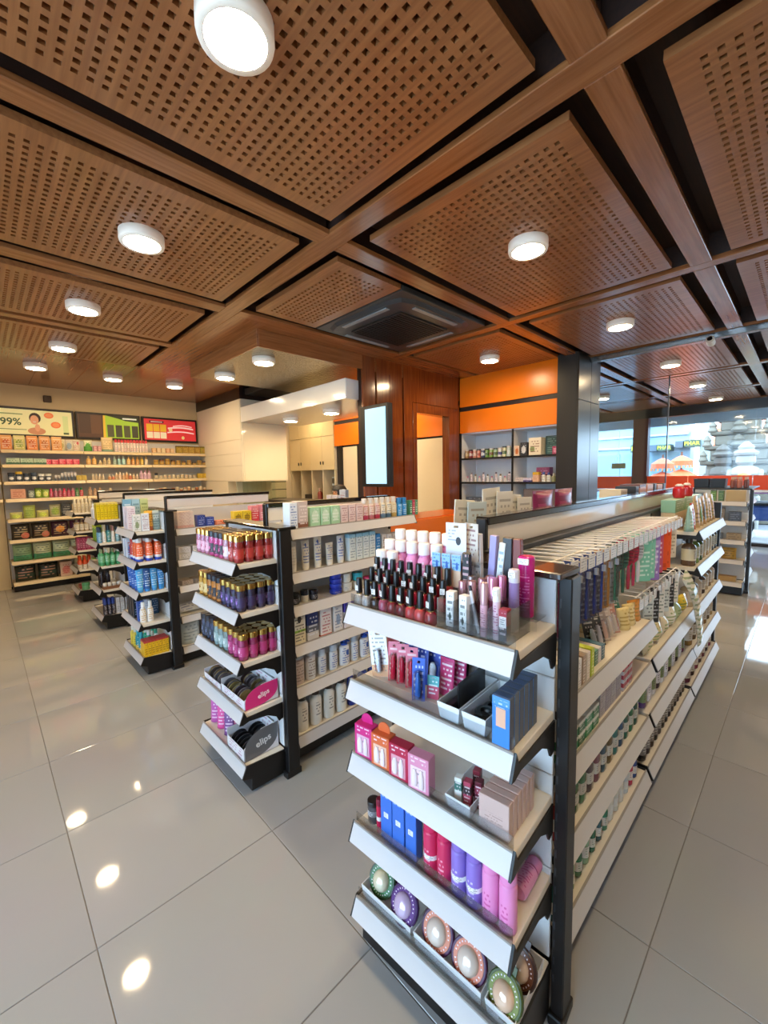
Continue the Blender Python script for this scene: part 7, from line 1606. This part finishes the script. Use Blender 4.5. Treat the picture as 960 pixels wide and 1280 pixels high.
# ------------------------------------------------------------------ orange cabinet goods
S = OCS[0]
ccs = [('#b08a5a', '#d8c090'), ('#9a3f4a', '#d8d0d0'), ('#c98a78', '#e0c0b0'), ('#d88a70', '#a83a3a'), ('#2a3560', '#d8dce6'), ('#6f9a3a', '#3a5a1f'), ('#7fa84a', '#7a4a22'), ('#9fb88a', '#3f5a34'), ('#d8d8d0', '#3a3f8a'), ('#d8d2a8', '#4a6a3a'), ('#c9d2c4', '#dfe4da')]
for i, (c, c2) in enumerate(ccs):
    for d in range(2):
        put(S, p_jar(0.026, 0.115 if i < 9 else 0.13, pk(c, bands=((0.0, c), (0.3, c2), (0.65, c)), ink='#f2efe6', lines=5, cols=10), mat(('#d8d4d0', '#3a3f44')[i % 2], 0.3), 0.018), 'drink_can', 0.05+0.062*i, 0.06+0.07*d, lab(('tan', 'wine red', 'pink', 'coral', 'navy', 'green', 'lime and brown', 'sage', 'white and blue', 'cream', 'pale grey')[i], 'can,', ('front', 'rear')[d], 'row, upper shelf of orange cabinet'), 'can', 'cans in the orange cabinet')
carton_row(S, [(0.79, 0.06, 0.06, 0.05, 0.125, pk('#dcc0a8', ink='#b0603a', lines=6, cols=7, blob='#c8743f'), 'cream and orange carton by the cabinet divider'), (0.875, 0.07, 0.085, 0.06, 0.16, pk('#3a3d44', ink='#c9c9cc', lines=6, cols=7, blob='#d8d8d8'), 'dark carton with pale ring in orange cabinet'), (1.02, 0.11, 0.15, 0.16, 0.205, pk('#e0d3b8', bands=((0.85, '#e6dcc6'),), ink='#8a5a50', lines=7, cols=9, blob='#8aa06a', blobpos=(0.3, 0.35, 0.17)), 'large cream carton with green picture in orange cabinet'), (1.185, 0.20, 0.16, 0.14, 0.12, pk('#3f5f5a', ink='#7a9a90', lines=5, cols=9), 'teal grey carton, lower of two in orange cabinet'), (1.27, 0.05, 0.075, 0.05, 0.09, pk('#b83a62', ink='#f0ccd8', lines=5, cols=7, blob='#d86a8a'), 'rose carton in front of the teal grey ones'), (1.39, 0.06, 0.075, 0.06, 0.10, pk('#8fc4c8', bands=((0.5, '#3f8a94'),), ink='#e6f2f2', lines=4, cols=7), 'turquoise and white carton, upper shelf of orange cabinet'), (1.43, 0.18, 0.12, 0.1, 0.21, pk('#8a3a66', ink='#dca8c4', lines=6, cols=8, blob='#b8608c'), 'tall magenta carton at the pillar end, upper cabinet shelf')], group='cartons in the orange cabinet', name='supplement_carton')
put(S, p_box(0.16, 0.14, 0.1, pk('#35524f', ink='#7a9a90', lines=4, cols=9)), 'supplement_carton', 1.185, 0.20, 'dark teal carton, upper of two in the orange cabinet', 'carton', 'cartons in the orange cabinet', dz=0.1212)
S = OCS[1]
for i in range(11):
    h = 0.075+0.05*((i*5) % 3)/2
    put(S, p_bottle(0.02, h, pk(('#ddd6d2', '#d8ccd0', '#dcd8d4')[i % 3], ink='#7a6a80', lines=5, cols=6), mat(('#b06a8a', '#5a5060', '#6a5a44')[i % 3], 0.3), 0.022, 0.012), 'dropper_bottle', 0.06+0.062*i, 0.06, lab('small white bottle,', ORD[i], 'on the middle shelf of orange cabinet'), 'bottle', 'small white bottles in cabinet')
carton_row(S, [(0.83, 0.06, 0.10, 0.08, 0.055, pk('#d8cfcc', ink='#8a8a9a', lines=3, cols=9), 'low white carton, middle shelf of orange cabinet'), (0.94, 0.05, 0.10, 0.08, 0.05, pk('#4a3f80', bands=((0.4, '#dcd8e6'),), ink='#a8a0cc', lines=3, cols=9), 'low violet and white carton, middle cabinet shelf'), (1.03, 0.07, 0.075, 0.06, 0.115, pk('#e0b89a', bands=((0.72, '#d8b02f'),), ink='#c08a6a', lines=5, cols=7), 'peach and yellow carton, middle cabinet shelf'), (1.075, 0.18, 0.16, 0.1, 0.17, pk('#a83f6f', bands=((0.0, '#5a1f3a'), (0.5, '#a8567f')), ink='#e0b8cc', lines=6, cols=9), 'large magenta carton at back, middle cabinet shelf')], group='cartons on middle cabinet shelf', name='supplement_carton')
for i in range(7):
    c, l, t = [('#e0ded8', '#4a5a9a', 'white and blue bottle'), ('#e2e0da', '#4a5a9a', 'second white and blue bottle'), ('#a8a06a', '#c9c4b0', 'olive jar'), ('#7aa04a', '#c9d0b0', 'green jar'), ('#dcd0b0', '#e6dcc4', 'tall cream bottle'), ('#c9dcd4', '#dfe8e2', 'pale mint jar'), ('#b9d0c9', '#2a2a2e', 'pale green bottle with black cap')][i]
    put(S, p_bottle(0.026, (0.115, 0.11, 0.10, 0.125, 0.17, 0.09, 0.16)[i], pk(c, ink='#7a8a80', lines=5, cols=6), mat(l, 0.3), 0.03, 0.014), 'supplement_bottle', 1.12+0.06*i, 0.06, lab(t, 'on middle shelf of orange cabinet, pillar side'), 'bottle', 'bottles on middle cabinet shelf')
S = OCS[2]
carton_row(S, [(0.15, 0.18, 0.3, 0.14, 0.10, pk('#6a7078', ink='#a8aeb4', lines=3, cols=12), 'grey storage carton low in the orange cabinet'), (0.50, 0.18, 0.3, 0.14, 0.12, pk('#cfcac4', ink='#8a8680', lines=3, cols=12), 'pale storage carton low in the orange cabinet'), (1.10, 0.2, 0.5, 0.2, 0.22, mat('#8a7a70', 0.5), 'brown storage case low in the orange cabinet'), (1.40, 0.12, 0.14, 0.12, 0.24, mat('#23252c', 0.4), 'black device low at the pillar end')], group='storage low in the cabinet', name='storage_carton')

# ------------------------------------------------------------------ leaflets and boxes behind the header of the nearest gondola
S = G1L
x = lambda X: 3.875-X
for i, (X, dy, h, a, t) in enumerate([(1.20, 0.06, 0.165, 0.18, 'cream price card, tilted, foremost of the cards'), (1.27, 0.09, 0.155, 0.1, 'pale blue card behind the tilted one'), (1.38, 0.08, 0.20, -0.06, 'tall cream price card in the middle'), (1.45, 0.12, 0.185, 0.05, 'cream price card beside the tall one'), (1.53, 0.09, 0.17, 0.12, 'wide cream price card'), (1.61, 0.12, 0.155, 0.05, 'last cream price card before the magenta pouches')]):
    put(S, p_card(0.12, h, pk('#e0d9c8' if i != 1 else '#c9d8dc', ink='#9a917e', lines=8, cols=9, reg=(0.15, 0.85, 0.15, 0.85)), hole=False, t=0.004), 'price_card', x(X), 0.10+dy*0.3, lab(t, 'behind the nearest header'), 'card', 'price cards behind the header', drz=math.pi, ry=a*0.5, dz=0.006, rx=0.0)
for i in range(2):
    put(S, p_pouch(0.2, 0.08, 0.18, pk('#7d1f4a', ink='#b04a74', lines=4, cols=9, rough=0.3), seal=mat('#8a2450', 0.35)), 'magenta_pouch', x(1.82+0.225*i), 0.12, lab('dark magenta pouch,', ORD[i], 'along behind the nearest header'), 'pouch', 'dark magenta pouches', drz=math.pi)
for i, (X, w, h, m, t) in enumerate([(2.75, 0.12, 0.15, pk('#c9b48a', ink='#7a5a3a', lines=5, cols=8), 'tan carton'), (3.02, 0.07, 0.16, mat('#1d1c1f', 0.4), 'black carton'), (3.15, 0.15, 0.17, pk('#d89a78', bands=((0.86, '#6a3a30'),), ink='#e0b498', lines=4, cols=8), 'first salmon carton'), (3.33, 0.15, 0.165, pk('#d89a78', ink='#e0b498', lines=4, cols=8), 'second salmon carton'), (3.47, 0.06, 0.165, mat('#1d1c1f', 0.4), 'narrow black carton'), (3.60, 0.15, 0.155, pk('#d89a78', ink='#e0b498', lines=4, cols=8), 'third salmon carton'), (3.74, 0.07, 0.16, mat('#1b1a1c', 0.4), 'last black carton')]):
    put(S, p_box(w, 0.12, h, m), 'storage_carton', x(X), 0.13, lab(t, 'at the far end behind the nearest header'), 'carton', 'cartons behind the header', drz=math.pi)

# ------------------------------------------------------------------ far gondola goods
S = E6[0]
carton_row(S, [(0.07, 0.05, 0.09, 0.06, 0.10, pk('#4a5a64', ink='#a8b4bc', lines=5, cols=7), 'slate carton on top of far shelf end'), (0.20, 0.05, 0.05, 0.06, 0.13, pk('#5f8a2a', bands=((0.9, '#3a4a1a'),), ink='#a8c46a', lines=5, cols=6), 'green carton on top of far shelf end'), (0.27, 0.06, 0.05, 0.06, 0.125, pk('#4a6a2a', ink='#8fae5a', lines=5, cols=6), 'dark green carton on top of far shelf end'), (0.40, 0.07, 0.17, 0.1, 0.13, mat('#c2a878', 0.5), 'kraft carton on top of far shelf end')], group='cartons on the far shelf end', name='kraft_carton')
S = E6[1]
carton_row(S, [(0.10, 0.06, 0.1, 0.06, 0.11, pk('#6a6f6a', ink='#a8aca4', lines=5, cols=8), 'grey carton on second tier of far shelf end'), (0.25, 0.06, 0.12, 0.06, 0.14, pk('#8a7a66', ink='#c4b49c', lines=5, cols=8), 'brown carton on second tier of far shelf end'), (0.40, 0.06, 0.11, 0.06, 0.11, pk('#4a4f5a', ink='#8a90a0', lines=5, cols=8), 'slate carton on second tier of far shelf end')], group='cartons on the far shelf end', name='kraft_carton')
S = E6[2]
carton_row(S, [(0.10, 0.07, 0.12, 0.08, 0.055, pk('#8a8478', ink='#5a564c', lines=3, cols=8), 'low grey carton on third tier of far shelf end'), (0.25, 0.07, 0.1, 0.08, 0.07, pk('#5f6064', ink='#a0a0a4', lines=3, cols=8), 'low dark carton on third tier of far shelf end'), (0.40, 0.07, 0.13, 0.08, 0.075, pk('#a8906a', ink='#6a5a3a', lines=3, cols=8), 'low tan carton on third tier of far shelf end')], group='cartons on the far shelf end', name='kraft_carton')
S = E6[3]
put(S, p_pouch(0.25, 0.12, 0.17, pk('#27406a', ink='#5a78a8', lines=5, cols=9), gusset=False), 'blue_bag', 0.16, 0.08, 'dark blue bag on fourth tier of far shelf end', 'bag')
put(S, p_pouch(0.14, 0.08, 0.13, pk('#b08a34', ink='#5a4a1a', lines=5, cols=8)), 'gold_bag', 0.36, 0.08, 'mustard bag on fourth tier of far shelf end', 'bag')
put(S, p_box(0.14, 0.06, 0.05, mat('#c9b48a', 0.5)), 'kraft_carton', 0.40, 0.02+0.03, 'low kraft carton before the mustard bag', 'carton') if False else None
S = E6[4]
carton_row(S, [(0.16, 0.07, 0.2, 0.1, 0.16, mat('#c8a46a', 0.5), 'kraft carton on the base of far shelf end'), (0.36, 0.07, 0.16, 0.1, 0.06, mat('#b8945a', 0.5), 'low kraft carton on the base of far shelf end')], group='cartons on the far shelf end', name='kraft_carton')
S = Shelf(6.27, 0.99, R90, 1.215, 0.55, 1.0, '')
for i in range(3):
    put(S, p_tray(0.15, 0.22, 0.11, mat('#17171a', 0.4)), 'black_crate', 0.06-0.158*i*0.0+0.158*i, 0.25, lab('black plastic crate,', ORD[i], 'on top of the far gondola'), 'crate', 'black crates') if i < 2 else None
for i in range(7):
    put(S, p_bottle(0.02, 0.13, mat(('#8a4a3a', '#b06a5a', '#6a3a34')[i % 3], 0.25), mat('#c9a08a', 0.3), 0.03, 0.012), 'red_bottle', 0.36+0.06*(i % 3), 0.12+0.16*(i//3), lab('reddish bottle,', ORD[i], 'on top of the far gondola'), 'bottle', 'reddish bottles on far gondola')
for lv in range(5):
    S = A6[lv]
    for i in range(6):
        if lv < 2:
            put(S, p_pouch(0.12, 0.07, 0.135, pk(('#d6d3c6', '#c9c4b4', '#b0a890')[i % 3], ink='#6a6a60', lines=6, cols=8), gusset=True), 'white_pouch', 0.08+0.145*i, 0.06, lab('off white pouch,', ORD[i], 'on', S.where), 'pouch', 'pouches on far gondola side')
        else:
            put(S, p_box(0.11, 0.08, 0.14, pk(('#c8b9a0', '#8a7a6a', '#a8a098')[i % 3], ink='#5a544a', lines=6, cols=8)), 'kraft_carton', 0.08+0.145*i, 0.06, lab('buff carton,', ORD[i], 'on', S.where), 'carton', 'cartons on far gondola side')

# ------------------------------------------------------------------ behind the counter: small things and the seated cashier
S = Shelf(3.0, 5.6, R90, 1.12, 1.9, 0.45, '')
carton_row(S, [(1.75, 0.10, 0.11, 0.05, 0.16, pk('#b9c4d4', ink='#a05a6a', lines=6, cols=7), 'pale blue leaflet box at the desk end'), (1.60, 0.1, 0.09, 0.05, 0.09, pk('#d8d4dc', ink='#8a84a8', lines=4, cols=7), 'white carton on the cashier desk'), (1.48, 0.1, 0.09, 0.05, 0.09, pk('#d3cfd8', ink='#8a84a8', lines=4, cols=7), 'second white carton on the cashier desk')], group='small cartons on the desk', name='leaflet_box')
S = Shelf(2.36, 2.74, 0, 1.0, 1.8, 0.4, '')
carton_row(S, [(0.20, 0.12, 0.09, 0.06, 0.20, pk('#d8c8d0', bands=((0.8, '#2a2f55'),), ink='#7a5a7a', lines=6, cols=7), 'lilac display carton with navy header on orange counter'), (0.30, 0.12, 0.09, 0.06, 0.20, pk('#d8ccd4', bands=((0.8, '#2a2f55'),), ink='#7a5a7a', lines=6, cols=7), 'second lilac display carton with navy header'), (0.40, 0.12, 0.09, 0.06, 0.20, pk('#d8c8c8', bands=((0.8, '#2a2f55'),), ink='#7a5a7a', lines=6, cols=7), 'third lilac display carton with navy header'), (0.10, 0.15, 0.06, 0.05, 0.16, pk('#d8d04a', ink='#8a8a2a', lines=5, cols=6), 'yellow carton on the orange counter')], group='display cartons on orange counter', name='display_carton')
S = Shelf(4.66, 7.55, R90, 0.9, 1.4, 0.4, '')
put(S, p_bottle(0.05, 0.3, mat('#8a3a2a', 0.3), mat('#c9a08a', 0.3), 0.05, 0.025), 'red_bottle', 0.83, 0.15, 'red brown bottle on the cupboard worktop', 'bottle')
put(S, p_box(0.28, 0.2, 0.18, mat('#2a2220', 0.4)), 'printer', 0.515, 0.2, 'dark printer on the cupboard worktop', 'printer')
for i in range(4):
    put(S, p_jar(0.07, 0.13, clear('#dfe8ee', 0.08), mat('#b9c4cc', 0.3), 0.03), 'clear_jar', 1.28, 0.2, lab('clear storage jar,', ('bottom', 'second', 'third', 'topmost')[i], 'of the stack by the cupboard end'), 'jar', 'stacked clear jars', dz=0.0006+0.132*i)
# cashier, mostly hidden: only the hair shows over the goods
hx, hy = 3.72, 4.70
DZ = -0.055
st = empty('stool', (hx+0.02, hy, 0)); tag(st, 'round black stool behind the cashier desk', 'stool')
part('seat', MB().lathe([(0.17, 0.38), (0.18, 0.40), (0.17, 0.43)], 16).xf(Matrix.Translation((hx+0.04, hy, 0))), BLACK, st)
part('post', MB().rod((hx+0.04, hy, 0.03), (hx+0.04, hy, 0.38), 0.025, 10), CHROME, st)
part('base', MB().lathe([(0.2, 0), (0.19, 0.02), (0.04, 0.035)], 16).xf(Matrix.Translation((hx+0.04, hy, 0))), BLACK, st)
def skin_body(name, verts, edges, radii, m, parent=None, sub=1):
    me = bpy.data.meshes.new(name); me.from_pydata([tuple(v) for v in verts], edges, [])
    o = link(name, me, parent)
    sk = o.modifiers.new('skin', 'SKIN')
    for v, r in zip(me.skin_vertices[0].data, radii): v.radius = (r, r) if not isinstance(r, tuple) else r
    me.skin_vertices[0].data[0].use_root = True
    o.modifiers.new('smooth', 'SUBSURF').levels = sub
    dg = bpy.context.evaluated_depsgraph_get()
    m2 = bpy.data.meshes.new_from_object(o.evaluated_get(dg)); o.modifiers.clear(); o.data = m2
    m2.materials.clear(); m2.materials.append(m)
    for p in m2.polygons: p.use_smooth = True
    return o
pr = empty('person', (hx, hy, DZ)); tag(pr, 'seated person behind the counter, only black hair showing over the goods', 'person')
SKIN = mat('#b9845f', 0.5)
V = [(0, 0, 0.62), (0, 0, 0.82), (-0.01, 0, 1.0), (-0.015, 0, 1.10), (-0.02, 0, 1.17),
     (-0.01, 0.17, 1.07), (-0.05, 0.21, 0.86), (-0.24, 0.17, 0.80), (-0.30, 0.15, 0.80),
     (-0.01, -0.17, 1.07), (-0.05, -0.21, 0.86), (-0.24, -0.17, 0.80), (-0.30, -0.15, 0.80),
     (-0.02, 0.10, 0.60), (-0.40, 0.12, 0.58), (-0.40, 0.12, 0.12), (-0.50, 0.12, 0.06),
     (-0.02, -0.10, 0.60), (-0.40, -0.12, 0.58), (-0.40, -0.12, 0.12), (-0.50, -0.12, 0.06)]
E_ = [(0, 1), (1, 2), (2, 3), (3, 4), (3, 5), (5, 6), (6, 7), (7, 8), (3, 9), (9, 10), (10, 11), (11, 12), (0, 13), (13, 14), (14, 15), (15, 16), (0, 17), (17, 18), (18, 19), (19, 20)]
Rr = [0.13, 0.115, 0.125, 0.09, 0.05, 0.06, 0.045, 0.035, 0.028, 0.06, 0.045, 0.035, 0.028, 0.085, 0.065, 0.045, 0.035, 0.085, 0.065, 0.045, 0.035]
Mx = Matrix.Translation((0, 0, 0))
skin_body('body', V, E_, Rr, mat('#3a4a6a', 0.7), pr)
hd = MB().lathe([(0.03, 1.145), (0.052, 1.17), (0.072, 1.21), (0.078, 1.26), (0.074, 1.31), (0.05, 1.345), (0.015, 1.358)], 16, -0.03, 0, 1.12, 0.95)
h_ = link('head', hd.mesh('head', SKIN), pr)
link('hair', MB().lathe([(0.080, 1.19), (0.092, 1.25), (0.091, 1.31), (0.066, 1.355), (0.02, 1.374)], 16, -0.008, 0, 1.12, 1.0).lathe([(0.075, 1.287), (0.096, 1.292), (0.094, 1.32), (0.066, 1.36), (0.02, 1.375)], 16, -0.026, 0, 1.12, 1.0).mesh('hair', mat('#100d0c', 0.45)), h_)
link('nose', MB().rod((-0.112, 0, 1.262), (-0.128, 0, 1.235), 0.011, 6).mesh('nose', SKIN), h_)
for s in (-1, 1):
    link('eye', MB().lathe([(0.004, -0.006), (0.010, 0), (0.004, 0.006)], 8, -0.106, s*0.03).xf(Matrix.Translation((0, 0, 1.268))).mesh('eye', mat('#1a1512', 0.3)), h_)
    link('ear', MB().lathe([(0.008, -0.025), (0.016, 0), (0.008, 0.025)], 8, -0.02, s*0.078).xf(Matrix.Translation((0, 0, 1.25))).mesh('ear', SKIN), h_)
    for f in range(4):
        link('finger', MB().rod((-0.325, s*0.15+(f-1.5)*0.017, 0.80), (-0.365-0.008*(f in (1, 2)), s*0.15+(f-1.5)*0.018, 0.793), 0.0075, 6).rod((-0.365-0.008*(f in (1, 2)), s*0.15+(f-1.5)*0.018, 0.793), (-0.39-0.008*(f in (1, 2)), s*0.15+(f-1.5)*0.018, 0.775), 0.0065, 6).mesh('finger', SKIN), h_.parent)
    link('thumb', MB().rod((-0.305, s*0.125, 0.80), (-0.345, s*0.098, 0.79), 0.009, 6).mesh('thumb', SKIN), h_.parent)
link('mouth', MB().box(-0.112, -0.108, -0.018, 0.018, 1.212, 1.218).mesh('mouth', mat('#8a4a44', 0.5)), h_)
for t_ in LONG_LABELS: print('LONG', len(t_.split()), t_)
